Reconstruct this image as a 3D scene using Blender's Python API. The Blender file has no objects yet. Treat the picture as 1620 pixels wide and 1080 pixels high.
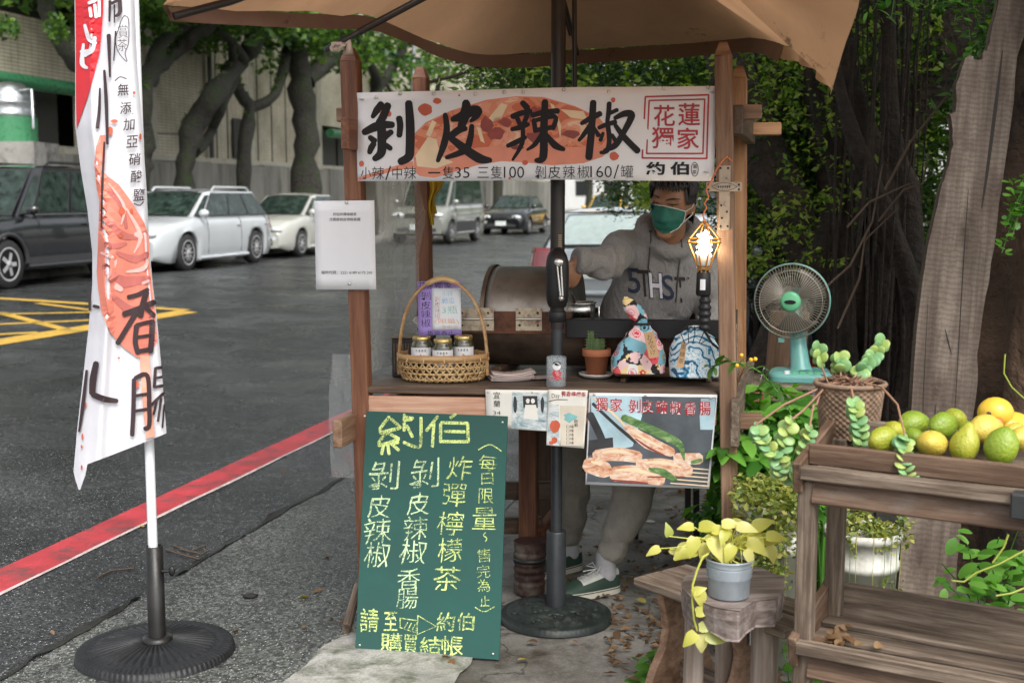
import bpy, bmesh, math, random
from mathutils.bvhtree import BVHTree
import numpy as np
from mathutils import Vector, Matrix, Euler, Quaternion, noise as mnoise
R = math.radians
random.seed(7)
rng = np.random.default_rng(11)
scene = bpy.context.scene
COL = scene.collection
# ------------------------------------------------------------------ camera, sky, sun, exposure
FPX, HC, PITCH = 1950.0, 1.58, R(6.67)      # focal length in photo pixels, eye height, tilt down
cd = bpy.data.cameras.new('camera'); cam = bpy.data.objects.new('camera', cd); COL.objects.link(cam)
cam.location = (0, 0, HC); cam.rotation_euler = (R(90) - PITCH, 0, 0)
cd.sensor_width = 36; cd.lens = FPX / 1620 * 36; cd.clip_end = 900; cd.clip_start = .05
cd.dof.use_dof = True; cd.dof.focus_distance = 4.45; cd.dof.aperture_fstop = 4.0
scene.camera = cam
SUN_EL, SUN_AZ = R(50), R(158)              # soft cloudy daylight from behind the photographer
w = bpy.data.worlds.new('World'); scene.world = w; w.use_nodes = True
wn = w.node_tree; bg = wn.nodes['Background']
sky = wn.nodes.new('ShaderNodeTexSky'); sky.sky_type = 'NISHITA'; sky.sun_disc = False
sky.sun_elevation = SUN_EL; sky.sun_rotation = SUN_AZ; sky.dust_density = 4; sky.air_density = 1.0
hs = wn.nodes.new('ShaderNodeHueSaturation'); hs.inputs['Saturation'].default_value = .22
wn.links.new(sky.outputs[0], hs.inputs['Color']); wn.links.new(hs.outputs[0], bg.inputs[0])
bg.inputs[1].default_value = .14
sd = bpy.data.lights.new('sun', 'SUN'); sd.energy = 1.3; sd.angle = R(28); sd.color = (1, .975, .94)
sun = bpy.data.objects.new('sun', sd); COL.objects.link(sun); sun.location = (-6, 0, 12)
sun.rotation_euler = Vector((math.sin(SUN_AZ) * math.cos(SUN_EL), math.cos(SUN_AZ) * math.cos(SUN_EL), math.sin(SUN_EL))).to_track_quat('Z', 'Y').to_euler()
scene.view_settings.view_transform = 'Standard'; scene.view_settings.look = 'None'
scene.view_settings.gamma = 1; scene.view_settings.use_curve_mapping = False
scene.view_settings.exposure = 1.12
try:
    scene.cycles.use_denoising = True; scene.cycles.max_bounces = 8; scene.cycles.transparent_max_bounces = 16
    scene.cycles.caustics_reflective = False; scene.cycles.caustics_refractive = False
except Exception: pass
# ------------------------------------------------------------------ where things stand: rays of the photograph
def ray(px, py):
    x = (px - 810) / FPX; y = (540 - py) / FPX
    return Vector((x, math.cos(PITCH) + y * math.sin(PITCH), -math.sin(PITCH) + y * math.cos(PITCH)))
CAMP = Vector((0, 0, HC))
def at(px, py, Y):
    d = ray(px, py); return CAMP + d * (Y / d.y)
def G(px, py, z=0.0):
    d = ray(px, py); return CAMP + d * ((z - HC) / d.z)
AZR = R(13.8)
RD = Vector((math.sin(AZR), math.cos(AZR), 0)); LD = Vector((-math.cos(AZR), math.sin(AZR), 0))   # along the road, across to its left
def ST(s, t, z=0.0): return RD * s + LD * t + Vector((0, 0, z))
def onT(px, py, t):                          # on the upright plane at distance t left of the stall's side
    d = ray(px, py); return CAMP + d * ((t - CAMP.dot(LD)) / d.dot(LD))
def RZ(t): return .27 * min(max((t - 2.9) / 7.5, 0), 1.0) + (0.0 if t < 12.45 else .13)
def Gr(px, py):                              # on the cambered road
    z = 0
    for _ in range(12):
        p = G(px, py, z); z = RZ(min(p.dot(LD), 12.4))
    return G(px, py, z)
class Plane:
    def __init__(s, a, b, c):
        s.o = Vector(a); s.n = (Vector(b) - s.o).cross(Vector(c) - s.o).normalized()
        if s.n.dot(CAMP - s.o) < 0: s.n = -s.n
    def __call__(s, px, py, off=0.0):
        d = ray(px, py); o = s.o + s.n * off
        return CAMP + d * ((o - CAMP).dot(s.n) / d.dot(s.n))
# ------------------------------------------------------------------ objects
WLOC = {}
def wl(o): return WLOC.get(o.name, Vector((0, 0, 0)))
def setp(o, label=None, cat=None, group=None, kind=None):
    if label: o['label'] = label
    if cat: o['category'] = cat
    if group: o['group'] = group
    if kind: o['kind'] = kind
    return o
def thing(name, label, cat, loc, group=None, rot=None):
    o = bpy.data.objects.new(name, None); COL.objects.link(o); o.empty_display_size = .1
    o.location = loc; WLOC[o.name] = Vector(loc)
    if rot is not None: o.rotation_euler = rot
    return setp(o, label, cat, group)
def link(name, me, parent=None, mat=None, local=False, loc=None):
    """me is in world coordinates unless local; the object's origin goes to its thing's base."""
    o = bpy.data.objects.new(name, me); COL.objects.link(o)
    if mat is not None:
        me.materials.clear()
        for m in (mat if isinstance(mat, (list, tuple)) else [mat]): me.materials.append(m)
    if parent is not None:
        o.parent = parent; WLOC[o.name] = wl(parent)
        if not local: me.transform(Matrix.Translation(-wl(parent)))
    elif loc is not None:
        o.location = loc; WLOC[o.name] = Vector(loc)
        if not local: me.transform(Matrix.Translation(-Vector(loc)))
    else: WLOC[o.name] = Vector((0, 0, 0))
    return o
def bevel(o, wd=.004, seg=1):
    m = o.modifiers.new('bevel', 'BEVEL'); m.width = wd; m.segments = seg; m.limit_method = 'ANGLE'; m.angle_limit = R(40)
    return o
def frame(ax, up=(0, 0, 1)):
    x = Vector(ax).normalized(); u = Vector(up)
    y = u.cross(x)
    if y.length < 1e-4: y = Vector((0, 1, 0)).cross(x)
    if y.length < 1e-4: y = Vector((1, 0, 0)).cross(x)
    y.normalize(); z = x.cross(y)
    return Matrix((x, y, z)).transposed()
class MB:
    def __init__(s): s.v = []; s.f = []; s.m = []; s.sm = []
    def add(s, vs, fs, m=0, sm=False):
        n = len(s.v); s.v.extend([tuple(v) for v in vs])
        for f in fs: s.f.append(tuple(i + n for i in f)); s.m.append(m); s.sm.append(sm)
        return s
    def box(s, c, size, rot=None, m=0):
        c = Vector(c); vs = []
        for x in (-.5, .5):
            for y in (-.5, .5):
                for z in (-.5, .5):
                    p = Vector((x * size[0], y * size[1], z * size[2]))
                    vs.append(c + (rot @ p if rot is not None else p))
        return s.add(vs, [(0, 1, 3, 2), (4, 6, 7, 5), (0, 4, 5, 1), (2, 3, 7, 6), (0, 2, 6, 4), (1, 5, 7, 3)], m)
    def beam(s, a, b, wd, h, up=(0, 0, 1), m=0):
        a = Vector(a); b = Vector(b)
        return s.box((a + b) / 2, ((b - a).length, wd, h), frame(b - a, up), m)
    def tube(s, pts, r, n=8, m=0, caps=True, sm=True):
        pts = [Vector(p) for p in pts]; k = len(pts); rs = r if isinstance(r, (list, tuple)) else [r] * k
        vs = []; fs = []; prev = None
        for i, p in enumerate(pts):
            t = (pts[min(i + 1, k - 1)] - pts[max(i - 1, 0)])
            if t.length < 1e-9: t = Vector((0, 0, 1))
            t.normalize()
            if prev is None:
                u = Vector((0, 0, 1)) if abs(t.z) < .9 else Vector((1, 0, 0))
                a = t.cross(u).normalized()
            else:
                a = prev - t * prev.dot(t)
                a = a.normalized() if a.length > 1e-6 else t.orthogonal().normalized()
            prev = a; b = t.cross(a)
            for j in range(n):
                th = 2 * math.pi * j / n
                vs.append(p + (a * math.cos(th) + b * math.sin(th)) * rs[i])
        for i in range(k - 1):
            for j in range(n):
                fs.append((i * n + j, i * n + (j + 1) % n, (i + 1) * n + (j + 1) % n, (i + 1) * n + j))
        s.add(vs, fs, m, sm)
        if caps:
            s.add(vs[:n], [tuple(range(n))[::-1]], m); s.add(vs[-n:], [tuple(range(n))], m)
        return s
    def lathe(s, prof, c, n=24, rot=None, m=0, sm=True, sx=1, sy=1):
        c = Vector(c); vs = []; fs = []; k = len(prof)
        for (r, z) in prof:
            for j in range(n):
                th = 2 * math.pi * j / n
                p = Vector((r * math.cos(th) * sx, r * math.sin(th) * sy, z))
                vs.append(c + (rot @ p if rot is not None else p))
        for i in range(k - 1):
            for j in range(n):
                fs.append((i * n + j, i * n + (j + 1) % n, (i + 1) * n + (j + 1) % n, (i + 1) * n + j))
        s.add(vs, fs, m, sm)
        if prof[0][0] > 1e-5: s.add(vs[:n], [tuple(range(n))[::-1]], m)
        if prof[-1][0] > 1e-5: s.add(vs[-n:], [tuple(range(n))], m)
        return s
    def grid(s, fn, nu, nv, m=0, sm=True, wrap=False):
        vs = [fn(i / nu, j / nv) for j in range(nv + 1) for i in range(nu + (0 if wrap else 1))]
        q = nu if wrap else nu + 1
        fs = [(j * q + i, j * q + (i + 1) % q, (j + 1) * q + (i + 1) % q, (j + 1) * q + i) for j in range(nv) for i in range(nu)]
        return s.add(vs, fs, m, sm)
    def ball(s, c, r, n=12, k=8, rot=None, m=0, fn=None):
        c = Vector(c); rr = r if isinstance(r, (tuple, list)) else (r, r, r)
        def f(u, v):
            th = 2 * math.pi * u; ph = math.pi * v
            p = Vector((rr[0] * math.sin(ph) * math.cos(th), rr[1] * math.sin(ph) * math.sin(th), -rr[2] * math.cos(ph)))
            if fn: p = fn(p)
            return c + (rot @ p if rot is not None else p)
        return s.grid(f, n, k, m, True, True)
    def prism(s, loop, d, m=0):
        """loop of 3-D points pushed along vector d"""
        n = len(loop); d = Vector(d); a = [Vector(p) for p in loop]; b = [p + d for p in a]
        s.add(a + b, [tuple(range(n))] + [tuple(range(2 * n - 1, n - 1, -1))] + [(i, n + i, n + (i + 1) % n, (i + 1) % n) for i in range(n)], m)
        return s
    def mesh(s, name):
        me = bpy.data.meshes.new(name); me.from_pydata(s.v, [], s.f); me.validate(clean_customdata=False)
        if len(me.polygons) == len(s.f):
            me.polygons.foreach_set('material_index', s.m); me.polygons.foreach_set('use_smooth', s.sm)
        return me
    def obj(s, name, mat, parent=None, local=False, loc=None, bev=0):
        o = link(name, s.mesh(name), parent, mat, local, loc)
        if bev: bevel(o, bev)
        return o
def facecam(o):
    me = o.data; c = Vector((0, 0, 0)); n = Vector((0, 0, 0))
    for q in me.polygons: c += q.center; n += q.normal * q.area
    c /= len(me.polygons); c += wl(o)
    if n.dot(CAMP - c) < 0: me.flip_normals()
    return o
def board(name, a, b, wd, h, mat, parent=None, up=(0, 0, 1), bev=.004, loc=None, rough=0.0):
    """one sawn timber: its own grain runs along its own X axis"""
    a = Vector(a); b = Vector(b); L = (b - a).length; fr = frame(b - a, up)
    mb = MB()
    nx = max(2, int(L / .12)) if rough else 1
    if rough:
        rs = random.random() * 50
        ring = [(-.5, -.5), (.5, -.5), (.5, .5), (-.5, .5)]
        vs = []
        for i in range(nx + 1):
            for (y, z) in ring:
                j = mnoise.noise_vector((i * .8 + rs, y * 3, z * 3)) * rough
                vs.append((-L / 2 + L * i / nx, y * wd + j.y, z * h + j.z))
        fs = [(4 * i + k, 4 * i + (k + 1) % 4, 4 * i + 4 + (k + 1) % 4, 4 * i + 4 + k) for i in range(nx) for k in range(4)]
        mb.add(vs, fs + [(3, 2, 1, 0), (4 * nx, 4 * nx + 1, 4 * nx + 2, 4 * nx + 3)])
    else: mb.box((0, 0, 0), (L, wd, h))
    o = link(name, mb.mesh(name), None, mat)
    M = Matrix.Translation((a + b) / 2) @ fr.to_4x4()
    if parent is not None:
        o.parent = parent; WLOC[o.name] = wl(parent); M = Matrix.Translation(-wl(parent)) @ M
    o.matrix_basis = M
    if bev: bevel(o, bev)
    return o
def dup(o, parent=None):
    c = o.copy(); COL.objects.link(c)
    if parent is not None: c.parent = parent
    for ch in o.children: dup(ch, c)
    return c
# ------------------------------------------------------------------ materials
def nt(name):
    m = bpy.data.materials.new(name); m.use_nodes = True
    return m, m.node_tree.nodes, m.node_tree.links, m.node_tree.nodes['Principled BSDF']
def ramp(N, stops, interp='LINEAR'):
    r = N.new('ShaderNodeValToRGB'); e = r.color_ramp.elements; r.color_ramp.interpolation = interp
    while len(e) < len(stops): e.new(.5)
    for i, (p, c) in enumerate(stops):
        e[i].position = p; e[i].color = (*c, 1) if len(c) == 3 else c
    return r
def coords(N, L, scale=(1, 1, 1), rand=True):
    tc = N.new('ShaderNodeTexCoord'); mp = N.new('ShaderNodeMapping'); mp.inputs['Scale'].default_value = scale
    if rand:
        oi = N.new('ShaderNodeObjectInfo'); mu = N.new('ShaderNodeVectorMath'); mu.operation = 'MULTIPLY_ADD'
        cb = N.new('ShaderNodeCombineXYZ')
        for k in range(3): L.new(oi.outputs['Random'], cb.inputs[k])
        mu.inputs[1].default_value = (37, 23, 51); L.new(cb.outputs[0], mu.inputs[0]); L.new(tc.outputs['Object'], mu.inputs[2])
        L.new(mu.outputs[0], mp.inputs[0])
    else: L.new(tc.outputs['Object'], mp.inputs[0])
    return mp.outputs[0]
def ntex(N, L, vec, scale, detail=4, rough=.55, dist=0.0):
    n = N.new('ShaderNodeTexNoise'); n.inputs['Scale'].default_value = scale; n.inputs['Detail'].default_value = detail
    n.inputs['Roughness'].default_value = rough; n.inputs['Distortion'].default_value = dist
    L.new(vec, n.inputs['Vector']); return n.outputs['Fac']
def mixc(N, L, fac, a, b, mode='MIX'):
    x = N.new('ShaderNodeMix'); x.data_type = 'RGBA'; x.blend_type = mode
    for s, v in ((0, fac), (6, a), (7, b)):
        if hasattr(v, 'is_output') or hasattr(v, 'links'): L.new(v, x.inputs[s])
        else: x.inputs[s].default_value = v if s == 0 else ((*v, 1) if len(v) == 3 else v)
    return x.outputs[2]
def bump(N, L, b, h, st=.3, d=.01):
    bp = N.new('ShaderNodeBump'); bp.inputs['Strength'].default_value = st; bp.inputs['Distance'].default_value = d
    L.new(h, bp.inputs['Height']); L.new(bp.outputs[0], b.inputs['Normal']); return bp
def mat(name, col, rough=.5, metal=0., var=.25, scale=12, bp=.15, bs=60, coat=0., spec=.5, dirt=None, dirt_amt=.5, dscale=5, alpha=1., rvar=.15, sheen=0., bd=.004):
    m, N, L, b = nt(name); v = coords(N, L)
    f = ntex(N, L, v, scale, 5)
    lo = tuple(c * (1 - var) for c in col); hi = tuple(min(1, c * (1 + var)) for c in col)
    c = ramp(N, [(.3, lo), (.7, hi)]); L.new(f, c.inputs[0]); out = c.outputs[0]
    if dirt:
        g = ntex(N, L, v, dscale, 6, .65); dr = ramp(N, [(1 - dirt_amt - .12, (0, 0, 0)), (1 - dirt_amt + .12, (1, 1, 1))]); L.new(g, dr.inputs[0])
        out = mixc(N, L, dr.outputs[0], out, dirt)
    L.new(out, b.inputs['Base Color'])
    mr = N.new('ShaderNodeMapRange'); mr.inputs[3].default_value = max(.02, rough - rvar); mr.inputs[4].default_value = min(1, rough + rvar); L.new(f, mr.inputs[0]); L.new(mr.outputs[0], b.inputs['Roughness'])
    b.inputs['Metallic'].default_value = metal; b.inputs['Coat Weight'].default_value = coat; b.inputs['Specular IOR Level'].default_value = spec
    b.inputs['Alpha'].default_value = alpha
    if sheen: b.inputs['Sheen Weight'].default_value = sheen
    if bp: bump(N, L, b, ntex(N, L, v, bs, 5), bp, bd)
    return m
def wood(name, c1, c2, c3, rough=.6, gs=1.0, bp=.35, stain=None, samt=.3, knots=True):
    """grain along the piece's own X"""
    m, N, L, b = nt(name)
    v = coords(N, L, (2.2 * gs, 26 * gs, 26 * gs)); f = ntex(N, L, v, 1.6, 6, .6, .35)
    v2 = coords(N, L, (6 * gs, 190 * gs, 190 * gs)); f2 = ntex(N, L, v2, 1.0, 3)
    mm = N.new('ShaderNodeMath'); mm.operation = 'MULTIPLY_ADD'; mm.inputs[1].default_value = .35; L.new(f2, mm.inputs[0]); L.new(f, mm.inputs[2])
    c = ramp(N, [(.42, c1), (.62, c2), (.84, c3)]); L.new(mm.outputs[0], c.inputs[0]); out = c.outputs[0]
    if stain:
        v3 = coords(N, L, (2, 5, 5)); g = ntex(N, L, v3, 2.0, 6, .65); dr = ramp(N, [(1 - samt - .15, (0, 0, 0)), (1 - samt + .1, (1, 1, 1))]); L.new(g, dr.inputs[0])
        out = mixc(N, L, dr.outputs[0], out, stain)
    L.new(out, b.inputs['Base Color']); b.inputs['Roughness'].default_value = rough
    bump(N, L, b, mm.outputs[0], bp, .006); return m
def leafmat(name, stops, rough=.45, trans=.35, tcol=None):
    m, N, L, b = nt(name); g = N.new('ShaderNodeNewGeometry'); c = ramp(N, stops); oi = N.new('ShaderNodeObjectInfo')
    ad = N.new('ShaderNodeMath'); ad.operation = 'ADD'; L.new(g.outputs['Random Per Island'], ad.inputs[0]); L.new(oi.outputs['Random'], ad.inputs[1])
    fr = N.new('ShaderNodeMath'); fr.operation = 'FRACT'; L.new(ad.outputs[0], fr.inputs[0]); L.new(fr.outputs[0], c.inputs[0])
    L.new(c.outputs[0], b.inputs['Base Color']); b.inputs['Roughness'].default_value = rough
    t = N.new('ShaderNodeBsdfTranslucent'); x = N.new('ShaderNodeMixShader'); x.inputs[0].default_value = trans
    hsv = N.new('ShaderNodeHueSaturation'); hsv.inputs['Value'].default_value = 1.5; hsv.inputs['Saturation'].default_value = 1.15; L.new(c.outputs[0], hsv.inputs['Color']); L.new(hsv.outputs[0], t.inputs[0])
    out = N['Material Output']; L.new(b.outputs[0], x.inputs[1]); L.new(t.outputs[0], x.inputs[2]); L.new(x.outputs[0], out.inputs[0]); return m
def glass(name, col=(1, 1, 1), rough=.02, fac=.85, ior=1.45):
    m, N, L, b = nt(name); b.inputs['Base Color'].default_value = (*col, 1); b.inputs['Roughness'].default_value = rough
    b.inputs['Transmission Weight'].default_value = fac; b.inputs['IOR'].default_value = ior; return m
def film(name, col, clear=.7, rough=.15):
    m, N, L, b = nt(name); v = coords(N, L, rand=False)
    b.inputs['Base Color'].default_value = (*col, 1); b.inputs['Roughness'].default_value = rough
    t = N.new('ShaderNodeBsdfTransparent'); x = N.new('ShaderNodeMixShader')
    f = ntex(N, L, v, 7, 5); mr = N.new('ShaderNodeMapRange'); mr.inputs[3].default_value = 1 - clear - .14; mr.inputs[4].default_value = 1 - clear + .2; L.new(f, mr.inputs[0]); L.new(mr.outputs[0], x.inputs[0])
    L.new(t.outputs[0], x.inputs[1]); L.new(b.outputs[0], x.inputs[2]); L.new(x.outputs[0], N['Material Output'].inputs[0])
    bump(N, L, b, ntex(N, L, v, 14, 3), .4, .02); return m
# ------------------------------------------------------------------ lettering: flat print laid on a surface
_TX = {}
def glyph(txt, bold=0.0):
    k = (txt, round(bold, 4))
    if k not in _TX:
        c = bpy.data.curves.new('lettering', 'FONT'); c.body = txt; c.offset = bold; c.resolution_u = 3; c.align_x = 'LEFT'
        o = bpy.data.objects.new('lettering', c); COL.objects.link(o)
        me = bpy.data.meshes.new_from_object(o.evaluated_get(bpy.context.evaluated_depsgraph_get()))
        v = np.array([(p.co.x, p.co.y) for p in me.vertices]) if len(me.vertices) else np.zeros((0, 2))
        _TX[k] = (v, [tuple(p.vertices) for p in me.polygons])
        bpy.data.objects.remove(o); bpy.data.curves.remove(c); bpy.data.meshes.remove(me)
    return _TX[k]
class Print:
    wk = 1.0; wob = 0.0
    """collects flat shapes in photo pixels and lays them on a surface fn(px, py, off)"""
    def __init__(s, fn, off=.0012): s.fn = fn; s.off = off; s.mb = MB(); s.k = 0
    def o(s):
        s.k += 1; return s.off + s.k * 2.0e-5
    def text(s, txt, x0, y0, x1, y1, bold=0.0, rot=0., shear=0., tile=False):
        """fit the glyphs' own outline into the box x0..x1, y0 (top)..y1 (bottom); y1 may rise with slope"""
        v, fs = glyph(txt, bold)
        if not len(v): return s
        lo = v.min(0); hi = v.max(0); d = np.maximum(hi - lo, 1e-6); off = s.o()
        u = (v - lo) / d; cx, cy = (x0 + x1) / 2, (y0 + y1) / 2
        X = (u[:, 0] - .5) * (x1 - x0); Y = (.5 - u[:, 1]) * (y1 - y0)
        if s.wob:
            sd_ = x0 * .37 + y0 * .21; nz = [(mnoise.noise_vector(Vector((a * 2.6 + sd_, b * 2.6, sd_))) * .8 + mnoise.noise_vector(Vector((a * 9 + sd_, b * 9, 3))) * .28) for a, b in u]
            X = X + s.wob * (x1 - x0) * np.array([z.x for z in nz]); Y = Y + s.wob * (y1 - y0) * np.array([z.y for z in nz])
        X = X - shear * Y; c, q = math.cos(R(rot)), math.sin(R(rot))
        pts = [s.fn(cx + a * c - b * q, cy + a * q + b * c, off) for a, b in zip(X, Y)]
        s.mb.add(pts, fs); return s
    def col(s, chars, x, y0, step, size, bold=0., jit=0., drift=0., shear=0., rs=3):
        rd = random.Random(rs)
        for i, ch in enumerate(chars):
            xx = x + drift * i + rd.uniform(-jit, jit); yy = y0 + step * i + rd.uniform(-jit, jit); h = size * (1 + rd.uniform(-.08, .08) * (jit > 0))
            hy = h * (.22 if ch in '一~' else .5)
            s.text(ch, xx - h / 2, yy - hy, xx + h / 2, yy + hy, bold, rd.uniform(-3, 3) * (jit > 0), shear)
        return s
    def row(s, txt, x0, x1, y, h, bold=0., slope=0.):
        return s.text(txt, x0, y - h / 2, x1, y + h / 2, bold, math.degrees(math.atan(slope)))
    def poly(s, pts):
        off = s.o(); bm = bmesh.new(); f = bm.faces.new([bm.verts.new((x, y, 0)) for x, y in pts]); bmesh.ops.triangulate(bm, faces=[f])
        for _ in range(5):
            e = [e for e in bm.edges if e.calc_length() > 14]
            if not e: break
            bmesh.ops.subdivide_edges(bm, edges=e, cuts=1); bmesh.ops.triangulate(bm, faces=[q for q in bm.faces if len(q.verts) > 3])
        bm.verts.index_update(); s.mb.add([s.fn(v.co.x, v.co.y, off) for v in bm.verts], [tuple(v.index for v in q.verts) for q in bm.faces]); bm.free(); return s
    def blob(s, x, y, rx, ry, n=14, j=.12, rs=0):
        rd = random.Random(rs + int(x * 7 + y)); off = s.o()
        s.mb.add([s.fn(x + rx * math.cos(2 * math.pi * i / n) * (1 + rd.uniform(-j, j)), y + ry * math.sin(2 * math.pi * i / n) * (1 + rd.uniform(-j, j)), off) for i in range(n)], [tuple(range(n))]); return s
    def stroke(s, pts, wd, taper=1.0, sub=6):
        """one brush stroke: smooth centre line, round ends"""
        P = [Vector((a, b)) for a, b in pts]; wds = [q * s.wk for q in (wd if isinstance(wd, (list, tuple)) else [wd] * len(P))]
        C = []; Wd = []
        for i in range(len(P) - 1):
            p0, p1, p2, p3 = P[max(i - 1, 0)], P[i], P[i + 1], P[min(i + 2, len(P) - 1)]
            for k in range(sub):
                t = k / sub
                C.append(.5 * ((2 * p1) + (p2 - p0) * t + (2 * p0 - 5 * p1 + 4 * p2 - p3) * t * t + (3 * p1 - p0 - 3 * p2 + p3) * t ** 3)); Wd.append(wds[i] * (1 - t) + wds[i + 1] * t)
        C.append(P[-1]); Wd.append(wds[-1]); off = s.o(); Lf = []; Rt = []
        n = len(C)
        for i in range(n):
            d = C[min(i + 1, n - 1)] - C[max(i - 1, 0)]
            d = d.normalized() if d.length > 1e-6 else Vector((1, 0)); nn = Vector((-d.y, d.x)); h = Wd[i] / 2
            Lf.append(C[i] + nn * h); Rt.append(C[i] - nn * h)
        d0 = (C[1] - C[0]).normalized() * Wd[0] * .3; d1 = (C[-1] - C[-2]).normalized() * Wd[-1] * .3
        cap0 = [Rt[0] * .75 + Lf[0] * .25 - d0, Rt[0] * .25 + Lf[0] * .75 - d0]; cap1 = [Lf[-1] * .75 + Rt[-1] * .25 + d1, Lf[-1] * .25 + Rt[-1] * .75 + d1]
        vs = [s.fn(p.x, p.y, off) for p in Lf + Rt + cap0 + cap1]
        fs = [(i, i + 1, n + i + 1, n + i) for i in range(n - 1)] + [(0, n, 2 * n, 2 * n + 1), (n - 1, 2 * n + 2, 2 * n + 3, 2 * n - 1)]
        s.mb.add(vs, fs); return s
    def obj(s, name, mt, parent):
        o = s.mb.obj(name, mt, parent)
        if name.startswith(('painted_', 'picture_', 'red_splash', 'red_print', 'green_print', 'carving')): o['kind'] = 'stuff'
        return o
# ------------------------------------------------------------------ shared materials
def asphalt(name, c0, c1, wet=.5, speck=.5, lo=.16, hi=.55):
    m, N, L, b = nt(name); v = coords(N, L, rand=False)
    f = ntex(N, L, v, .55, 8, .68, .4); g = ntex(N, L, v, 90, 3, .7)
    c = ramp(N, [(.3, tuple(q * .7 for q in c0)), (.5, c0), (.68, c1), (.8, tuple(q * 1.3 for q in c1))]); L.new(f, c.inputs[0])
    vo = N.new('ShaderNodeTexVoronoi'); vo.inputs['Scale'].default_value = 84; L.new(v, vo.inputs['Vector'])
    sr = ramp(N, [(.0, (1, 1, 1)), (.2, (1, 1, 1)), (.27, (0, 0, 0))]); L.new(vo.outputs['Distance'], sr.inputs[0])
    pk = N.new('ShaderNodeSeparateColor'); L.new(vo.outputs['Color'], pk.inputs[0])
    gt = N.new('ShaderNodeMath'); gt.operation = 'GREATER_THAN'; gt.inputs[1].default_value = 1 - speck * .5; L.new(pk.outputs[0], gt.inputs[0])
    mu = N.new('ShaderNodeMath'); mu.operation = 'MULTIPLY'; L.new(sr.outputs[0], mu.inputs[0]); L.new(gt.outputs[0], mu.inputs[1])
    cv = ramp(N, [(0, (.35, .35, .35)), (.6, (1.2, 1.2, 1.2)), (1, (2.4, 2.4, 2.4))]); L.new(pk.outputs[1], cv.inputs[0]); cb_ = mixc(N, L, 1.0, c.outputs[0], cv.outputs[0], 'MULTIPLY')
    col = mixc(N, L, mu.outputs[0], cb_, (.4, .4, .38))
    gr = ramp(N, [(.3, (.55, .55, .55)), (.7, (1.35, 1.35, 1.35))]); L.new(g, gr.inputs[0])
    col = mixc(N, L, 1.0, col, gr.outputs[0], 'MULTIPLY'); L.new(col, b.inputs['Base Color'])
    wt = ntex(N, L, v, 1.3, 5, .6, .6); rr = N.new('ShaderNodeMapRange'); rr.inputs[1].default_value = .35; rr.inputs[2].default_value = .65; rr.inputs[3].default_value = lo; rr.inputs[4].default_value = hi
    L.new(wt, rr.inputs[0]); L.new(rr.outputs[0], b.inputs['Roughness']); b.inputs['Specular IOR Level'].default_value = .5
    ad = N.new('ShaderNodeMath'); ad.operation = 'MULTIPLY_ADD'; ad.inputs[1].default_value = -.8; L.new(vo.outputs['Distance'], ad.inputs[0]); L.new(g, ad.inputs[2])
    bump(N, L, b, ad.outputs[0], .55, .006); return m
M_road = asphalt('wet_asphalt', (.017, .018, .0185), (.044, .046, .047), speck=.6, lo=.13, hi=.5)
M_strip = asphalt('grey_asphalt', (.055, .058, .052), (.115, .118, .105), speck=.9, lo=.28)
def concrete(name, c0, c1, c2, rough=.7, moss=(.05, .055, .03), ma=.38, sc=1.4, crack=True, s3=(1, 1, 1)):
    m, N, L, b = nt(name); v = coords(N, L, s3, rand=s3 != (1, 1, 1))
    f = ntex(N, L, v, sc, 8, .65, .3); c = ramp(N, [(.3, c0), (.5, c1), (.7, c2)]); L.new(f, c.inputs[0]); out = c.outputs[0]
    g = ntex(N, L, v, sc * 2.7, 8, .7, .5); dr = ramp(N, [(1 - ma - .1, (0, 0, 0)), (1 - ma + .12, (1, 1, 1))]); L.new(g, dr.inputs[0]); out = mixc(N, L, dr.outputs[0], out, moss)
    h = ntex(N, L, v, 130, 4, .7); gr = ramp(N, [(.3, (.7, .7, .7)), (.7, (1.25, 1.25, 1.25))]); L.new(h, gr.inputs[0]); out = mixc(N, L, 1.0, out, gr.outputs[0], 'MULTIPLY')
    if crack:
        vo = N.new('ShaderNodeTexVoronoi'); vo.feature = 'DISTANCE_TO_EDGE'; vo.inputs['Scale'].default_value = 1.3
        wv = N.new('ShaderNodeVectorMath'); wv.operation = 'MULTIPLY_ADD'; n2 = N.new('ShaderNodeTexNoise'); n2.inputs['Scale'].default_value = 4; n2.inputs['Detail'].default_value = 5; L.new(v, n2.inputs['Vector']); wv.inputs[1].default_value = (.5, .5, .5); L.new(n2.outputs['Color'], wv.inputs[0]); L.new(v, wv.inputs[2]); L.new(wv.outputs[0], vo.inputs['Vector'])
        cr = ramp(N, [(.0, (1, 1, 1)), (.012, (0, 0, 0))]); L.new(vo.outputs['Distance'], cr.inputs[0]); out = mixc(N, L, cr.outputs[0], out, (.03, .03, .025))
    L.new(out, b.inputs['Base Color']); b.inputs['Roughness'].default_value = rough
    ad = N.new('ShaderNodeMath'); ad.operation = 'ADD'; L.new(g, ad.inputs[0]); L.new(h, ad.inputs[1]); bump(N, L, b, ad.outputs[0], .5, .008); return m
M_pave = concrete('old_pavement', (.1, .092, .08), (.19, .18, .16), (.29, .28, .255), .6, (.04, .032, .022), .45)
M_pale = concrete('pale_screed', (.2, .2, .18), (.33, .32, .29), (.42, .41, .38), .65, (.07, .08, .045), .47, 3.0)
M_conc = concrete('wall_concrete', (.16, .155, .14), (.25, .24, .22), (.32, .31, .28), .8, (.025, .025, .02), .42, .9, False)
M_red = mat('red_road_paint', (.42, .035, .045), .4, var=.25, scale=5, dirt=(.09, .05, .05), dirt_amt=.4, dscale=7, bs=90, bp=.4)
M_white_line = mat('white_primer_edge', (.5, .42, .4), .5)
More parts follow.
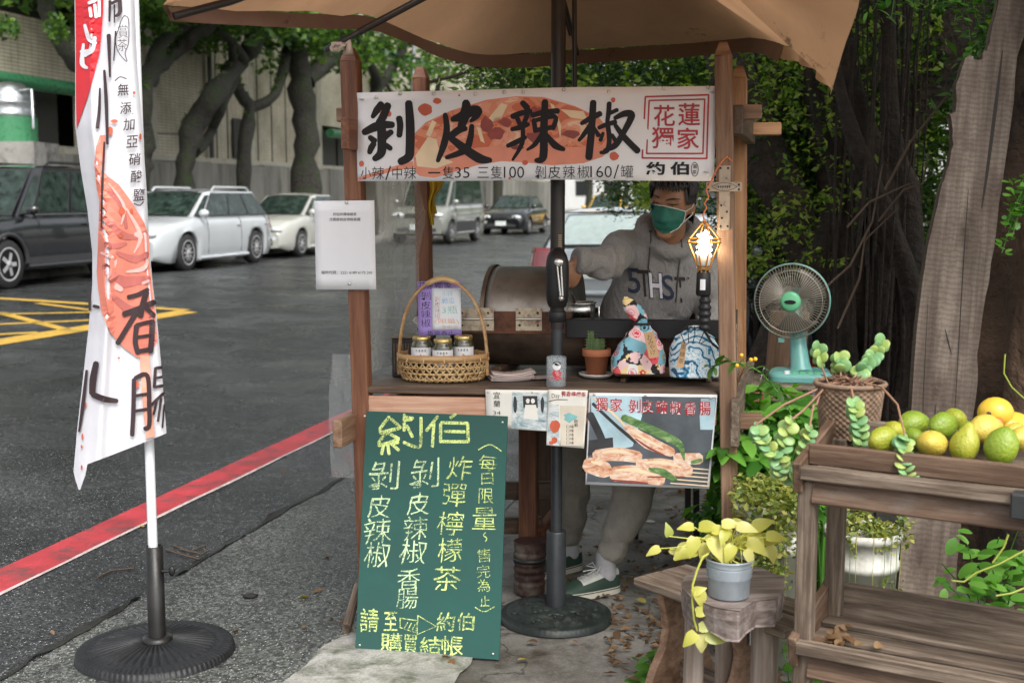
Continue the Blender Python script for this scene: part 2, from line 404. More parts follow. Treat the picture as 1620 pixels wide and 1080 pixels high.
M_yel = mat('yellow_road_paint', (.5, .31, .05), .45, var=.2, dirt=(.12, .09, .04), dirt_amt=.32, dscale=4, bs=90, bp=.4)
M_crack = mat('wet_dirt', (.012, .011, .009), .35, var=.5)
M_soil = mat('leaf_soil', (.035, .026, .018), .9, var=.5, scale=20, bs=40, bp=.6)
M_streak = concrete('streaked_wall_concrete', (.13, .125, .11), (.24, .23, .2), (.34, .33, .29), .8, (.012, .012, .01), .36, 1.3, False, (1.6, .16, 1))
# ------------------------------------------------------------------ ground, road, pavements
def sheet(name, s0, s1, tz, mt, kind='structure', ns=40, wob=0):
    """a strip of ground along the road; tz = [(t, z)] across it"""
    mb = MB(); k = len(tz); vs = []
    for i in range(ns + 1):
        u = (i / ns) ** 2 if s1 - s0 > 40 else i / ns
        s = s0 + (s1 - s0) * u
        for j, (t, z) in enumerate(tz):
            tt = t + (wob * mnoise.noise(Vector((s * 1.7, j * 5, 0))) + wob * .5 * mnoise.noise(Vector((s * 6, j * 3, 4))) if wob else 0)
            vs.append(ST(s, tt, z))
    mb.add(vs, [(i * k + j, (i + 1) * k + j, (i + 1) * k + j + 1, i * k + j + 1) for i in range(ns) for j in range(k - 1)], 0, True)
    o = mb.obj(name, mt); o['kind'] = kind; return o
terr = MB(); terr.add([(-700, -300, -.35), (700, -300, -.35), (700, 800, -.35), (-700, 800, -.35)], [(0, 1, 2, 3)])
terr.obj('ground', M_soil)['kind'] = 'structure'
ts = [2.56, 3.0, 4, 5, 6, 7, 8, 9, 10.4, 12.35]
sheet('road', -8, 260, [(t, RZ(t)) for t in ts], M_road)
sheet('asphalt_verge', -8, 120, [(1.5, .0), (2.0, .004), (2.56, .001)], M_strip)
sheet('pavement', -8, 120, [(-30, -.012), (-4, -.008), (0, -.006), (1.5, -.004), (2.52, -.006)], M_pave)
sheet('screed_edge', 2.2, 4.42, [(1.12, .006), (1.3, .012), (1.60, .010), (1.68, -.01)], M_pale, ns=50, wob=.09)
sheet('far_kerb', -8, 260, [(12.34, RZ(12.3) - .02), (12.345, .395), (12.5, .4), (12.52, .38)], M_conc)
sheet('far_pavement', -8, 260, [(12.5, .396), (14, .398), (15.4, .4), (40, .4)], M_conc)
sheet('drain_gap', 2.2, 4.25, [(2.562, .006), (2.575, .0065), (2.583, .006)], M_crack, ns=90, wob=.05)
sheet('drain_gap', 4.55, 7.2, [(2.56, .006), (2.57, .0065), (2.58, .006)], M_crack, ns=60, wob=.06)
sheet('red_line', -6, 60, [(3.122, RZ(3.122) + .004), (3.22, RZ(3.22) + .004), (3.317, RZ(3.317) + .004)], M_red, ns=160, wob=.012)
sheet('red_line_edge', -6, 30, [(3.108, RZ(3.108) + .0045), (3.124, RZ(3.124) + .0062)], M_white_line, ns=160, wob=.012)
def marking(a, b, wd):
    p, q = Gr(*a), Gr(*b); d = (q - p); d.z = 0; d.normalize(); n = Vector((-d.y, d.x, 0)) * wd / 2; mb = MB(); k = 8; vs = []
    for i in range(k + 1):
        c = p.lerp(q, i / k)
        for e in (c - n, c + n): e = e.copy(); e.z = RZ(e.dot(LD)) + .005; vs.append(e)
    mb.add(vs, [(2 * i, 2 * i + 1, 2 * i + 3, 2 * i + 2) for i in range(k)]); o = mb.obj('box_marking', M_yel); o['kind'] = 'structure'
mk = [((-60, 551), (297, 493), .3), ((-80, 470), (297, 491), .2), ((0, 495), (105, 522), .14), ((-30, 498), (200, 493), .12), ((-40, 515), (160, 506), .12), ((-60, 533), (60, 526), .12), ((60, 480), (215, 500), .12)]
for i, a in enumerate(mk): marking(*a)
# ------------------------------------------------------------------ building across the road
def tilemat(name, c0, c1, grout, sc=1.0):
    m, N, L, b = nt(name); tc = N.new('ShaderNodeTexCoord'); mp = N.new('ShaderNodeMapping'); mp.inputs['Scale'].default_value = (1, 1, 1)
    L.new(tc.outputs['Object'], mp.inputs[0]); br = N.new('ShaderNodeTexBrick'); br.offset = 0; br.inputs['Scale'].default_value = 1
    br.inputs['Brick Width'].default_value = .23 * sc; br.inputs['Row Height'].default_value = .075 * sc; br.inputs['Mortar Size'].default_value = .008 * sc; br.inputs['Mortar Smooth'].default_value = .3
    br.inputs['Color1'].default_value = (*c0, 1); br.inputs['Color2'].default_value = (*c1, 1); br.inputs['Mortar'].default_value = (*grout, 1)
    L.new(mp.outputs[0], br.inputs['Vector']); f = ntex(N, L, mp.outputs[0], .5, 8, .65); st = ramp(N, [(.35, (.62, .6, .55)), (.6, (1.06, 1.05, 1.02))]); L.new(f, st.inputs[0])
    L.new(mixc(N, L, 1.0, br.outputs[0], st.outputs[0], 'MULTIPLY'), b.inputs['Base Color']); b.inputs['Roughness'].default_value = .55
    bump(N, L, b, br.outputs['Fac'], .6, -.01); return m
M_tile = tilemat('beige_wall_tile', (.58, .53, .42), (.64, .59, .48), (.22, .2, .16))
M_trim = mat('painted_trim', (.5, .47, .39), .6, var=.15, dirt=(.2, .18, .14), dirt_amt=.35, dscale=2)
M_winframe = mat('dark_window_frame', (.03, .028, .026), .4)
M_winglass = mat('dark_window_pane', (.012, .014, .014), .08, var=.2, bp=0)
M_pipe = mat('green_pipe_paint', (.045, .2, .09), .3, var=.15, dirt=(.09, .12, .08), dirt_amt=.25)
M_galv = mat('galvanised_steel', (.45, .47, .48), .35, .9, var=.2)
TB = 16.0
bld = thing('tiled_building', 'long beige tiled office building with green pipes across the road', 'building', ST(16, TB, .4))
def wallpanel(name, s0, s1, z0, z1, t, mt, th=.3, parent=bld):
    """upright slab facing the road; own axes: X along the road, Y up"""
    mb = MB(); mb.box((0, 0, -th / 2), (s1 - s0, z1 - z0, th)); o = link(name, mb.mesh(name), None, mt)
    Mx = Matrix((RD, Vector((0, 0, 1)), RD.cross(Vector((0, 0, 1))))).transposed().to_4x4()   # local Z looks at the road
    o.matrix_basis = Matrix.Translation(ST((s0 + s1) / 2, t, (z0 + z1) / 2)) @ Mx
    if parent is not None: o.parent = parent; o.matrix_basis = Matrix.Translation(-wl(parent)) @ o.matrix_basis; WLOC[o.name] = wl(parent)
    return o
def sat(px, t=TB, py=200): return onT(px, py, t).dot(RD)
def zat(px, py, t=TB): return onT(px, py, t).z
zl = zat(380, 254); zw = zat(80, 230)        # ledge, window foot
zp = zat(60, 141); ztop = zat(60, 30)
sA, sB, sC, sD, sE = sat(-220), sat(128), sat(322), sat(500), sat(640)
s_end = sE + 26
wallpanel('wall', sA, sB, zp + .1, ztop, TB, M_tile); wallpanel('wall', sA, sB, zl, zw, TB, M_trim)
wallpanel('wall', sB, sC, zl, 11, TB - .12, M_tile); wallpanel('wall', sC, sD, zl, 11, TB + .05, M_tile)
wallpanel('wall', sD, s_end, zp + .1, 11, TB, M_tile); wallpanel('wall', sD, s_end, zl, zat(530, 263), TB, M_trim)
wallpanel('roof_parapet', sA, s_end, 11, 11.6, TB + .1, M_trim, 8)
wallpanel('wall', sA, sB, ztop + 1.9, 11, TB, M_tile)
wallpanel('wall', sA, s_end, .3, 11, TB + 1.0, M_winframe, .1)
wallpanel('ledge', sA, s_end, zl - .14, zl, TB - .3, M_trim, .5)
for px in (232, 322, 388, 497):
    wallpanel('pilaster', sat(px) - .17, sat(px) + .17, zl, 11, TB - .2, M_trim, .3)
for i, px in enumerate((345, 362, 410, 432, 454, 475)): wallpanel('wall_joint', sat(px) - .025, sat(px) + .025, zl, 11, TB + .035, M_winframe, .03)
def window(s0, s1, z0, z1, t=TB, n=2):
    f = wallpanel('window', s0, s1, z0, z1, t + .25, M_winframe, .05)
    wdt = (s1 - s0) / n
    for k in range(n):
        mb = MB(); mb.box(ST(s0 + wdt * (k + .5), t + .19, (z0 + z1) / 2), (wdt - .09, .02, z1 - z0 - .12), Matrix((RD, LD, Vector((0, 0, 1)))).transposed())
        mb.obj('pane', M_winglass, f).parent = f
    mb = MB(); mb.beam(ST(s0, t + .12, z0 + .03), ST(s1, t + .12, z0 + .03), .14, .06); mb.obj('sill', M_trim, f)
w0 = sA
while w0 < sB - .8:
    window(w0, min(w0 + 2.0, sB), zw, zp); window(w0, min(w0 + 2.0, sB), ztop, ztop + 1.9); w0 += 2.05
w0 = sD
while w0 < s_end - 1: window(w0 + .1, w0 + 2.3, zat(530, 263), zp, n=2); w0 += 2.4
window(sat(367), sat(380), zat(373, 250), zat(373, 188), TB - .3, 1)
def pipe(name, a, b, r, mt, parent): mb = MB(); mb.tube([a, b], r, 12); return mb.obj(name, mt, parent)
zpp = zp + .02
pipe('awning_pipe', ST(sA, TB - .55, zpp), ST(sat(150), TB - .55, zpp), .15, M_pipe, bld)
pipe('awning_pipe', ST(sat(497), TB - .55, zat(520, 214)), ST(s_end, TB - .55, zat(520, 214)), .15, M_pipe, bld)
pipe('awning_pipe', ST(sat(560), TB - .9, zat(600, 93)), ST(sat(632), TB - .9, zat(600, 93)), .17, M_pipe, bld)
pipe('drain_pipe', ST(sat(315), TB - .35, zl), ST(sat(315), TB - .35, 9), .06, M_winframe, bld)
pipe('wall_cable', onT(230, 210, TB - .14), onT(320, 214, TB - .14), .012, M_winframe, bld)
# low stained wall in front
lw = thing('boundary_wall', 'low concrete wall streaked black with damp below the tiled building', 'wall', ST(20, 15.2, .4))
s0 = sA
k = 0
while s0 < s_end:
    wallpanel('wall_panel', s0, s0 + 1.55, .35, zl - .14 - (k % 3) * .02, 15.2 + .03 * (k % 2), M_streak, .22, lw); s0 += 1.6; k += 1
# steel water tank on the far left
wt = onT(20, 222, 14.9); wr = .5
tank = thing('water_tank', 'round steel water tank on a green painted base at the far left', 'water tank', wt)
mb = MB(); mb.lathe([(.0, 1.0), (.2, .97), (.36, .86), (.42, .72), (.42, .62), (.44, .6), (.42, .58), (.42, .4), (.44, .38), (.42, .36), (.42, .02), (.0, 0)][::-1], wt + Vector((0, 0, .1)), 24); mb.obj('shell', M_galv, tank)
mb = MB(); mb.lathe([(.46, .42), (.46, -.05)][::-1], wt, 24); mb.obj('base', M_pipe, tank)
mb = MB(); mb.box(Vector((wt.x, wt.y, (wt.z + .3) / 2 - .05)), (1.3, 1.3, wt.z - .3)); mb.obj('plinth', M_conc, tank)
mb = MB(); mb.tube([wt + Vector((.3, -.3, .9)), wt + Vector((.52, -.3, .93)), wt + Vector((.52, -.3, .2))], .03, 6); mb.obj('pipe', M_galv, tank)
# lamp post
lp = thing('lamp_post', 'pale steel lamp post rising behind the stall', 'lamp post', ST(26, 9.5 + 3.2, .4))
lx = onT(645, 140, 13.0); lb = Vector((lx.x, lx.y, .39)); lp.location = lb; WLOC[lp.name] = lb.copy()
mb = MB(); mb.tube([lb, lb + Vector((.25, 0, 7))], [.085, .06], 12); mb.obj('pole', M_galv, lp)
mb = MB(); mb.lathe([(.16, 0), (.16, .04), (.1, .05), (.1, .4)], lb, 10); mb.obj('base', M_galv, lp)
mb = MB(); mb.tube([lb + Vector((.25, 0, 6.95)), lb + Vector((.5, -.2, 7.2)), lb + Vector((1.2, -.8, 7.3))], .04, 8); mb.obj('arm', M_galv, lp)
# ------------------------------------------------------------------ trees
M_bark = mat('mossy_bark', (.03, .026, .021), .9, var=.6, scale=14, bs=16, bp=1.0, bd=.05, dirt=(.024, .042, .01), dirt_amt=.42, dscale=3)
M_bark2 = mat('banyan_bark', (.04, .026, .018), .9, var=.6, scale=14, bs=20, bp=1.0, bd=.04, dirt=(.02, .016, .012), dirt_amt=.45, dscale=3)
M_leaf = leafmat('street_tree_leaf', [(0, (.025, .06, .012)), (.5, (.055, .125, .02)), (.8, (.1, .2, .03)), (1, (.17, .28, .045))], trans=.45)
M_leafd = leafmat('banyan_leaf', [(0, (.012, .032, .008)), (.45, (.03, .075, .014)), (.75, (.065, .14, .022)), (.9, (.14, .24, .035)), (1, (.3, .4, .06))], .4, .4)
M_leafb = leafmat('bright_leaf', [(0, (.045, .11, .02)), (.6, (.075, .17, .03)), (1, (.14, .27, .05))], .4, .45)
M_leafd2 = leafmat('shade_tree_leaf', [(0, (.016, .04, .01)), (.6, (.03, .075, .015)), (1, (.08, .15, .03))])
def leafcloud(clumps, size, flat=.5, droop=.3, asp=.5, seed=1):
    """clumps [(centre, (rx, ry, rz), n)]; each leaf a folded diamond of two triangles"""
    g = np.random.default_rng(seed); V = []; 
    for c, rr, n in clumps:
        d = g.normal(size=(n, 3)); d /= np.linalg.norm(d, axis=1)[:, None] + 1e-9
        p = np.array(c)[None] + d * np.array(rr)[None] * (g.random((n, 1)) ** .45)
        a = g.normal(size=(n, 3)); a[:, 2] = a[:, 2] * flat - droop; a /= np.linalg.norm(a, axis=1)[:, None] + 1e-9
        u = g.normal(size=(n, 3)); u[:, 2] += 1.2; b = np.cross(a, u); b /= np.linalg.norm(b, axis=1)[:, None] + 1e-9
        h = np.cross(b, a); sz = size * (.6 + .8 * g.random((n, 1)))
        q = np.stack([p - a * sz * .5, p + b * sz * asp * .5 + h * sz * .12, p + a * sz * .5, p - b * sz * asp * .5 + h * sz * .12], 1)
        V.append(q.reshape(-1, 3))
    V = np.concatenate(V); n = len(V) // 4; i = np.arange(n)[:, None] * 4
    F = np.concatenate([i + np.array([[0, 1, 2]]), i + np.array([[0, 2, 3]])], 1).reshape(-1, 3)
    me = bpy.data.meshes.new('leaves'); me.vertices.add(len(V)); me.vertices.foreach_set('co', V.astype(np.float32).ravel())
    me.loops.add(F.size); me.loops.foreach_set('vertex_index', F.ravel().astype(np.int32)); me.polygons.add(len(F))
    me.polygons.foreach_set('loop_start', np.arange(0, F.size, 3, dtype=np.int32)); me.update(); me.validate(); return me
def crown(name, clumps, size, mt, parent, **kw):
    me = leafcloud(clumps, size, **kw); me.name = name; return link(name, me, parent, mt)
def limb(mb, pts, radii, n=9, gn=.16):
    P = []; Rr = []
    for i in range(len(pts) - 1):
        for k in range(4):
            t = k / 4; p0, p1, p2, p3 = pts[max(i - 1, 0)], pts[i], pts[i + 1], pts[min(i + 2, len(pts) - 1)]
            P.append(.5 * ((2 * p1) + (p2 - p0) * t + (2 * p0 - 5 * p1 + 4 * p2 - p3) * t * t + (3 * p1 - p0 - 3 * p2 + p3) * t ** 3)); Rr.append(radii[i] * (1 - t) + radii[i + 1] * t)
    P.append(pts[-1]); Rr.append(radii[-1])
    Rr = [r * (1 + gn * mnoise.noise(p * 2.3)) for p, r in zip(P, Rr)]
    k0 = len(mb.v); mb.tube(P, Rr, n); q = np.array(mb.v[k0:])
    for i in range(len(q)):
        c = Vector(q[i]); r = Rr[min(i // n, len(Rr) - 1)]; mb.v[k0 + i] = tuple(c + mnoise.noise_vector(c * (.55 / max(r, .02))) * r * .42)
UPV = Vector((0, 0, 1))
def street_tree(label, t, limbs, clumps, nl, seed, size=.13, group='street trees along the far pavement'):
    base = onT(limbs[0][0][0], 290, t); base.z = .39
    tr = thing('street_tree', label, 'tree', base, group); tk = MB(); first = True; ends = []; tufts = []
    for L_ in limbs:
        pts = []; rad = []
        for i, (px, py, rp) in enumerate(L_):
            p = onT(px, py, t + mnoise.noise(Vector((px * .02, py * .03, seed))) * .8 * (0 if (first and i < 2) else 1)); rad.append(rp / FPX * p.y); pts.append(p)
        if first: pts.insert(0, Vector((pts[0].x, pts[0].y, .3))); rad.insert(0, rad[0] * 1.35)
        if first: tk_o = None
        rad = [r * .88 for r in rad]; limb(tk, pts, rad, 14, .34); ends.append(pts[-1]); first = False
        for i in range(2, len(pts)):
            for f_ in (.25, .6, .95): q = pts[i - 1].lerp(pts[i], f_) + UPV * (rad[i] * .9); tufts.append((q, (.14, .14, .09), 16))
    tk.obj('trunk', M_bark, tr)
    cl = tufts
    g = random.Random(seed)
    for (px, py, rx, ry, n) in clumps:
        p = onT(px, py, t + g.uniform(-.8, .8)); cl.append((p, (rx / FPX * p.y, .5, ry / FPX * p.y), n))
    c0 = ends[0]; 
    crown('crown', cl, size, M_leaf, tr, seed=seed); cl = []
    for k in range(44):   # the high crown over the road, mostly above the frame
        cl.append(((base.x + g.uniform(-3, 2.0), base.y + g.uniform(-3.5, 3.5), g.uniform(5.4, 8.6)), (1.2, 1.2, .5), nl // 20))
    crown('high_crown', cl, .24, M_leaf, tr, seed=seed + 1)
street_tree('leaning mossy street tree behind the white feather flag', 13.7, [[(216, 290, 21), (222, 230, 19), (228, 150, 16), (242, 112, 15), (275, 84, 14), (308, 55, 12), (335, 40, 9), (360, -40, 6)], [(225, 180, 13), (160, 132, 14), (116, 97, 14), (92, 58, 13), (74, 18, 12), (64, -60, 9)], [(236, 118, 12), (262, 60, 11), (300, 34, 10), (330, 12, 6)]],
  [(240, 12, 40, 16, 260), (290, 8, 30, 12, 180), (262, 45, 26, 8, 150), (225, 62, 14, 8, 90), (325, 45, 14, 14, 120), (90, 45, 12, 24, 130), (10, 45, 18, 18, 130), (345, 30, 26, 12, 150)], 2600, 3)
street_tree('twisted street tree with a thick slanting mossy limb above the white station wagon', 13.5, [[(292, 290, 19), (298, 240, 18), (312, 190, 18), (344, 142, 18), (374, 105, 16), (398, 74, 15), (404, 30, 13), (398, -50, 9)], [(310, 240, 12), (335, 208, 10), (352, 165, 9), (372, 125, 8)], [(385, 95, 10), (362, 62, 8), (342, 40, 7), (330, -10, 5)]],
  [(410, 45, 26, 14, 260), (425, 72, 14, 8, 90), (352, 108, 8, 6, 60), (330, 150, 12, 14, 110), (300, 195, 8, 14, 80), (380, 30, 24, 12, 180), (440, 20, 26, 16, 200)], 2600, 5)
street_tree('slender forked street tree in front of the beige wall', 13.6, [[(385, 290, 12), (388, 225, 11), (395, 172, 12), (380, 148, 9), (372, 118, 8), (366, 70, 6)], [(396, 172, 10), (430, 155, 9), (446, 120, 8), (453, 82, 8), (464, 48, 8), (470, -20, 6)]],
  [(452, 30, 26, 16, 220), (470, 66, 14, 10, 90)], 1600, 8)
street_tree('stout upright street tree left of the stall post', 13.4, [[(485, 296, 25), (483, 210, 21), (479, 140, 21), (470, 85, 21), (455, 40, 14), (440, -40, 10)], [(486, 130, 14), (512, 104, 13), (532, 80, 12), (548, 30, 9)]],
  [(480, 60, 34, 22, 420), (515, 78, 24, 14, 240), (540, 66, 20, 14, 180), (500, 108, 16, 8, 80), (566, 50, 24, 12, 180)], 2600, 13)
street_tree('dark forked street tree seen just above the stall', 13.6, [[(582, 240, 13), (588, 190, 13), (596, 140, 12), (590, 112, 8), (574, 80, 7), (564, 52, 7)], [(598, 140, 9), (622, 106, 8), (636, 82, 8), (640, 50, 7), (650, -10, 5)]],
  [(600, 70, 30, 12, 180), (640, 60, 22, 14, 160), (660, 110, 26, 22, 240), (690, 100, 24, 26, 260)], 1800, 21, .15)
def far_tree(label, s, t, h, rad, seed, group, mt=M_leaf, n=1500, size=.3):
    b = ST(s, t, .3); tr = thing('street_tree', label, 'tree', b, group); mb = MB(); g = random.Random(seed)
    limb(mb, [b, b + Vector((.1, 0, h * .25)), b + Vector((-.15, .1, h * .5)), b + Vector((.1, 0, h * .8))], [.24, .19, .16, .07]); 
    for k in range(3):
        a = g.uniform(0, 6.28); limb(mb, [b + Vector((0, 0, h * .42)), b + Vector((math.cos(a) * rad * .4, math.sin(a) * rad * .4, h * .6)), b + Vector((math.cos(a) * rad * .7, math.sin(a) * rad * .7, h * .8))], [.12, .09, .04], 6)
    mb.obj('trunk', M_bark, tr)
    cl = [((b.x + g.uniform(-1, 1) * rad * .8, b.y + g.uniform(-1, 1) * rad * .8, h * g.uniform(.45, 1.0)), (rad * .45, rad * .45, rad * .3), n // 16) for k in range(16)]
    crown('crown', cl, size, mt, tr, seed=seed)
ORD = ('nearest', 'second', 'third', 'fourth', 'farthest', 'sixth', 'seventh')
for i, s in enumerate((44, 54, 65, 77, 90)): far_tree(ORD[i] + ' of the leafy roadside trees beyond the parked cars on the far pavement', s, 13.6 + (i % 2) * .4, 7.5, 3.4, 40 + i, 'roadside trees far down the road')
for i, s in enumerate((24, 36, 50, 66, 84)): far_tree(ORD[i] + ' of the leafy trees along the near side of the road behind the stall', s, -.9 - (i % 2) * .8, 8.5, 4.2, 60 + i, 'roadside trees on the near side', M_leafd2, 5200, .24)
for i, (s, t) in enumerate(((98, 9), (102, 4), (100, -2), (106, 12), (96, -8), (90, -14), (80, -20))): far_tree('green tree at the far end of the road, ' + ('behind the road centre', 'right of the centre', 'on the near verge', 'at the far kerb', 'well right of the road', 'beyond the hanging roots', 'rightmost of its row')[i], s, t, 10 + i % 3, 5, 80 + i, 'trees at the end of the road', M_leaf, 1700, .5)
M_farw = mat('far_painted_wall', (.5, .5, .48), .7, var=.15)
for i, (s, t, hh, wd) in enumerate(((128, 20, 13, 16), (135, -14, 16, 22))):
    b = ST(s, t, 0); fb = thing('far_building', ('pale block closing the street beyond the trees on the left', 'grey block behind the trees on the right side of the road')[i], 'building', b)
    mb = MB(); fr = Matrix((LD, RD, Vector((0, 0, 1)))).transposed(); mb.box(b + Vector((0, 0, hh / 2)), (wd, 8, hh), fr); mb.obj('wall', M_farw, fb)
    mb = MB(); mb.box(b + Vector((0, 0, hh + .3)), (wd + .6, 8.6, .6), fr); mb.obj('roof', M_conc, fb)
    for r in range(3):
        for c in range(5):
            mb = MB(); mb.box(b - RD * 4.02 + LD * ((c - 2) * wd / 5.5) + Vector((0, 0, 2.5 + r * 3.4)), (wd / 9, .1, 1.5), fr); mb.obj('window', M_winglass, fb)
# ------------------------------------------------------------------ the stall
FL = Vector((-.555, 4.46, 0)); E1 = Vector((.9946, -.1037, 0)); E2 = RD; UP = Vector((0, 0, 1))
def S(u, v, z): return FL + E1 * u + E2 * v + UP * z
W_post = wood('red_brown_post_wood', (.075, .026, .013), (.15, .056, .028), (.23, .1, .05), .6)
W_pale = wood('salmon_board_wood', (.33, .15, .09), (.47, .25, .16), (.6, .38, .26), .6)
W_dark = wood('dark_stained_wood', (.04, .024, .015), (.085, .05, .03), (.14, .09, .055), .55)
W_top = wood('worn_counter_wood', (.045, .031, .022), (.1, .073, .054), (.17, .13, .1), .5, stain=(.04, .028, .02), samt=.35)
W_grey = wood('weathered_grey_wood', (.035, .023, .015), (.1, .07, .048), (.235, .182, .135), .75, stain=(.06, .04, .028), samt=.35, bp=.6)
W_tan = wood('weathered_tan_wood', (.1, .05, .028), (.19, .105, .062), (.29, .18, .112), .65)
W_yel = wood('orange_pine', (.17, .075, .03), (.26, .125, .052), (.35, .19, .09), .6)
M_steel = mat('stainless_steel', (.55, .54, .52), .25, 1., var=.12, bp=.05)
M_nail = mat('steel_pin', (.55, .53, .5), .35, .9, bp=0)
M_black = mat('black_plastic', (.011, .011, .012), .4, var=.2, bp=.05, spec=.35)
M_blackm = mat('black_painted_metal', (.022, .022, .023), .45, .3, var=.3, dirt=(.07, .045, .03), dirt_amt=.22, dscale=8)
M_white = mat('white_print_sheet', (.74, .74, .76), .55, var=.02, bp=.05, bs=8)
M_ink = mat('black_print', (.016, .014, .015), .55, var=.1, bp=0, spec=.2)
M_redink = mat('red_print', (.38, .02, .03), .55, var=.15, bp=0)
M_redart = mat('red_orange_print', (.52, .1, .045), .55, var=.2, bp=0)
st = thing('food_stall', 'small wooden street stall with a plank counter selling pickled pepper sausages', 'food stall', S(.65, .38, 0))
pL0, pL1 = Vector((-.533, 4.47, 0)), Vector((-.571, 4.45, 2.06))
pR0, pR1 = Vector((.795, 4.305, 0)), Vector((.722, 4.29, 2.06))
qL0, qL1 = S(.02, .75, 0), S(-.0, .75, 2.07)
qR0, qR1 = S(1.335, .75, 0), S(1.30, .75, 2.06)
board('post', pL0, pL1, .062, .06, W_post, st, E2); board('post', pR0, pR1, .058, .06, W_tan, st, E2)
board('post', qL0, qL1, .06, .055, W_post, st, E2); board('post', qR0, qR1, .06, .055, W_yel, st, E2)
for a, b, mt in ((pL0, pL1, W_post), (pR0, pR1, W_tan), (qL0, qL1, W_post), (qR0, qR1, W_yel)):   # pointed tops
    d = (b - a).normalized(); c = b - d * .002; mb = MB()
    h = .029
    ring = [c + E1 * x * h + E2 * y * h for x, y in ((-1, -1), (1, -1), (1, 1), (-1, 1))]; tp = [c + d * .045 + E1 * x * h * .45 + E2 * y * h * .45 for x, y in ((-1, -1), (1, -1), (1, 1), (-1, 1))]
    mb.add(ring + tp, [(3, 2, 1, 0), (4, 5, 6, 7), (0, 1, 5, 4), (1, 2, 6, 5), (2, 3, 7, 6), (3, 0, 4, 7)]); mb.obj('post_tip', mt, st)
def beam_u(name, u0, u1, v, z, wd, h, mt): return board(name, S(u0, v, z), S(u1, v, z), wd, h, mt, st)
def beam_v(name, u, v0, v1, z, wd, h, mt): return board(name, S(u, v0, z), S(u, v1, z), wd, h, mt, st)
beam_u('crossbeam', -.09, 1.42, .058, 1.875, .05, .05, W_tan)
beam_u('crossbeam', -.02, 1.47, .70, 1.85, .05, .05, W_yel)
beam_v('side_rail', .005, -.13, .9, 1.80, .03, .11, W_post); beam_v('side_rail', 1.345, -.02, .84, 1.845, .035, .1, W_dark)
beam_v('side_rail', -.028, -.16, .85, .745, .035, .1, W_tan); beam_v('side_rail', 1.36, -.1, .95, .80, .03, .17, W_grey)
beam_u('crossbeam', 1.3, 1.45, .01, .79, .05, .055, W_tan); beam_u('crossbeam', -.04, 1.46, .70, .76, .05, .06, W_post)
for i in range(5): beam_u('counter_board', -.01, 1.325, .075 + i * .15, .885, .147, .026, W_top)
beam_u('counter_edge', .03, 1.29, -.012, .884, .022, .024, W_dark)
beam_u('front_board', .032, 1.29, -.008, .818, .026, .088, W_pale)
# inside the stall, under the counter: brown wooden trestle
tr = thing('wooden_trestle', 'dark brown wooden trestle under the counter behind the chalkboard', 'trestle', G(835, 850))
ty = 5.0
for px, top in ((836, 650), (860, 660)):
    g0 = at(px, 846, ty + (px - 836) * .012); a = Vector((g0.x, g0.y, .0)); board('leg', a, a + Vector((0, .0, .78)), .075, .05, W_post if px < 850 else W_dark, tr, E2)
a = at(770, 775, ty + .05); b = at(875, 775, ty + .05); board('rail', a, b, .04, .075, W_dark, tr)
a = at(770, 830, ty + .05); b = at(858, 830, ty + .05); board('rail', a, b, .04, .07, W_dark, tr)
a = at(852, 848, ty); b = at(925, 755, ty + .5); board('brace', a, b, .04, .06, W_post, tr)
# ------------------------------------------------------------------ clear film on the left side
M_film = film('hazy_plastic_film', (.62, .63, .6), .62, .12)
mb = MB()
def fl(u, v):
    q = S(-.005 + .02 * math.sin(v * 7 + u * 4), .02 + .72 * u, .93 + .98 * v) + E1 * (.03 * mnoise.noise(Vector((u * 5, v * 6, 1)))); return q
mb.grid(fl, 14, 20)
pf = mb.obj('plastic_film', M_film); setp(pf, 'hazy clear plastic film closing the left side of the stall', 'plastic film')
mb = MB()
def fl2(u, v):
    p = at(562 - 36 * u - 6 * math.sin(v * 3) * u, 560 + v * 195, 4.52 + .35 * u); return p + E2 * (.03 * mnoise.noise(Vector((u * 4, v * 5, 3))))
mb.grid(fl2, 8, 14); pf = mb.obj('plastic_film', M_film); setp(pf, 'loose flap of clear plastic film hanging low beside the left stall post', 'plastic film')
# ------------------------------------------------------------------ umbrella
M_pole = mat('grey_pole_paint', (.05, .055, .06), .4, .5, var=.2)
M_poled = mat('bronze_pole_paint', (.03, .026, .024), .4, .4, var=.2)
M_cast = mat('cast_green_black_resin', (.018, .023, .021), .5, .0, var=.4, spec=.35, dirt=(.075, .07, .055), dirt_amt=.3, dscale=14, bs=30)
def canvas(name, col):
    m, N, L, b = nt(name); v = coords(N, L, rand=False); f = ntex(N, L, v, 2.2, 6, .62); c = ramp(N, [(.3, tuple(x * .8 for x in col)), (.7, tuple(min(1, x * 1.12) for x in col))]); L.new(f, c.inputs[0])
    g = ntex(N, L, v, 3.4, 7, .72, .4); dr = ramp(N, [(.6, (0, 0, 0)), (.66, (1, 1, 1))]); L.new(g, dr.inputs[0]); out = mixc(N, L, dr.outputs[0], c.outputs[0], tuple(x * .35 for x in col))
    L.new(out, b.inputs['Base Color']); b.inputs['Roughness'].default_value = .85
    t = N.new('ShaderNodeBsdfTranslucent'); hv = N.new('ShaderNodeHueSaturation'); hv.inputs['Value'].default_value = 1.5; L.new(out, hv.inputs['Color']); L.new(hv.outputs[0], t.inputs[0]); x = N.new('ShaderNodeMixShader'); x.inputs[0].default_value = .42
    L.new(b.outputs[0], x.inputs[1]); L.new(t.outputs[0], x.inputs[2]); L.new(x.outputs[0], N['Material Output'].inputs[0])
    bump(N, L, b, ntex(N, L, v, 9, 3), .3, .02); return m
M_canvas = canvas('orange_tan_canvas', (.33, .19, .105)); M_val = canvas('brown_canvas_valance', (.17, .095, .062))
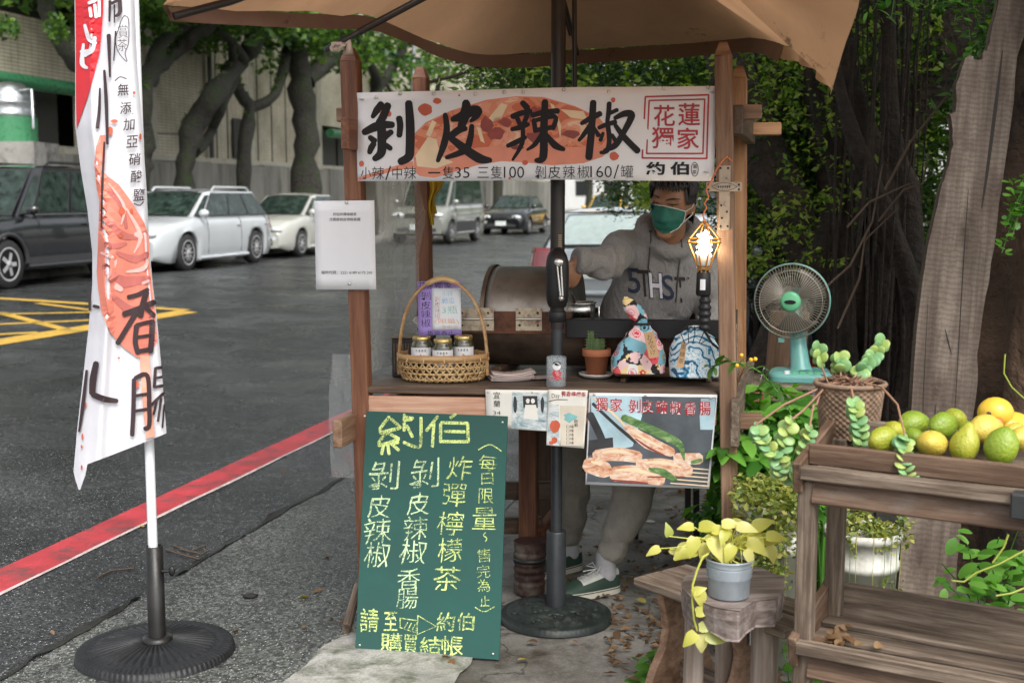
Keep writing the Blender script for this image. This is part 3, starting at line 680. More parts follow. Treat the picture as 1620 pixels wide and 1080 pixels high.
ub = G(880, 982); ub.z = 0; ub.y += .035
um = thing('patio_umbrella', 'large tan orange patio umbrella on a round black cast base through the counter', 'umbrella', ub)
apex = Vector((ub.x + .02, ub.y, 2.86))
Bp = [(258, 10, 3.4), (345, 15, 3.65), (430, 19, 3.9), (515, 23, 4.2), (592, 28, 4.6), (672, 62, 5.0), (745, 84, 5.35), (830, 86, 5.5), (910, 80, 5.55), (1050, 72, 5.45), (1185, 60, 5.2), (1240, 72, 4.75), (1286, 92, 4.2), (1318, 138, 3.62), (1338, 70, 3.45), (1362, -20, 3.3), (1330, -140, 3.1), (1050, -190, 2.95), (700, -190, 2.95), (400, -130, 3.05), (300, -40, 3.2)]
BP = [at(*q) for q in Bp]; nB = len(BP); sub = 3
BB = []
for i in range(nB):
    for k in range(sub):
        t = k / sub; p0, p1, p2, p3 = BP[i - 1], BP[i], BP[(i + 1) % nB], BP[(i + 2) % nB]
        if i in (0, 13) or (i + 1) % nB in (0, 13): BB.append(p1.lerp(p2, t))
        else: BB.append(.5 * ((2 * p1) + (p2 - p0) * t + (2 * p0 - 5 * p1 + 4 * p2 - p3) * t * t + (3 * p1 - p0 - 3 * p2 + p3) * t ** 3))
nb = len(BB)
def can(u, v):
    p = apex.lerp(BB[int(round(u * nb)) % nb], v); sag = math.sin(v * math.pi) * (-.05 + .05 * math.cos(u * nb / sub * 1.9)); return p + Vector((0, 0, sag + .012 * mnoise.noise(p * 5)))
cuts = [0, 12, 24, 36, 39, 45, 54, 63]
for a_, b_ in zip(cuts, cuts[1:]):
    mb = MB(); mb.grid(lambda u, v: can((a_ + (b_ - a_) * u) / nb, v), b_ - a_, 12); mb.obj('canopy_panel', M_canvas, um)
mb = MB()
def val(u, v):
    i = u * 33; k = int(i); p = BB[k].lerp(BB[(k + 1) % nb], i - k) if k < 33 else BB[33]
    c = (p - apex); c.z = 0; c.normalize()
    return p - Vector((0, 0, (.038 + .022 * min(1, u * 1.6)) * v)) - c * .02 * v + c * .008 * math.sin(i * 2.1) * v
mb.grid(val, 66, 3); mb.obj('valance', M_val, um)
mb = MB()
def val2(u, v):
    i = 33 + u * 6; k = min(int(i), nb - 2); p = BB[k].lerp(BB[k + 1], i - k); return p - Vector((0, 0, .05 * v * (1 - u * .5))) + E1 * .012 * math.sin(i * 3) * v
mb.grid(val2, 24, 3); mb.obj('valance', M_canvas, um)
mb = MB(); mb.tube([ub + Vector((0, 0, .30)), ub + Vector((0, 0, 1.27))], .0215, 16); mb.obj('pole', M_pole, um)
mb = MB(); mb.tube([ub + Vector((0, 0, 1.1)), ub + Vector((0, .0, 2.84))], .0265, 16); mb.obj('pole', M_poled, um)
mb = MB(); mb.lathe([(.037, .03), (.037, .335), (.035, .34), (.024, .34), (.024, .30)], ub, 20); mb.obj('pole_sleeve', M_pole, um)
mb = MB(); mb.tube([ub + Vector((.062, .02, 1.76)), ub + Vector((.055, .02, 2.6))], .009, 8); mb.obj('crank_rod', M_poled, um)
mb = MB(); mb.tube([at(892, 0, 4.6), at(914, 86, 4.85)], .008, 8); mb.tube([at(884, -5, 4.7), at(902, 55, 4.9)], .007, 8); mb.obj('strut', M_poled, um)
# crank housing and handle
cz = at(872, 438, ub.y).z
mb = MB()
def hous(u, v):
    th = 2 * math.pi * u; z = (v - .5) * .215; k = 1 - abs((v - .45) * 2) ** 5 * .42; return Vector((ub.x - .001 + .042 * k * math.copysign(abs(math.cos(th)) ** .6, math.cos(th)), ub.y - .015 + .052 * k * math.copysign(abs(math.sin(th)) ** .6, math.sin(th)), cz + z))
mb.grid(hous, 28, 14, 0, True, True); n0 = 28; mb.add([mb.v[i] for i in range(28)], [tuple(range(28))]); mb.add([mb.v[28 * 14 + i] for i in range(28)], [tuple(range(28))]); mb.obj('crank_housing', M_black, um)
hp = at(884, 415, ub.y - .075); hq = at(888, 470, ub.y - .085); mb = MB()
mb.lathe([(.0, .012), (.014, .012), (.0165, .008), (.0165, -.025)][::-1], hp, 18, Matrix.Rotation(R(90), 3, 'X')); mb.tube([hp + Vector((.008, -.006, -.012)), hq + Vector((.005, 0, 0))], [.0035, .0045], 8); mb.tube([hp + Vector((-.006, -.006, -.012)), hq + Vector((-.003, 0, 0))], [.0035, .0045], 8)
mb.ball(hq + Vector((0, -.004, -.004)), .011, 10, 6); mb.obj('crank_handle', M_steel, um)
mb = MB(); mb.lathe([(.029, -.02), (.033, -.015), (.033, .015), (.029, .02)], Vector((ub.x, ub.y, at(872, 500, ub.y).z)), 18); mb.obj('collar', M_black, um); mb = MB(); mb.lathe([(.029, -.07), (.0295, -.07), (.0295, .03), (.029, .03)], Vector((ub.x, ub.y, at(872, 300, ub.y).z + .2)), 18); mb.obj('collar', M_black, um)
mb = MB()   # depth scale printed on the pole
for i in range(9): mb.box((ub.x + .008, ub.y - .0266, at(872, 372 + i * 3.4, ub.y).z), (.012, .001, .0025))
mb.obj('scale_mark', mat('brass_scale', (.35, .25, .12), .4, .6, bp=0), um)
# cast base with leaf relief
mb = MB(); rb = .213
def base(u, v):
    th = 2 * math.pi * u; r = rb * v
    relief = 0
    if .22 < v < .86: relief = .010 * max(0, math.sin(th * 7 + 3 * math.sin(v * 9))) * math.sin((v - .22) / .64 * math.pi) + .008 * mnoise.noise(Vector((math.cos(th) * v * 9, math.sin(th) * v * 9, 2)))
    if v > .88: relief += .004 * (1 if math.sin(th * 64 + v * 80) > 0 else 0)
    z = .012 + .034 * (1 - v ** 2.2) + relief if v < .985 else .012
    return Vector((ub.x + r * math.cos(th), ub.y + r * math.sin(th), z + .006 if v < .985 else (.022 if v < .995 else 0)))
mb.grid(base, 192, 40, 0, True, True); mb.obj('base_plate', M_cast, um)
mb = MB()
g = random.Random(4)
for i in range(15):
    a = 2 * math.pi * i / 15 + g.uniform(-.1, .1); r = (.085 if i % 2 else .135) + g.uniform(-.01, .01); c = Vector((ub.x + r * math.cos(a), ub.y + r * math.sin(a), .048 if i % 2 else .036))
    mb.ball(c, (.024, .016, .009), 10, 6, Matrix.Rotation(a + 1.2, 3, 'Z'))
    for k in range(5): aa = a + k * 1.257; mb.ball(c + Vector((math.cos(aa) * .022, math.sin(aa) * .022, -.002)), (.014, .008, .006), 8, 5, Matrix.Rotation(aa, 3, 'Z'))
mb.obj('leaf_relief', M_cast, um)
# rib whose cloth has slipped off, tied with ribbon
ra, rb2 = at(513, 80, 4.2), at(660, 2, 4.3)
mb = MB(); mb.tube([ra, ra.lerp(rb2, .38)], .0095, 10); mb.obj('rib_end', M_pole, um); mb = MB(); mb.tube([ra.lerp(rb2, .36), rb2 + (rb2 - ra) * .4], .0125, 10); mb.obj('rib', M_poled, um)
mb = MB(); mb.tube([at(275, 26, 3.42), at(366, 2, 3.5), at(480, -40, 3.7)], .011, 8); mb.obj('rib', M_poled, um)
M_rib = mat('pale_ribbon_cloth', (.55, .46, .4), .8, bs=20, bp=.4)
mb = MB()
g = random.Random(9)
cx = at(535, 74, 4.19)
for k in range(7):
    a = k * .9; mb.tube([cx + Vector((g.uniform(-.025, .025), -.012 + g.uniform(-.01, .01), g.uniform(-.012, .012))) for _ in range(4)], [.004, .012, .01, .004], 7)
mb.tube([at(540, 76, 4.19), at(552, 68, 4.18), at(553, 82, 4.18), at(545, 84, 4.2)], [.006, .012, .014, .006], 8); rbn = mb.obj('ribbon', M_rib); setp(rbn, 'pale ribbon knotted round the bare umbrella rib end', 'ribbon')
# ------------------------------------------------------------------ banner over the front
def lin(x, pts):
    for (a, b), (c, d) in zip(pts, pts[1:]):
        if x <= c: return b + (d - b) * (x - a) / (c - a)
    return pts[-1][1]
bn0 = Plane(S(0, -.042, 1.9), S(1.2, -.042, 1.9), S(0, -.042, 1.5))
def bnf(px, py, off=0.0):
    p = bn0(px, py, 0); return p + bn0.n * (off + .004 * math.sin(p.x * 9) + .006 * math.sin(p.z * 14 + p.x * 5))
bnr = thing('banner', 'white vinyl banner with big black brushed characters over a painted sausage', 'banner', bn0(850, 215))
mb = MB()
def bg_(u, v):
    x = 562 + (1135 - 562) * u + (4 - 8 * u) * v; x = lin(u, [(0, 562 + 5 * v), (1, 1135 - 6 * v)])
    yt = lin(u, [(0, 147), (.3, 143), (.62, 138), (1, 136)]); yb = lin(u, [(0, 287), (.35, 286), (.5, 284), (1, 287)]); return bnf(x, yt + (yb - yt) * v)
mb.grid(bg_, 40, 10); sheet_o = mb.obj('sheet', M_white, bnr); facecam(sheet_o); sm = sheet_o.modifiers.new('thick', 'SOLIDIFY'); sm.thickness = .0015; sm.offset = -1
def sausage_mat(name, deep=False):
    m, N, L, b = nt(name); v = coords(N, L, (1, 1, 1.7), rand=False); f = ntex(N, L, v, 9, 3, .5, 1.2)
    c = ramp(N, [(.3, (.28, .05, .03)), (.36, (.55, .13, .06)), (.47, (.66, .24, .13)), (.56, (.72, .3, .2)), (.63, (.74, .5, .33)), (.7, (.6, .17, .09))], 'CONSTANT'); L.new(f, c.inputs[0])
    L.new(c.outputs[0], b.inputs['Base Color']); b.inputs['Roughness'].default_value = .55; return m
M_sau = sausage_mat('sausage_print'); M_salmon = mat('salmon_print', (.68, .25, .16), .55, var=.12, bp=0); M_cream = mat('cream_print', (.75, .58, .38), .55, var=.1, bp=0); M_maroon = mat('maroon_print', (.26, .05, .04), .55, var=.3, bp=0)
c3 = lambda x, y: (540 + x / 3, y / 3)
P = Print(bnf, .0008)
P.poly([c3(*q) for q in ((82, 842), (80, 860), (250, 812), (345, 795), (340, 765), (250, 790))]).poly([c3(*q) for q in ((345, 790), (340, 640), (400, 580), (520, 525), (690, 475), (830, 458), (960, 462), (1110, 505), (1225, 560), (1290, 640), (1290, 700), (1240, 745), (1150, 775), (1000, 785), (860, 770), (760, 765), (640, 785), (540, 815), (440, 845), (370, 835), (350, 815))]); P.obj('painted_stick', M_salmon, bnr)
P = Print(bnf, .0012); P.poly([c3(*q) for q in ((350, 760), (345, 650), (400, 590), (520, 530), (690, 480), (830, 462), (960, 468), (1110, 510), (1220, 565), (1270, 640), (1235, 690), (1100, 700), (950, 690), (800, 690), (650, 700), (500, 730), (420, 745))]); P.obj('painted_sausage', M_sau, bnr)
P = Print(bnf, .0016)
for q in (((350, 740), (410, 650), (450, 660), (470, 740), (530, 770), (450, 800), (360, 790)), ((700, 560), (760, 490), (790, 500), (760, 560), (740, 540), (720, 580)), ((1040, 520), (1150, 530), (1170, 570), (1090, 560)), ((400, 640), (430, 570), (450, 580), (420, 650)), ((990, 490), (1010, 500), (1045, 600), (1040, 660), (1020, 560)), ((640, 600), (660, 610), (680, 680), (660, 670)), ((560, 560), (600, 540), (640, 545), (590, 580))): P.poly([c3(*k) for k in q])
P.obj('painted_highlight', M_cream, bnr)
P = Print(bnf, .0014)
for x, y, a, b in ((740, 640, 40, 30), (690, 600, 26, 40), (780, 580, 30, 24), (440, 680, 16, 26), (1090, 640, 40, 18), (830, 700, 30, 14), (920, 650, 34, 30)): P.blob(*c3(x, y), a / 3, b / 3, 10, .35)
P.obj('painted_shade', M_maroon, bnr)
P = Print(bnf, .0014)
for x, y, a, b in ((398, 520, 34, 28), (455, 480, 20, 14), (1290, 475, 11, 12), (1295, 742, 22, 20), (98, 778, 12, 14), (872, 772, 14, 12), (798, 847, 6, 6), (560, 453, 5, 5), (190, 520, 16, 20), (225, 540, 12, 14), (210, 635, 12, 16)): P.blob(*c3(x, y), a / 3, b / 3, 16, .1)
P.obj('painted_splash', M_redart, bnr)
P = Print(bnf, .002); P.wk = 1.28
X = lambda *pts: [(550 + a / 5.4, 130 + b / 5.4) for a, b in pts]
for pts, wd in (((((290, 185), (250, 240), (212, 300))), (8, 9, 5)), (((265, 215), (330, 215), (345, 205)), 7), (((345, 195), (300, 300), (262, 350)), (9, 10, 8)), (((140, 430), (230, 385), (300, 365), (385, 365)), (8, 11, 10, 8)), (((285, 330), (292, 470), (290, 600), (232, 658)), (11, 11, 11, 7)), (((190, 470), (232, 505)), (6, 8)), (((228, 525), (205, 560), (190, 605)), (7, 8, 6)), (((375, 425), (340, 450), (300, 510)), (7, 8, 4)), (((305, 530), (335, 545), (370, 570)), (5, 7, 6)), (((438, 305), (448, 370), (440, 460)), (8, 8, 7)), (((522, 175), (532, 350), (532, 560), (520, 640), (450, 682)), (9, 11, 11, 11, 9)),
    (((832, 275), (845, 400), (820, 530), (768, 675)), (6, 8, 9, 5)), (((890, 320), (980, 290), (1085, 240), (1130, 245)), (6, 12, 12, 8)), (((1125, 245), (1100, 290), (1050, 335)), (9, 8, 4)), (((1012, 170), (1010, 260), (960, 400)), (9, 14, 8)), (((880, 460), (945, 410), (1010, 395)), (9, 9, 6)), (((1060, 370), (1045, 480), (1000, 580), (840, 645)), (6, 8, 9, 5)), (((870, 470), (985, 560), (1120, 650), (1220, 668)), (7, 11, 12, 6))):
    P.stroke(X(*pts), wd)
for pts, wd in ((((860, 488), (885, 515)), (7, 8)), (((812, 555), (850, 540), (900, 530)), 7), (((835, 560), (852, 600)), 6), (((885, 545), (862, 600)), 6), (((808, 615), (850, 605), (890, 590)), (5, 7, 5)), (((862, 590), (858, 680), (812, 760)), (5, 6, 3)), (((788, 693), (830, 675), (875, 652)), (5, 7, 5)), (((905, 550), (960, 535), (1030, 528)), (6, 7, 7)), (((915, 570), (922, 625)), 6), (((915, 575), (1015, 555), (1005, 612)), (5, 6, 6)), (((922, 620), (1005, 605)), 6), (((968, 482), (962, 620), (958, 745), (922, 762)), (8, 10, 10, 5)), (((955, 635), (920, 685), (882, 712)), (6, 6, 3)), (((972, 640), (1015, 690), (1058, 710)), (6, 9, 5)),
    (((1140, 588), (1180, 565), (1230, 540)), (5, 7, 7)), (((1196, 485), (1188, 620), (1175, 750)), (8, 9, 9)), (((1185, 590), (1155, 635), (1128, 668)), (6, 6, 4)), (((1198, 605), (1222, 645)), (4, 6)), (((1272, 490), (1268, 540), (1262, 580)), (6, 6, 5)), (((1272, 540), (1310, 522)), (5, 5)), (((1222, 608), (1260, 592), (1302, 580)), (5, 6, 6)), (((1264, 588), (1272, 660), (1262, 715), (1230, 725)), (6, 6, 6, 4)), (((1243, 632), (1230, 668)), (4, 5)), (((1285, 640), (1303, 672)), (4, 6)), (((1298, 562), (1345, 540), (1378, 548), (1345, 620), (1300, 690), (1248, 715)), (5, 8, 9, 7, 8, 4)), (((1300, 595), (1345, 655), (1408, 718)), (5, 8, 8))):
    P.stroke([c3(*q) for q in pts], wd)
P.obj('lettering', M_ink, bnr)
P = Print(bnf, .0022)
def trow(chars, xs, y, h, bold=0):
    for ch, (a, b) in zip(chars, xs): P.text(ch, a, y - h / 2, b, y + h / 2, bold)
sy = 274
for ch, cx, wd, h in (('小', 580, 16, 19), ('辣', 599, 19, 20), ('/', 615, 9, 22), ('中', 629, 15, 20), ('辣', 649, 19, 20), ('一', 687, 19, 2.2), ('隻', 709, 18, 20), ('35', 731, 23, 17), ('三', 764, 18, 17), ('隻', 785, 18, 20), ('100', 813, 32, 18), ('剝', 855, 17, 20), ('皮', 877, 19, 20), ('辣', 900, 19, 20), ('椒', 923, 19, 20), ('160', 951, 34, 18), ('/', 975, 9, 22), ('罐', 992, 20, 20)):
    P.text(ch, cx - wd / 2, sy - h / 2 - (cx - 580) * .006, cx + wd / 2, sy + h / 2 - (cx - 580) * .006, -.006)
P.text('約', 1022, 256, 1052, 277, .03); P.text('伯', 1060, 256, 1090, 277, .03)
ov = [(1099 + 5.5 * math.sin(a * .524) * (1 if a < 7 else 1), 268 - 11 * math.cos(a * .524)) for a in range(13)]; P.stroke(ov, 1.0, sub=2); P.text('賞', 1096, 260, 1103, 267); P.text('茶', 1095, 269, 1102, 276)
P.obj('lettering', M_ink, bnr)
P = Print(bnf, .0018)
for (a, b, c, d), wd in (((1017, 151, 1121, 249), 2.6), ((1023, 157, 1115, 243), 2.4)):
    q = [(a + 4, b + 2), (c, b - 1), (c - 3, d + 2), (a - 1, d + 1)] if wd > 2.5 else [(a + 4, b + 2), (c, b), (c - 3, d), (a, d)]
    for i in range(4): P.stroke([q[i], q[(i + 1) % 4]], wd, sub=1)
P.text('花', 1034, 166, 1068, 200, .012); P.text('蓮', 1073, 163, 1108, 199, .012); P.text('獨', 1031, 201, 1066, 235, .012); P.text('家', 1071, 202, 1106, 236, .012); P.obj('seal', M_redink, bnr)
for x, y in ((572, 157), (1126, 146), (574, 281), (1117, 273)):
    mb = MB(); mb.lathe([(.006, 0), (.0095, .0015), (.0095, 0)][::-1], bnf(x, y, .001), 14, frame(E1, E2) @ Matrix.Rotation(R(90), 3, 'X')); mb.lathe([(.0, .002), (.005, .002), (.005, 0)][::-1], bnf(x, y, .0012), 12, frame(E1, E2) @ Matrix.Rotation(R(90), 3, 'X'), 1); mb.obj('grommet', [M_nail, M_black], bnr)
def pin(px, py, fn, parent, r=.0065):
    mb = MB(); mb.ball(fn(px, py, .002), (r, .0035, r), 10, 6); return mb.obj('drawing_pin', M_nail, parent)
for x, y in ((595, 154), (633, 148), (686, 148), (752, 149), (798, 146), (828, 146), (892, 142), (963, 145), (1050, 139), (1120, 138)): pin(x, y, bnf, bnr)
# ------------------------------------------------------------------ notice sheet on the left post
nq = Plane(S(0, -.047, 1.4), S(1, -.047, 1.4), S(0, -.05, 1.0))
def nqf(x, y, off=0): return nq(x, y, off + .004 * ((x - 547) / 50) ** 2)
def paper(name, label, cat, fn, corners, mt, thick=.0008, nu=8, nv=8, group=None):
    """corners TL TR BR BL in photo pixels"""
    a, b, c, d = corners; ct = fn((a[0] + c[0]) / 2, (a[1] + c[1]) / 2)
    t = thing(name, label, cat, ct, group); mb = MB()
    def f(u, v):
        x = (a[0] * (1 - u) + b[0] * u) * (1 - v) + (d[0] * (1 - u) + c[0] * u) * v; y = (a[1] * (1 - u) + b[1] * u) * (1 - v) + (d[1] * (1 - u) + c[1] * u) * v; return fn(x, y, 0)
    mb.grid(f, nu, nv); o = facecam(mb.obj('sheet', mt, t)); s = o.modifiers.new('thick', 'SOLIDIFY'); s.thickness = thick; s.offset = -1; return t
nt_ = paper('notice_sheet', 'white notice sheet pinned to the left front post of the stall', 'notice', nqf, ((497, 318), (592, 317), (595, 458), (500, 458)), M_white)
P = Print(nqf, .001); P.row('約伯炸彈檸檬茶', 527, 564, 339, 5.2, 0).row('沈嬤嬤剝皮辣椒香腸', 521, 570, 347, 5.2, 0).row('場所代碼：2221 6189 6175 245', 508, 589, 431, 5.6, 0); P.obj('lettering', M_ink, nt_)
pin(548, 320, nqf, nt_); pin(553, 449, nqf, nt_)
# ------------------------------------------------------------------ posters under the counter
pp = Plane(S(0, -.034, .8), S(1, -.034, .8), S(0, -.034, .5))
def wav(pl, a, k, ph=0): return lambda x, y, off=0: pl(x, y, off + a * math.sin(x * k + ph + y * .03))
ppf = wav(pp, .0025, .04)
M_slate = mat('slate_photo_print', (.09, .105, .12), .4, var=.4, scale=6, bp=0); M_sky = mat('pale_blue_photo_print', (.4, .56, .62), .4, var=.3, scale=7, bp=0)
M_dkp = mat('dark_photo_print', (.03, .03, .034), .4, var=.5, bp=0)
def meat(name, cs):
    m, N, L, b = nt(name); v = coords(N, L, (1, 1, 2), rand=False); f = ntex(N, L, v, 22, 6, .7, .8); c = ramp(N, [(.3, cs[0]), (.42, cs[1]), (.55, cs[2]), (.68, cs[3])]); L.new(f, c.inputs[0]); L.new(c.outputs[0], b.inputs['Base Color']); b.inputs['Roughness'].default_value = .4; return m
M_meat = meat('grilled_sausage_print', ((.3, .1, .045), (.58, .29, .17), (.68, .5, .38), (.74, .68, .6)))
M_chil = meat('green_pepper_print', ((.025, .06, .02), (.06, .14, .04), (.13, .24, .08), (.3, .42, .18)))
ps = paper('poster', 'large glossy poster of grilled sausages and a green pepper under the counter', 'poster', ppf, ((932, 621), (1135, 624), (1122, 773), (926, 766)), M_white, nu=14)
k4 = lambda x, y: (760 + x / 4.154, 600 + y / 4.154)
P = Print(ppf, .0008); P.poly([k4(*q) for q in ((724, 105), (1550, 118), (1490, 705), (700, 672))]); P.obj('picture_ground', M_slate, ps)
P = Print(ppf, .0011); P.poly([k4(*q) for q in ((724, 105), (1062, 112), (1062, 240), (1000, 440), (860, 470), (770, 330), (730, 230))]).poly([k4(*q) for q in ((1440, 230), (1450, 125), (1545, 122), (1530, 330), (1445, 330))]); P.obj('picture_light', M_sky, ps)
P = Print(ppf, .0014); P.poly([k4(*q) for q in ((712, 400), (870, 380), (875, 460), (760, 490), (705, 500))]).stroke([k4(740, 160), k4(890, 300), k4(1020, 410)], (5, 5, 6)).stroke([k4(720, 230), k4(770, 330), k4(800, 400)], 12)
P.obj('picture_dark', M_dkp, ps)
P = Print(ppf, .0016)
for i in range(5): P.stroke([k4(1250, 680 - i * 27), k4(1500, 700 - i * 27)], 2.0, sub=1)
P.stroke([k4(745, 120), k4(900, 250), k4(1010, 385)], (3, 4, 3)); P.obj('picture_grill', M_cream, ps)
P = Print(ppf, .0018)
P.stroke([k4(1290, 520), k4(1440, 520)], (18, 18)).stroke([k4(760, 500), k4(900, 490), k4(1040, 510)], (18, 22, 18)).stroke([k4(1050, 570), k4(1200, 570), k4(1370, 600)], (22, 25, 20)).stroke([k4(705, 560), k4(780, 580), k4(830, 600)], (24, 28, 24)).stroke([k4(880, 620), k4(1020, 620), k4(1190, 660)], (24, 27, 18)).stroke([k4(960, 310), k4(1100, 410), k4(1260, 480)], (10, 22, 14)); P.obj('picture_sausage', M_meat, ps)
P = Print(ppf, .0022); P.stroke([k4(800, 480), k4(900, 470), k4(1000, 490)], (2, 6, 2)).stroke([k4(1080, 545), k4(1200, 545), k4(1320, 575)], (2, 6, 2)).stroke([k4(890, 595), k4(1020, 595), k4(1150, 630)], (2, 7, 2)).stroke([k4(990, 330), k4(1090, 395), k4(1200, 450)], (2, 4, 2)).stroke([k4(730, 540), k4(790, 555)], (3, 6)); P.obj('picture_highlight', M_cream, ps)
P = Print(ppf, .0023); P.stroke([k4(860, 660), k4(1000, 672), k4(1100, 680)], (2, 4, 2)).stroke([k4(1020, 390), k4(1110, 450), k4(1210, 498)], (2, 3.5, 2)).stroke([k4(1100, 640), k4(1250, 640), k4(1340, 640)], (2, 3, 2)); P.obj('picture_char', M_maroon, ps)
P = Print(ppf, .0024); P.stroke([k4(940, 250), k4(1080, 310), k4(1230, 380), k4(1310, 430), k4(1340, 530)], (11, 13, 14, 11, 2)).stroke([k4(1110, 590), k4(1200, 610), k4(1280, 660)], (5, 12, 8)).stroke([k4(1390, 545), k4(1450, 530)], (6, 6)); P.obj('picture_pepper', M_chil, ps)
for mtx, bo, of in ((M_white, .035, .0028), (M_redink, .008, .0033)):
    P = Print(ppf, of)
    for ch, cx, cy in zip('獨家剝皮辣椒香腸', (952, 975, 1004, 1024, 1047, 1069, 1092, 1115), (639, 640, 642, 643, 644, 645, 646, 646)): P.text(ch, cx - 9.5, cy - 10.5, cx + 9.5, cy + 10.5, bo)
    P.obj('lettering', mtx, ps)
for x, y in ((940, 624), (1021, 626), (1124, 629)): pin(x, y, ppf, ps, .005)
M_paper = mat('cream_paper', (.68, .66, .6), .7, var=.05); M_faded = meat('faded_photo_print', ((.08, .14, .16), (.3, .4, .42), (.55, .58, .58), (.7, .7, .68))); M_teal = mat('teal_print', (.18, .42, .42), .6, var=.3, bp=0)
pqf = wav(Plane(S(0, -.03, .8), S(1, -.03, .8), S(0, -.032, .5)), .002, .05, 1)
ph = paper('photo_sheet', 'white handwritten sheet with a faded blue photograph of two people', 'photo sheet', pqf, ((768, 616), (868, 617), (866, 682), (770, 676)), M_paper)
P = Print(pqf, .0008); P.poly([(810, 620), (866, 621), (866, 681), (809, 677)]); P.obj('picture', M_faded, ph)
P = Print(pqf, .0012); P.poly([(827, 626), (850, 626), (851, 645), (828, 645)]).blob(815, 640, 3, 14, rs=2).blob(858, 640, 3, 12, rs=3); P.obj('picture_dark', M_dkp, ph)
P = Print(pqf, .0016); P.blob(835, 634, 3, 4).blob(843, 634, 3, 4).poly([(831, 640), (848, 640), (852, 664), (828, 662)]); P.obj('picture_people', M_paper, ph)
P = Print(pqf, .0012); P.col('宜蘭', 786, 625, 14, 11, 0, .6).text('34', 780, 650, 792, 656, -.01); P.obj('lettering', M_ink, ph)
pin(772, 620, pqf, ph, .004); pin(842, 621, pqf, ph, .004)
prf = wav(Plane(S(0, -.036, .8), S(1, -.036, .8), S(0, -.037, .5)), .002, .05, 2)
fy = paper('flyer', 'small flyer headed by handwriting with a red flower pattern strip', 'flyer', prf, ((868, 616), (930, 617), (924, 709), (864, 704)), M_paper)
P = Print(prf, .0008); P.poly([(869, 640), (884, 640), (885, 705), (865, 703)]); P.obj('pattern_strip', M_faded, fy)
P = Print(prf, .0012); P.blob(878, 674, 8, 10).blob(877, 696, 5, 5).blob(872, 700, 4, 3); P.obj('pattern_flower', M_redart, fy)
P = Print(prf, .0009); P.poly([(886, 641), (926, 642), (922, 705), (887, 704)]); P.obj('bag_picture', mat('kraft_print', (.6, .54, .44), .6, var=.12, bp=0), fy)
P = Print(prf, .0013); P.blob(901, 660, 10, 7, 12, .3).poly([(890, 672), (915, 673), (914, 703), (889, 702)]) if 0 else P.blob(901, 660, 10, 7, 12, .3); P.obj('picture', M_teal, fy)
P = Print(prf, .0014); P.col('約伯', 911, 666, 6, 5.5, .02)
for i in range(5): P.text('口味', 896, 672 + i * 6.4, 908, 677 + i * 6.4, .0)
P.text('Day 1', 873, 622, 890, 631, -.01, -4).stroke([(868, 635), (880, 632), (898, 632)], 1); P.obj('lettering', M_ink, fy)
P = Print(prf, .0014); P.row('莓香檸檬茶', 888, 927, 623, 8, .01, .05); P.obj('lettering', M_redink, fy)
# ------------------------------------------------------------------ chalkboard leaning on the stall
cbT = [at(580, 650, 4.405), at(803, 658, 4.325)]; cbB = [G(562, 1028, .004), G(790, 1043, .004)]
cbp = Plane(cbB[0], cbB[1], cbT[0])
cbf = lambda x, y, off=0: cbp(x, y, off)
M_green = mat('green_chalkboard', (.008, .062, .05), .75, var=.12, scale=5, bp=.03, dirt=(.02, .085, .07), dirt_amt=.35, dscale=2.5)
cb = thing('chalkboard_sign', 'green chalkboard covered in yellow chalk writing leaning on the stall front', 'chalkboard', (cbB[0] + cbB[1]) / 2)
mb = MB(); mb.prism([cbf(580, 650), cbf(803, 658), cbf(790, 1043), cbf(562, 1028)], -cbp.n * .009); mb.obj('board', M_green, cb)
def chalk(name, c):
    m, N, L, b = nt(name); v = coords(N, L, rand=False); f = ntex(N, L, v, 170, 4, .75); t = N.new('ShaderNodeBsdfTransparent'); x = N.new('ShaderNodeMixShader')
    g = ntex(N, L, v, 14, 3); ad = N.new('ShaderNodeMath'); ad.operation = 'MULTIPLY_ADD'; ad.inputs[1].default_value = .55; L.new(g, ad.inputs[0]); L.new(f, ad.inputs[2])
    r = ramp(N, [(.63, (.1, .1, .1)), (.87, (1, 1, 1))]); L.new(ad.outputs[0], r.inputs[0]); L.new(r.outputs[0], x.inputs[0])
    b.inputs['Base Color'].default_value = (*c, 1); b.inputs['Roughness'].default_value = .95; L.new(t.outputs[0], x.inputs[1]); L.new(b.outputs[0], x.inputs[2]); L.new(x.outputs[0], N['Material Output'].inputs[0]); return m
M_chalk = chalk('yellow_chalk', (.6, .72, .24)); M_chalk2 = chalk('pale_chalk', (.55, .7, .4))
q5 = lambda x, y: (560 + x / 5.144, 640 + y / 5.144)
P = Print(cbf, .0006); P.wob = .085
for pts in (((285, 100), (210, 215), (380, 185)), ((285, 100), (375, 180)), ((215, 230), (370, 190)), ((265, 225), (200, 325), (365, 280)), ((270, 225), (365, 275)), ((200, 330), (360, 305)), ((240, 330), (225, 400)), ((275, 320), (285, 400)), ((310, 320), (365, 370)), ((410, 80), (408, 210)), ((415, 125), (470, 118)), ((430, 170), (475, 260)), ((545, 105), (545, 240), (530, 345), (405, 305)), ((405, 100), (480, 110)), ((680, 95), (590, 210)), ((650, 150), (638, 340)), ((825, 75), (785, 105)), ((705, 155), (705, 300)), ((710, 145), (925, 150)), ((925, 150), (930, 305)), ((740, 215), (900, 220)), ((700, 298), (935, 300))):
    P.stroke([q5(*p) for p in pts], 5.0, sub=4)
P.obj('lettering', M_chalk, cb)
P = Print(cbf, .0006); P.wob = .085
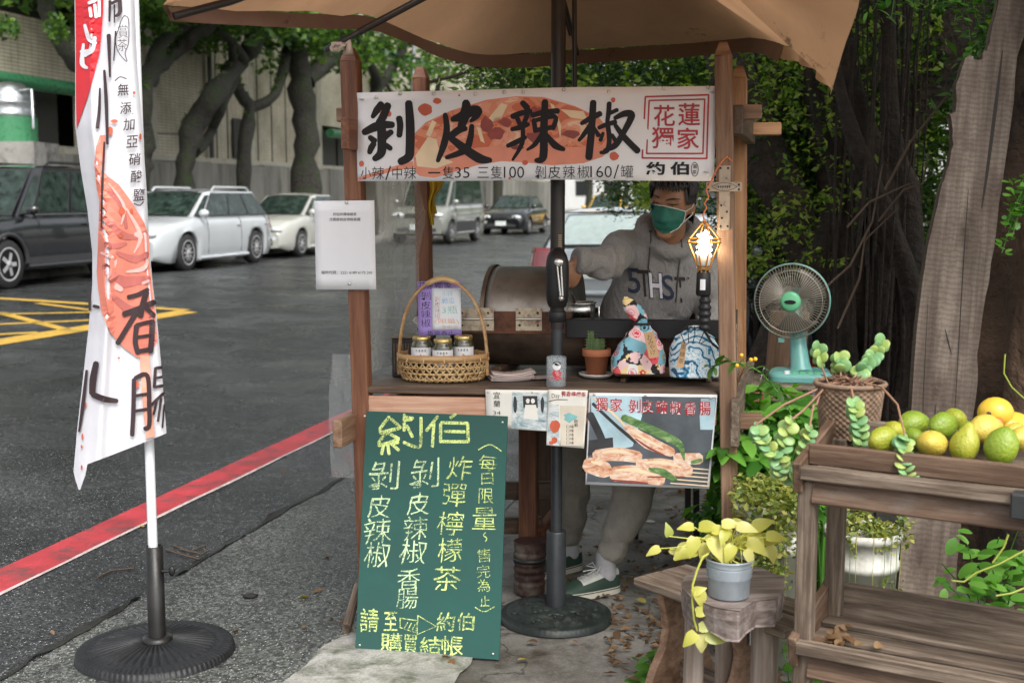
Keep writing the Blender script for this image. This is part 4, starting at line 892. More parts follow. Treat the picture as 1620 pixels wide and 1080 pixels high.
def chalkcol(P, chars, xs, ys, hs, sh=.08, b=.012, seed=1, k=.9):
    g = random.Random(seed)
    for ch, x, y, h in zip(chars, xs, ys, hs): h *= k; b = -.008; wd = h * g.uniform(.98, 1.12); P.text(ch, x - wd / 2, y - h / 2, x + wd / 2, y + h / 2, b, g.uniform(-5, 3), sh)
chalkcol(P, '剝皮辣椒', (607, 600, 597, 597), (752, 800, 839, 877), (52, 40, 44, 44), .12, .016, 3)
chalkcol(P, '剝皮辣椒香腸', (671, 662, 657, 654, 647, 644), (748, 796, 835, 872, 916, 946), (50, 38, 42, 42, 36, 36), .12, .01, 4)
P.obj('lettering', M_chalk2, cb)
P = Print(cbf, .0006); P.wob = .085
chalkcol(P, '炸彈檸檬茶', (728, 719, 713, 712, 707), (740, 782, 827, 869, 915), (40, 38, 42, 42, 42), .1, .012, 5)
chalkcol(P, '每日限量', (772, 771, 769, 766), (732, 757, 784, 820), (28, 20, 26, 40), .03, 0., 6); chalkcol(P, '售完為止', (765, 765, 765, 767), (878, 903, 926, 950), (24, 22, 22, 18), .03, 0., 7)
P.stroke([(757, 711), (775, 703), (793, 713)], 1.7).stroke([(752, 960), (766, 967), (782, 959)], 1.7).stroke([(768, 842), (765, 846), (770, 851), (768, 856)], 1.7)
for ch, x0, y0, x1, y1 in (('請', 570, 962, 599, 999), ('至', 607, 967, 629, 997), ('約', 691, 968, 719, 999), ('伯', 722, 968, 750, 997), ('購', 602, 1000, 636, 1030), ('買', 638, 1003, 661, 1033), ('結', 664, 1007, 698, 1034), ('帳', 698, 1005, 732, 1036)): P.text(ch, x0, y0, x1, y1, .004, 2)
for pts in (((633, 977), (633, 992), (658, 1000), (660, 981), (633, 977)), ((661, 973), (690, 990), (660, 1003), (661, 973)), ((640, 992), (645, 984)), ((646, 994), (651, 985)), ((652, 996), (657, 987))): P.stroke(pts, 1.8, sub=1)
P.obj('lettering', M_chalk, cb)
for x, y in ((569, 1020), (780, 1034), (577, 658), (795, 668)): mb = MB(); mb.ball(cbf(x, y, .001), (.005, .003, .005), 8, 5); mb.obj('screw', M_nail, cb)
# ------------------------------------------------------------------ things on the counter
CZ = .899
def on(px, py, z=CZ): return G(px, py, z)
M_drum = mat('scorched_steel', (.17, .13, .1), .4, .8, var=.45, scale=7, dirt=(.055, .032, .02), dirt_amt=.42, dscale=4, bs=40)
M_lid = mat('smoked_bare_steel', (.23, .21, .185), .4, .75, var=.3, scale=8, dirt=(.07, .045, .03), dirt_amt=.33, dscale=5, bs=50)
M_rust = mat('brown_rust', (.11, .045, .025), .85, .1, var=.6, scale=25, bs=60, bp=.5)
M_rustcream = mat('rusty_cream_paint', (.5, .43, .31), .6, var=.15, scale=30, dirt=(.15, .055, .025), dirt_amt=.42, dscale=28, bs=60)
gr = thing('barrel_grill', 'scorched steel barrel grill with a hinged half lid on the counter', 'grill', S(.77, .46, CZ))
dv, dz, dr_ = .47, 1.112, .193
def half(u0, u1, a0, a1, r, mb, n=20, m=0):
    def f(i, j):
        a = a0 + (a1 - a0) * j; return S(u0 + (u1 - u0) * i, dv - r * math.cos(a), dz + r * math.sin(a))
    mb.grid(f, 10, n, m); return mb
def endcap(u, a0, a1, r, mb, n=20):
    mb.add([S(u, dv - r * math.cos(a0 + (a1 - a0) * i / n), dz + r * math.sin(a0 + (a1 - a0) * i / n)) for i in range(n + 1)], [tuple(range(n + 1))]); return mb
mb = MB(); half(.25, 1.30, -math.pi, 0, dr_, mb); endcap(.25, -math.pi, 0, dr_, mb); endcap(1.30, -math.pi, 0, dr_, mb); o = mb.obj('body', M_drum, gr); q = o.modifiers.new('thick', 'SOLIDIFY'); q.thickness = .004
mb = MB(); half(.375, .70, .03, math.pi, dr_ + .004, mb, 24); endcap(.375, .03, math.pi, dr_ + .004, mb); endcap(.70, .03, math.pi, dr_ + .004, mb); o = mb.obj('lid', M_lid, gr); q = o.modifiers.new('thick', 'SOLIDIFY'); q.thickness = .004
mb = MB(); half(.368, .384, .03, math.pi, dr_ + .012, mb, 24); o = mb.obj('lid_rim', M_drum, gr); o.modifiers.new('thick', 'SOLIDIFY').thickness = .01
board('rust_strip', S(.26, dv - dr_ - .008, 1.106), S(.72, dv - dr_ - .008, 1.106), .012, .085, M_rust, gr, UP, .002)
board('rim_bar', S(.70, dv - dr_ - .012, 1.088), S(1.315, dv - dr_ - .012, 1.088), .03, .072, M_black, gr, UP, .003)
board('rim_bar', S(.25, dv + dr_ + .012, 1.1), S(1.315, dv + dr_ + .012, 1.1), .03, .06, M_blackm, gr, UP, .003)
for hx0, hx1 in ((722, 781), (816, 857)):
    for zz0, zz1, in ((487, 503), (506, 523)):
        pl_ = Plane(S(0, dv - dr_ - .02, 1), S(1, dv - dr_ - .02, 1), S(0, dv - dr_ - .02, 1.2)); mb = MB(); mb.prism([pl_(hx0, zz0), pl_(hx1, zz0), pl_(hx1, zz1), pl_(hx0, zz1)], E2 * .004); hg = mb.obj('hinge', M_rustcream, gr)
        mb = MB()
        for fx in (.15, .85): mb.ball(pl_(hx0 + (hx1 - hx0) * fx, (zz0 + zz1) / 2), .005, 8, 5)
        mb.obj('rivet', M_rust, hg)
    mb = MB(); mb.tube([pl_(hx0, 504.5, .003), pl_(hx1, 504.5, .003)], .0045, 8); mb.obj('hinge_pin', M_nail, gr)
for u in (.42, 1.16):
    board('cradle', S(u, dv - .15, CZ + .014), S(u, dv + .15, CZ + .014), .04, .03, W_dark, gr)
# steel pan of sauce, tongs, bottle
M_sauce = mat('red_brown_sauce', (.32, .09, .03), .3, var=.35, scale=30)
pc = S(.722, .42, 1.118)
pan = thing('sauce_pan', 'square stainless pan of red brown sauce on the barrel grill rim', 'pan', pc)
mb = MB(); sec = [(-1, -1), (1, -1), (1, 1), (-1, 1)]
def sq(u, v):
    th = 2 * math.pi * u; h = .058; c, s_ = math.cos(th), math.sin(th); k = .5; return pc + E1 * math.copysign(abs(c) ** k, c) * h + E2 * math.copysign(abs(s_) ** k, s_) * h + UP * (.052 * v)
mb.grid(sq, 32, 2, 0, True, True); o = mb.obj('wall', M_steel, pan); o.modifiers.new('thick', 'SOLIDIFY').thickness = .0025
mb = MB(); mb.add([sq(i / 32, .72) for i in range(32)], [tuple(range(32))]); mb.obj('sauce', M_sauce, pan)
mb = MB(); mb.add([sq(i / 32, .02) for i in range(32)], [tuple(range(32))]); mb.obj('bottom', M_steel, pan)
mb = MB(); ring = [sq(i / 32, 1.02) for i in range(33)]; mb.tube(ring, .004, 6); mb.obj('rim', M_steel, pan)
mb = MB(); e = pc + E1 * .064 + UP * .04; mb.tube([e, e + E1 * .012, e + E1 * .012 - UP * .04], .004, 6); mb.obj('handle', M_steel, pan)
t0, t1 = at(891, 436, 4.60), at(909, 484, 4.80)
tg = thing('tongs', 'steel tongs dipped into the sauce pan', 'tongs', t1)
for k in (-1, 1):
    mb = MB(); off = E1 * .007 * k; mb.beam(t0 + off, t1 + off * .6, .004, .011, E1); mb.ball(t1 + off * .6, (.012, .004, .02), 10, 6); mb.obj('arm', M_steel, tg)
mb = MB(); mb.tube([t0 - E1 * .008, t0 + (t0 - t1) * .08, t0 + E1 * .008], .006, 8); mb.obj('spring_end', M_steel, tg)
bt = at(889, 492, 4.72); bo = thing('sauce_bottle', 'white squeeze bottle with an orange cap behind the umbrella pole', 'bottle', bt)
mb = MB(); mb.lathe([(.0, 0), (.025, 0), (.026, .05), (.02, .062)], bt, 16); mb.obj('body', M_white, bo)
M_orange = mat('orange_plastic', (.75, .12, .03), .35, var=.05, bp=0); mb = MB(); mb.lathe([(.02, .062), (.021, .085), (.008, .1), (.004, .125), (0, .126)], bt, 16); mb.obj('cap', M_orange, bo)
# ribbed steel box and paper napkin
bx = G(641, 590, CZ); bx = S(.115, .27, CZ); rbx = thing('ribbed_steel_box', 'dark ribbed steel box behind the bamboo basket', 'box', bx)
mb = MB(); fr_ = frame(E1); mb.box(bx + UP * .075, (.15, .13, .15), fr_); mb.obj('case', M_blackm, rbx, bev=.004)
for i in range(11): mb = MB(); mb.box(bx - E2 * .068 + E1 * (-.055 + i * .011) + UP * .075, (.006, .006, .11), fr_); mb.obj('rib', M_drum, rbx)
mb = MB(); mb.box(bx + UP * .153, (.158, .138, .008), fr_); mb.obj('top', M_drum, rbx, bev=.002)
mb = MB(); nb_ = bx + E1 * .03 - E2 * .02 + UP * .158
mb.grid(lambda u, v: nb_ + E1 * (.045 * (u - .5) + .01 * math.sin(v * 6)) + UP * (.075 * v * (1 - .4 * abs(u - .4))) + E2 * (.02 * math.sin(u * 7 + v * 3)), 6, 6); np_ = mb.obj('paper_napkin', M_paper, loc=nb_); setp(np_, 'crumpled white paper napkin on the ribbed steel box', 'napkin')
# bamboo basket
M_bam = wood('split_bamboo', (.3, .17, .06), (.48, .3, .13), (.62, .44, .22), .45, bp=.15); M_bamd = wood('bamboo_binding', (.26, .13, .05), (.42, .24, .1), (.55, .36, .18), .45, bp=.15)
bc = on(700, 585); bc = Vector((at(701, 590, 4.585).x, 4.585, CZ))
bk = thing('bamboo_basket', 'oval woven bamboo basket with a tall hoop handle on the counter', 'basket', bc)
RX, RY, BH = .166, .112, .094
def bsurf(a, h, off=0): k = .9 + .1 * min(1, h / BH * 1.6); return bc + E1 * (RX * k + off) * math.cos(a) + E2 * (RY * k + off) * math.sin(a) + UP * (.004 + h)
mb = MB()
def strip(mb, pts, wd, nrm):
    vs = []
    for i, p in enumerate(pts):
        d = (pts[min(i + 1, len(pts) - 1)] - pts[max(i - 1, 0)]).normalized(); n = nrm(p); w_ = n.cross(d).normalized() * wd / 2; vs += [p - w_, p + w_]
    mb.add(vs, [(2 * i, 2 * i + 1, 2 * i + 3, 2 * i + 2) for i in range(len(pts) - 1)], 0, True)
nr = lambda p: (p - bc - UP * (p.z - bc.z)).normalized()
for dr in (1, -1):
    for i in range(40):
        a0 = 2 * math.pi * i / 40 + (.0 if dr > 0 else .08)
        strip(mb, [bsurf(a0 + dr * .5 * k / 8, BH * k / 8, .0022 * math.sin(k * 1.9 + i * 2 + (0 if dr > 0 else 3.1))) for k in range(9)], .0065, nr)
for h in (.008, .03, .052, .074, .096):
    strip(mb, [bsurf(2 * math.pi * k / 80, h, .0025 * math.sin(k * 2.2 + h * 300)) for k in range(81)], .0075, nr)
o = mb.obj('weave', M_bam, bk); o['kind'] = 'stuff'; o.modifiers.new('thick', 'SOLIDIFY').thickness = .0015
for off in (.003, -.005):
    mb = MB(); strip(mb, [bsurf(2 * math.pi * k / 60, BH - .006, off) for k in range(61)], .022, nr); o = mb.obj('rim', M_bamd, bk); o.modifiers.new('thick', 'SOLIDIFY').thickness = .003
for i in range(14): mb = MB(); a = 2 * math.pi * i / 14; mb.tube([bsurf(a, BH - .02, .007), bsurf(a, BH + .007, .002), bsurf(a, BH - .02, -.008)], .003, 6); mb.obj('binding', M_bam, bk)
mb = MB(); mb.add([bsurf(2 * math.pi * k / 32, .006, -.004) for k in range(32)], [tuple(range(32))]); mb.obj('base', M_bam, bk)
mb = MB(); hh = at(703, 441, 4.585).z - CZ; pts = []
for k in range(25):
    a = math.pi * k / 24; pts.append(bc + E1 * (-(RX + .001) * math.cos(a) * (1 - .1 * math.sin(a) ** 6)) + UP * (.02 + (hh - .02) * math.sin(a) ** .72))
for dx in (-.005, .006): mb.tube([p + E2 * dx for p in pts], .0052, 8)
mb.obj('handle', M_bamd, bk)
mb = MB(); mb.tube(pts[9:16], [.009, .0105, .011, .0105, .011, .0105, .009], 8); mb.obj('grip', M_bam, bk)
# jars
M_gold = mat('gold_lid', (.55, .42, .17), .3, .85, var=.1, bp=0); M_jar = mat('dark_pickles', (.05, .05, .025), .12, var=.5, scale=40, coat=1.); M_label = mat('white_jar_label', (.72, .72, .73), .5, var=.03, bp=0)
M_inkr = mat('red_dot_print', (.6, .05, .06), .5, bp=0); M_inkg = mat('green_leaf_print', (.08, .28, .12), .5, bp=0)
for i, (px, Y, dz_) in enumerate(((667, 4.555, .0), (700.5, 4.525, -.006), (733, 4.56, .002))):
    b0 = at(px, 540, Y); b0.z = .958 + dz_
    j = thing('pickle_jar', ('gold lidded pickle jar at the left in the bamboo basket', 'gold lidded pickle jar in the middle, in front of the other two in the basket', 'gold lidded pickle jar at the right in the basket, under the purple sign')[i], 'jar', b0, 'pickle jars in the bamboo basket')
    mb = MB(); mb.lathe([(0, 0), (.036, 0), (.0395, .006), (.0395, .075), (.036, .086), (.031, .094), (.031, .1)], b0, 24); mb.obj('glass_body', M_jar, j)
    mb = MB(); mb.lathe([(.0335, .094), (.0345, .096), (.0345, .107), (.032, .11), (0, .1105)], b0, 28); mb.obj('lid', M_gold, j)
    lf = lambda a, h, off=0: b0 + Vector((math.sin(a) * (.0402 + off), -math.cos(a) * (.0402 + off), h))
    mb = MB(); mb.grid(lambda u, v: lf(-1.25 + 2.5 * u, .012 + .058 * v), 20, 2); lb = mb.obj('label', M_label, j)
    P = Print(lambda x, y, off: lf(x / .04, y, off), .0003)
    for k, ch in enumerate('花蓮農會'): P.text(ch, -.021 + k * .011, .064, -.013 + k * .011, .055)
    P.obj('lettering', M_ink, lb)
    P = Print(lambda x, y, off: lf(x / .04, y, off), .0003); P.blob(-.012, .032, .005, .005).blob(.0, .043, .002, .004); P.obj('red_print', M_inkr, lb)
    P = Print(lambda x, y, off: lf(x / .04, y, off), .0003); P.blob(.012, .03, .007, .004).blob(-.022, .026, .003, .006).blob(.02, .036, .003, .005); P.obj('green_print', M_inkg, lb)
# purple hand written card with a pale note
sp_ = Plane(at(660, 445, 4.63), at(730, 445, 4.625), at(662, 528, 4.60))
M_purple = mat('purple_card', (.36, .25, .62), .65, var=.06, bp=.05); M_note = mat('pale_note_paper', (.7, .73, .75), .6, var=.05, bp=0)
pcd = paper('price_card', 'purple hand written card standing in the bamboo basket', 'card', lambda x, y, off=0: sp_(x, y, off), ((660, 445), (729.5, 444), (730.5, 529), (662, 530)), M_purple)
P = Print(lambda x, y, off=0: sp_(x, y, off), .001)
for ch, a, b_ in (('花', 662, 674), ('蓮', 675, 685), ('獨', 687, 700), ('家', 702, 715)): P.text(ch, a, 446, b_, 457, -.005, -4)
for ch, y in zip('剝皮辣椒', (468, 483, 497, 511)): P.text(ch, 666, y - 6.5, 681, y + 6.5, -.01, -6)
for k, ch in enumerate('售完為止'): P.text(ch, 676 + k * 11, 523, 685 + k * 11, 530, -.01)
P.obj('lettering', M_ink, pcd)
nfn = lambda x, y, off=0: sp_(x, y, off + .003)
nt2 = paper('price_note', 'pale note with coloured handwriting fixed on the purple card', 'note', nfn, ((683.5, 456), (729, 455.5), (730, 521), (684, 522)), M_note)
M_blueink = mat('blue_marker', (.1, .35, .62), .5, bp=0); M_greenink = mat('green_marker', (.2, .5, .4), .5, bp=0); M_orink = mat('orange_marker', (.75, .3, .12), .5, bp=0)
P = Print(nfn, .0008); P.wob = .08; P.col('剝皮辣椒', 692, 473, 9, 8.5, -.02); P.obj('lettering', M_redink, nt2)
P = Print(nfn, .0008); P.wob = .08; P.text('小辣', 699, 460, 716, 469, -.02).text('脆瓜', 699, 471, 719, 480, -.01); P.obj('lettering', M_blueink, nt2)
P = Print(nfn, .0008); P.wob = .08; P.text('3瓶', 699, 484, 724, 496, -.01); P.obj('lettering', M_greenink, nt2)
P = Print(nfn, .0008); P.wob = .08; P.text('(限量)', 688, 504, 726, 513, -.01).text('優惠中', 698, 514, 724, 520, -.02); P.obj('lettering', M_orink, nt2)
# brochures
M_bro = mat('pinkish_brochure_paper', (.62, .52, .48), .6, var=.06, bp=0)
bcn = on(803, 604) + E2 * .06
bs = thing('brochure_stack', 'small stack of curling pinkish brochures on the counter front', 'brochures', bcn)
for i in range(6):
    a = R(12 + random.uniform(-5, 5)); c, s_ = math.cos(a), math.sin(a); o_ = Vector((random.uniform(-.006, .006), random.uniform(-.006, .006), .003 + i * .0042)); mb = MB()
    mb.grid(lambda u, v: bcn + o_ + Vector((c * (u - .5) * .16 - s_ * (v - .5) * .105, s_ * (u - .5) * .16 + c * (v - .5) * .105, .016 * abs(u - .42) ** 1.6 * 2 * (.4 + .12 * i))), 10, 4); o = mb.obj('brochure', M_bro, bs); o.modifiers.new('thick', 'SOLIDIFY').thickness = .0016
o_ = Vector((0, 0, .003 + 6 * .0042)); a = R(12); c, s_ = math.cos(a), math.sin(a)
P = Print(lambda u, v, off: bcn + o_ + Vector((c * (u - .5) * .16 - s_ * (v - .5) * .105, s_ * (u - .5) * .16 + c * (v - .5) * .105, .016 * abs(u - .42) ** 1.6 * 2 + off)), .0025)
for k in range(7): P.mb.add([P.fn(.2 + k * .09 + dx, .45 + dy, .003) for dx, dy in ((0, 0), (.07, 0), (.07, .14), (0, .14))], [(0, 1, 2, 3)])
P.obj('printed_band', M_ink, bs)
mb = MB(); fc = on(846, 600) + E2 * .03; mb.grid(lambda u, v: fc + Vector((.09 * (u - .5) + .03 * v, .1 * (v - .5) - .02 * u, .004 + .006 * u * u)), 6, 4); o = mb.obj('loose_brochure', M_bro, loc=fc); setp(o, 'single loose brochure lying beside the brochure stack', 'brochure')
# drinking glass with a printed red doll shape
M_glass = film('clear_glass', (.62, .7, .74), .78, .06); gc = Vector((at(880, 600, 4.43).x, 4.43, CZ))
gl = thing('drinking_glass', 'small drinking glass printed with a red figure before the umbrella pole', 'glass', gc)
mb = MB(); mb.lathe([(0, 0), (.034, 0), (.036, .003), (.0365, .108), (.034, .108), (.0338, .022), (0, .02)], gc, 32); mb.obj('glass_wall', M_glass, gl)
gf = lambda x, y, off: gc + Vector((math.sin(x / .0368) * (.0368 + off), -math.cos(x / .0368) * (.0368 + off), y))
P = Print(gf, .0003); P.blob(0, .05, .016, .015, 20, .03).blob(.004, .034, .011, .006, 16, .03); P.obj('red_print', M_inkr, gl)
P = Print(gf, .0004); P.blob(0, .077, .015, .014, 20, .03); P.obj('pale_print', M_label, gl)
P = Print(gf, .0006); P.blob(0, .087, .0145, .007, 20, .03); P.obj('dark_print', M_ink, gl)
P = Print(gf, .0002); P.poly([(x, y) for x, y in ((-.03, .024), (.03, .024), (.03, .036), (-.03, .036))]); P.obj('band_print', M_redink, gl)
# cactus
M_terra = mat('terracotta', (.42, .15, .07), .75, var=.12, bs=60); M_cact = mat('cactus_skin', (.09, .15, .05), .6, var=.25, scale=30); M_sauc = mat('white_glazed_ceramic', (.62, .6, .56), .3, var=.06, bp=0); M_spine = mat('cactus_spine', (.5, .48, .35), .6, bp=0)
kc = on(941, 599) + E2 * .035
ck = thing('cactus_pot', 'green column cactus in a terracotta pot on a white saucer', 'potted cactus', kc)
mb = MB(); mb.lathe([(0, .002), (.05, .002), (.066, .012), (.068, .018), (.062, .018), (.05, .01), (0, .01)], kc, 32); mb.obj('saucer', M_sauc, ck)
mb = MB(); mb.lathe([(0, .011), (.036, .011), (.046, .082), (.053, .083), (.055, .086), (.055, .11), (.05, .112), (.048, .1), (0, .099)], kc, 32); mb.obj('pot', M_terra, ck)
for cxo, hh_, rr_ in ((.008, .125, .022), (-.022, .09, .017), (-.008, .06, .014)):
    cc = kc + Vector((cxo, .004 if cxo > 0 else -.012, .098)); mb = MB()
    def cf(u, v):
        th = 2 * math.pi * u; r = rr_ * (1 + .16 * math.cos(th * 11)) * (1 - max(0, (v - .75) / .25) ** 2.2) ** .5 * (.85 + .15 * min(1, v * 3)); return cc + Vector((r * math.cos(th), r * math.sin(th), hh_ * v))
    mb.grid(cf, 66, 14, 0, True, True); cs = mb.obj('cactus_stem', M_cact, ck); mb = MB()
    for i in range(11):
        for k in range(8):
            th = 2 * math.pi * i / 11; p = cf(i / 11, .06 + k * .12); d = Vector((math.cos(th), math.sin(th), .3))
            for q in (-.6, .6): mb.tube([p, p + d * .006 + Vector((-math.sin(th), math.cos(th), 0)) * .004 * q], [.0006, .0002], 3, caps=False)
    o = mb.obj('spines', M_spine, cs); o['kind'] = 'stuff'
# tray board and two cloth bags
tb = on(1054, 606) + E2 * .05
tr_ = thing('serving_board', 'low dark wooden serving board on small feet under the two cloth bags', 'board', tb)
board('plank', on(969, 601, CZ) + E2 * .06 + UP * .026, on(1139, 604, CZ) + E2 * .06 + UP * .026, .13, .02, W_tan, tr_, rough=.004)
for px in (985, 1120): c = on(px, 606) + E2 * .06; board('foot', c - E2 * .05 + UP * .008, c + E2 * .05 + UP * .008, .022, .016, W_dark, tr_)
def bag(name, label, cx_, by, Y, prof, mt, tie, group, top_fn=None, ry=.55, n=72, seed=1):
    base = at(cx_, by, Y); t = thing(name, label, 'cloth bag', base, group); mb = MB()
    def f(u, v):
        th = 2 * math.pi * u; k = v * (len(prof) - 1); i = min(int(k), len(prof) - 2); q = k - i; q = q * q * (3 - 2 * q)
        h = prof[i][0] + (prof[i + 1][0] - prof[i][0]) * (k - i); r = prof[i][1] + (prof[i + 1][1] - prof[i][1]) * q; dx = prof[i][2] + (prof[i + 1][2] - prof[i][2]) * q
        pl = .10 * math.sin(th * 9 + seed) * max(0, 1 - abs(h - tie) / .05) + .05 * mnoise.noise(Vector((math.cos(th) * 2, math.sin(th) * 2, h * 22 + seed)))
        r *= 1 + pl; c, s_ = math.cos(th), math.sin(th); sq_ = 1 / (abs(c) ** 3 + abs(s_) ** 3) ** (1 / 3)
        return base + Vector((dx + r * c * sq_, r * s_ * sq_ * ry, h))
    mb.grid(f, n, 60, 0, True, True); mb.obj('cloth', mt, t); return t, base
def floral():
    m, N, L, b = nt('floral_cloth'); v = coords(N, L, rand=False); vo = N.new('ShaderNodeTexVoronoi'); vo.inputs['Scale'].default_value = 23; vo.inputs['Randomness'].default_value = .85; L.new(v, vo.inputs['Vector'])
    nv = N.new('ShaderNodeTexNoise'); nv.inputs['Scale'].default_value = 90; L.new(v, nv.inputs['Vector']); ad = N.new('ShaderNodeMath'); ad.operation = 'MULTIPLY_ADD'; ad.inputs[1].default_value = .35; L.new(nv.outputs['Fac'], ad.inputs[0]); L.new(vo.outputs['Distance'], ad.inputs[2])
    sc_ = N.new('ShaderNodeSeparateColor'); L.new(vo.outputs['Color'], sc_.inputs[0])
    c1 = ramp(N, [(0, (.6, .03, .06)), (.3, (.75, .2, .25)), (.42, (.5, .62, .68)), (.52, (.02, .03, .04)), (.66, (.62, .32, .1)), (.8, (.65, .04, .08)), (.9, (.3, .33, .15))], 'CONSTANT'); L.new(sc_.outputs[0], c1.inputs[0])
    c2 = ramp(N, [(0, (.8, .62, .3)), (.3, (.8, .55, .55)), (.5, (.2, .45, .55)), (.7, (.75, .1, .12)), (.85, (.75, .75, .72))], 'CONSTANT'); L.new(sc_.outputs[1], c2.inputs[0])
    rg = ramp(N, [(.3, (0, 0, 0)), (.34, (1, 1, 1)), (.44, (1, 1, 1)), (.47, (0, 0, 0)), (.55, (1, 1, 1))], 'CONSTANT'); L.new(ad.outputs[0], rg.inputs[0])
    pet = mixc(N, L, rg.outputs[0], c1.outputs[0], c2.outputs[0]); ed = ramp(N, [(.9, (0, 0, 0)), (.94, (1, 1, 1))]); L.new(ad.outputs[0], ed.inputs[0])
    L.new(mixc(N, L, ed.outputs[0], pet, (.012, .012, .016)), b.inputs['Base Color']); b.inputs['Roughness'].default_value = .8; bump(N, L, b, ntex(N, L, v, 400, 2), .2, .002); return m
def wavecloth():
    m, N, L, b = nt('blue_wave_cloth'); v = coords(N, L, (1, 1, 1), rand=False); wv = N.new('ShaderNodeTexWave'); wv.wave_type = 'RINGS'; wv.rings_direction = 'Y'; wv.inputs['Scale'].default_value = 11; wv.inputs['Distortion'].default_value = 30; wv.inputs['Detail'].default_value = 4; wv.inputs['Detail Scale'].default_value = .55; L.new(v, wv.inputs['Vector'])
    c = ramp(N, [(.0, (.02, .07, .16)), (.14, (.05, .26, .45)), (.3, (.3, .58, .72)), (.42, (.75, .78, .78)), (.62, (.78, .8, .8)), (.72, (.1, .4, .6)), (.9, (.7, .76, .78))]); L.new(wv.outputs['Fac'], c.inputs[0])
    g = ntex(N, L, v, 18, 3); dr = ramp(N, [(.6, (0, 0, 0)), (.63, (1, 1, 1))]); L.new(g, dr.inputs[0]); L.new(mixc(N, L, dr.outputs[0], c.outputs[0], (.74, .77, .78)), b.inputs['Base Color']); b.inputs['Roughness'].default_value = .8; return m
M_tag = mat('kraft_tag', (.42, .26, .13), .7, var=.08, bp=.05)
fb_, b0 = bag('cloth_bag', 'tall black floral cloth bag knotted near its top with a kraft tag', 1010, 591, 4.50, [(0, .06, 0), (.006, .098, 0), (.05, .1, .0), (.1, .085, .004), (.145, .057, .01), (.175, .03, .012), (.19, .02, .008), (.21, .032, -.004), (.24, .036, -.02), (.268, .024, -.038), (.285, .006, -.05), (.286, 0, -.05)], floral(), .19, 'cloth gift bags on the serving board')
wb_, b1 = bag('cloth_bag', 'rounded blue and white wave patterned cloth bag with black drawstring', 1098, 597, 4.44, [(0, .06, 0), (.006, .088, 0), (.06, .092, .0), (.11, .086, .0), (.145, .07, -.002), (.168, .04, 0), (.176, .02, .002), (.186, .03, .006), (.19, .012, .004), (.191, 0, 0)], wavecloth(), .172, 'cloth gift bags on the serving board', seed=4)
def tagpiece(t, base, corners, Y, txt, seed):
    pl = Plane(at(corners[0][0], corners[0][1], Y), at(corners[1][0], corners[1][1], Y), at(corners[2][0], corners[2][1], Y - .02)); mb = MB(); mb.prism([pl(*q) for q in corners], -pl.n * .001); tg_ = mb.obj('tag', M_tag, t)
    P = Print(lambda x, y, off=0: pl(x, y, off), .0006); cx_ = [(corners[0][0] + corners[1][0]) / 2, (corners[2][0] + corners[3][0]) / 2]; ty_, by_ = corners[0][1], corners[2][1]
    for k, ch in enumerate(txt): f_ = (k + .9) / (len(txt) + .8); xx = cx_[0] + (cx_[1] - cx_[0]) * f_; yy = ty_ + (by_ - ty_) * f_; P.text(ch, xx - 4, yy - 4, xx + 4, yy + 4, -.01, seed)
    P.obj('lettering', M_ink, tg_)
tagpiece(fb_, b0, ((1018, 526), (1034, 524), (1043, 564), (1027, 567)), 4.405, 'おみやげ', -8)
tagpiece(wb_, b1, ((1079, 539), (1086, 541), (1082, 581), (1070, 582)), 4.36, '黑糖茶', 8)
M_cordb = mat('black_cord', (.015, .015, .017), .7, bp=0)
mb = MB(); tp = at(1098, 519, 4.40)
for k in range(5):
    a = k * 1.3 + .3; mb.tube([tp, tp + Vector((.03 * math.cos(a), -.02, .008)), tp + Vector((.055 * math.cos(a), -.035, -.03 + .01 * k)), tp + Vector((.03 * math.cos(a) - .01, -.045, -.05))], .0018, 5)
mb.obj('drawstring', M_cordb, wb_)
mb = MB(); mb.tube([b0 + Vector((.012 + .034 * math.cos(a * .6), .02 * math.sin(a * .6) - .002, .186)) for a in range(11)], .0045, 6); mb.obj('tie', M_cordb, fb_)
# wire rack behind right
wr_ = S(1.22, .5, 1.0); rk = thing('wire_rack', 'thin wire rack behind the wave patterned bag', 'rack', wr_)
for k in range(4): mb = MB(); mb.tube([wr_ + Vector((.11 * math.cos(a * .5236), .08 * math.sin(a * .5236), .03 * k)) for a in range(13)], .0025, 5); mb.obj('wire_ring', M_steel, rk)
for k in range(6): mb = MB(); a = k * 1.047; mb.tube([wr_ + Vector((.11 * math.cos(a), .08 * math.sin(a), -.1)), wr_ + Vector((.11 * math.cos(a), .08 * math.sin(a), .09))], .0025, 5); mb.obj('wire_leg', M_steel, rk)
# ------------------------------------------------------------------ caged work lamp (lit)
LY = 4.235; lc = at(1114, 388, LY)
lm = thing('work_lamp', 'lit caged work lamp with black ribbed grip hanging on an orange cord', 'lamp', at(1117, 520, LY))
M_cage = mat('yellow_wire_cage', (.42, .19, .03), .4, .3, var=.1, bp=0)
m_, N_, L_, B_ = nt('lit_bulb'); B_.inputs['Base Color'].default_value = (1, .95, .85, 1); B_.inputs['Emission Color'].default_value = (1, .86, .66, 1); B_.inputs['Emission Strength'].default_value = 9; M_bulb = m_
zc = lambda py: at(1114, py, LY).z
ax = Vector((lc.x, LY, 0)); ring_z = [(351, .006), (378, .056), (384, .057), (424, .02), (432, .02)]
for k in range(8):
    a = 2 * math.pi * k / 8 + .2; d = Vector((math.cos(a), math.sin(a), 0)); mb = MB(); mb.tube([ax + d * r + UP * zc(py) for py, r in ring_z], .0028, 6); mb.obj('cage_wire', M_cage, lm)
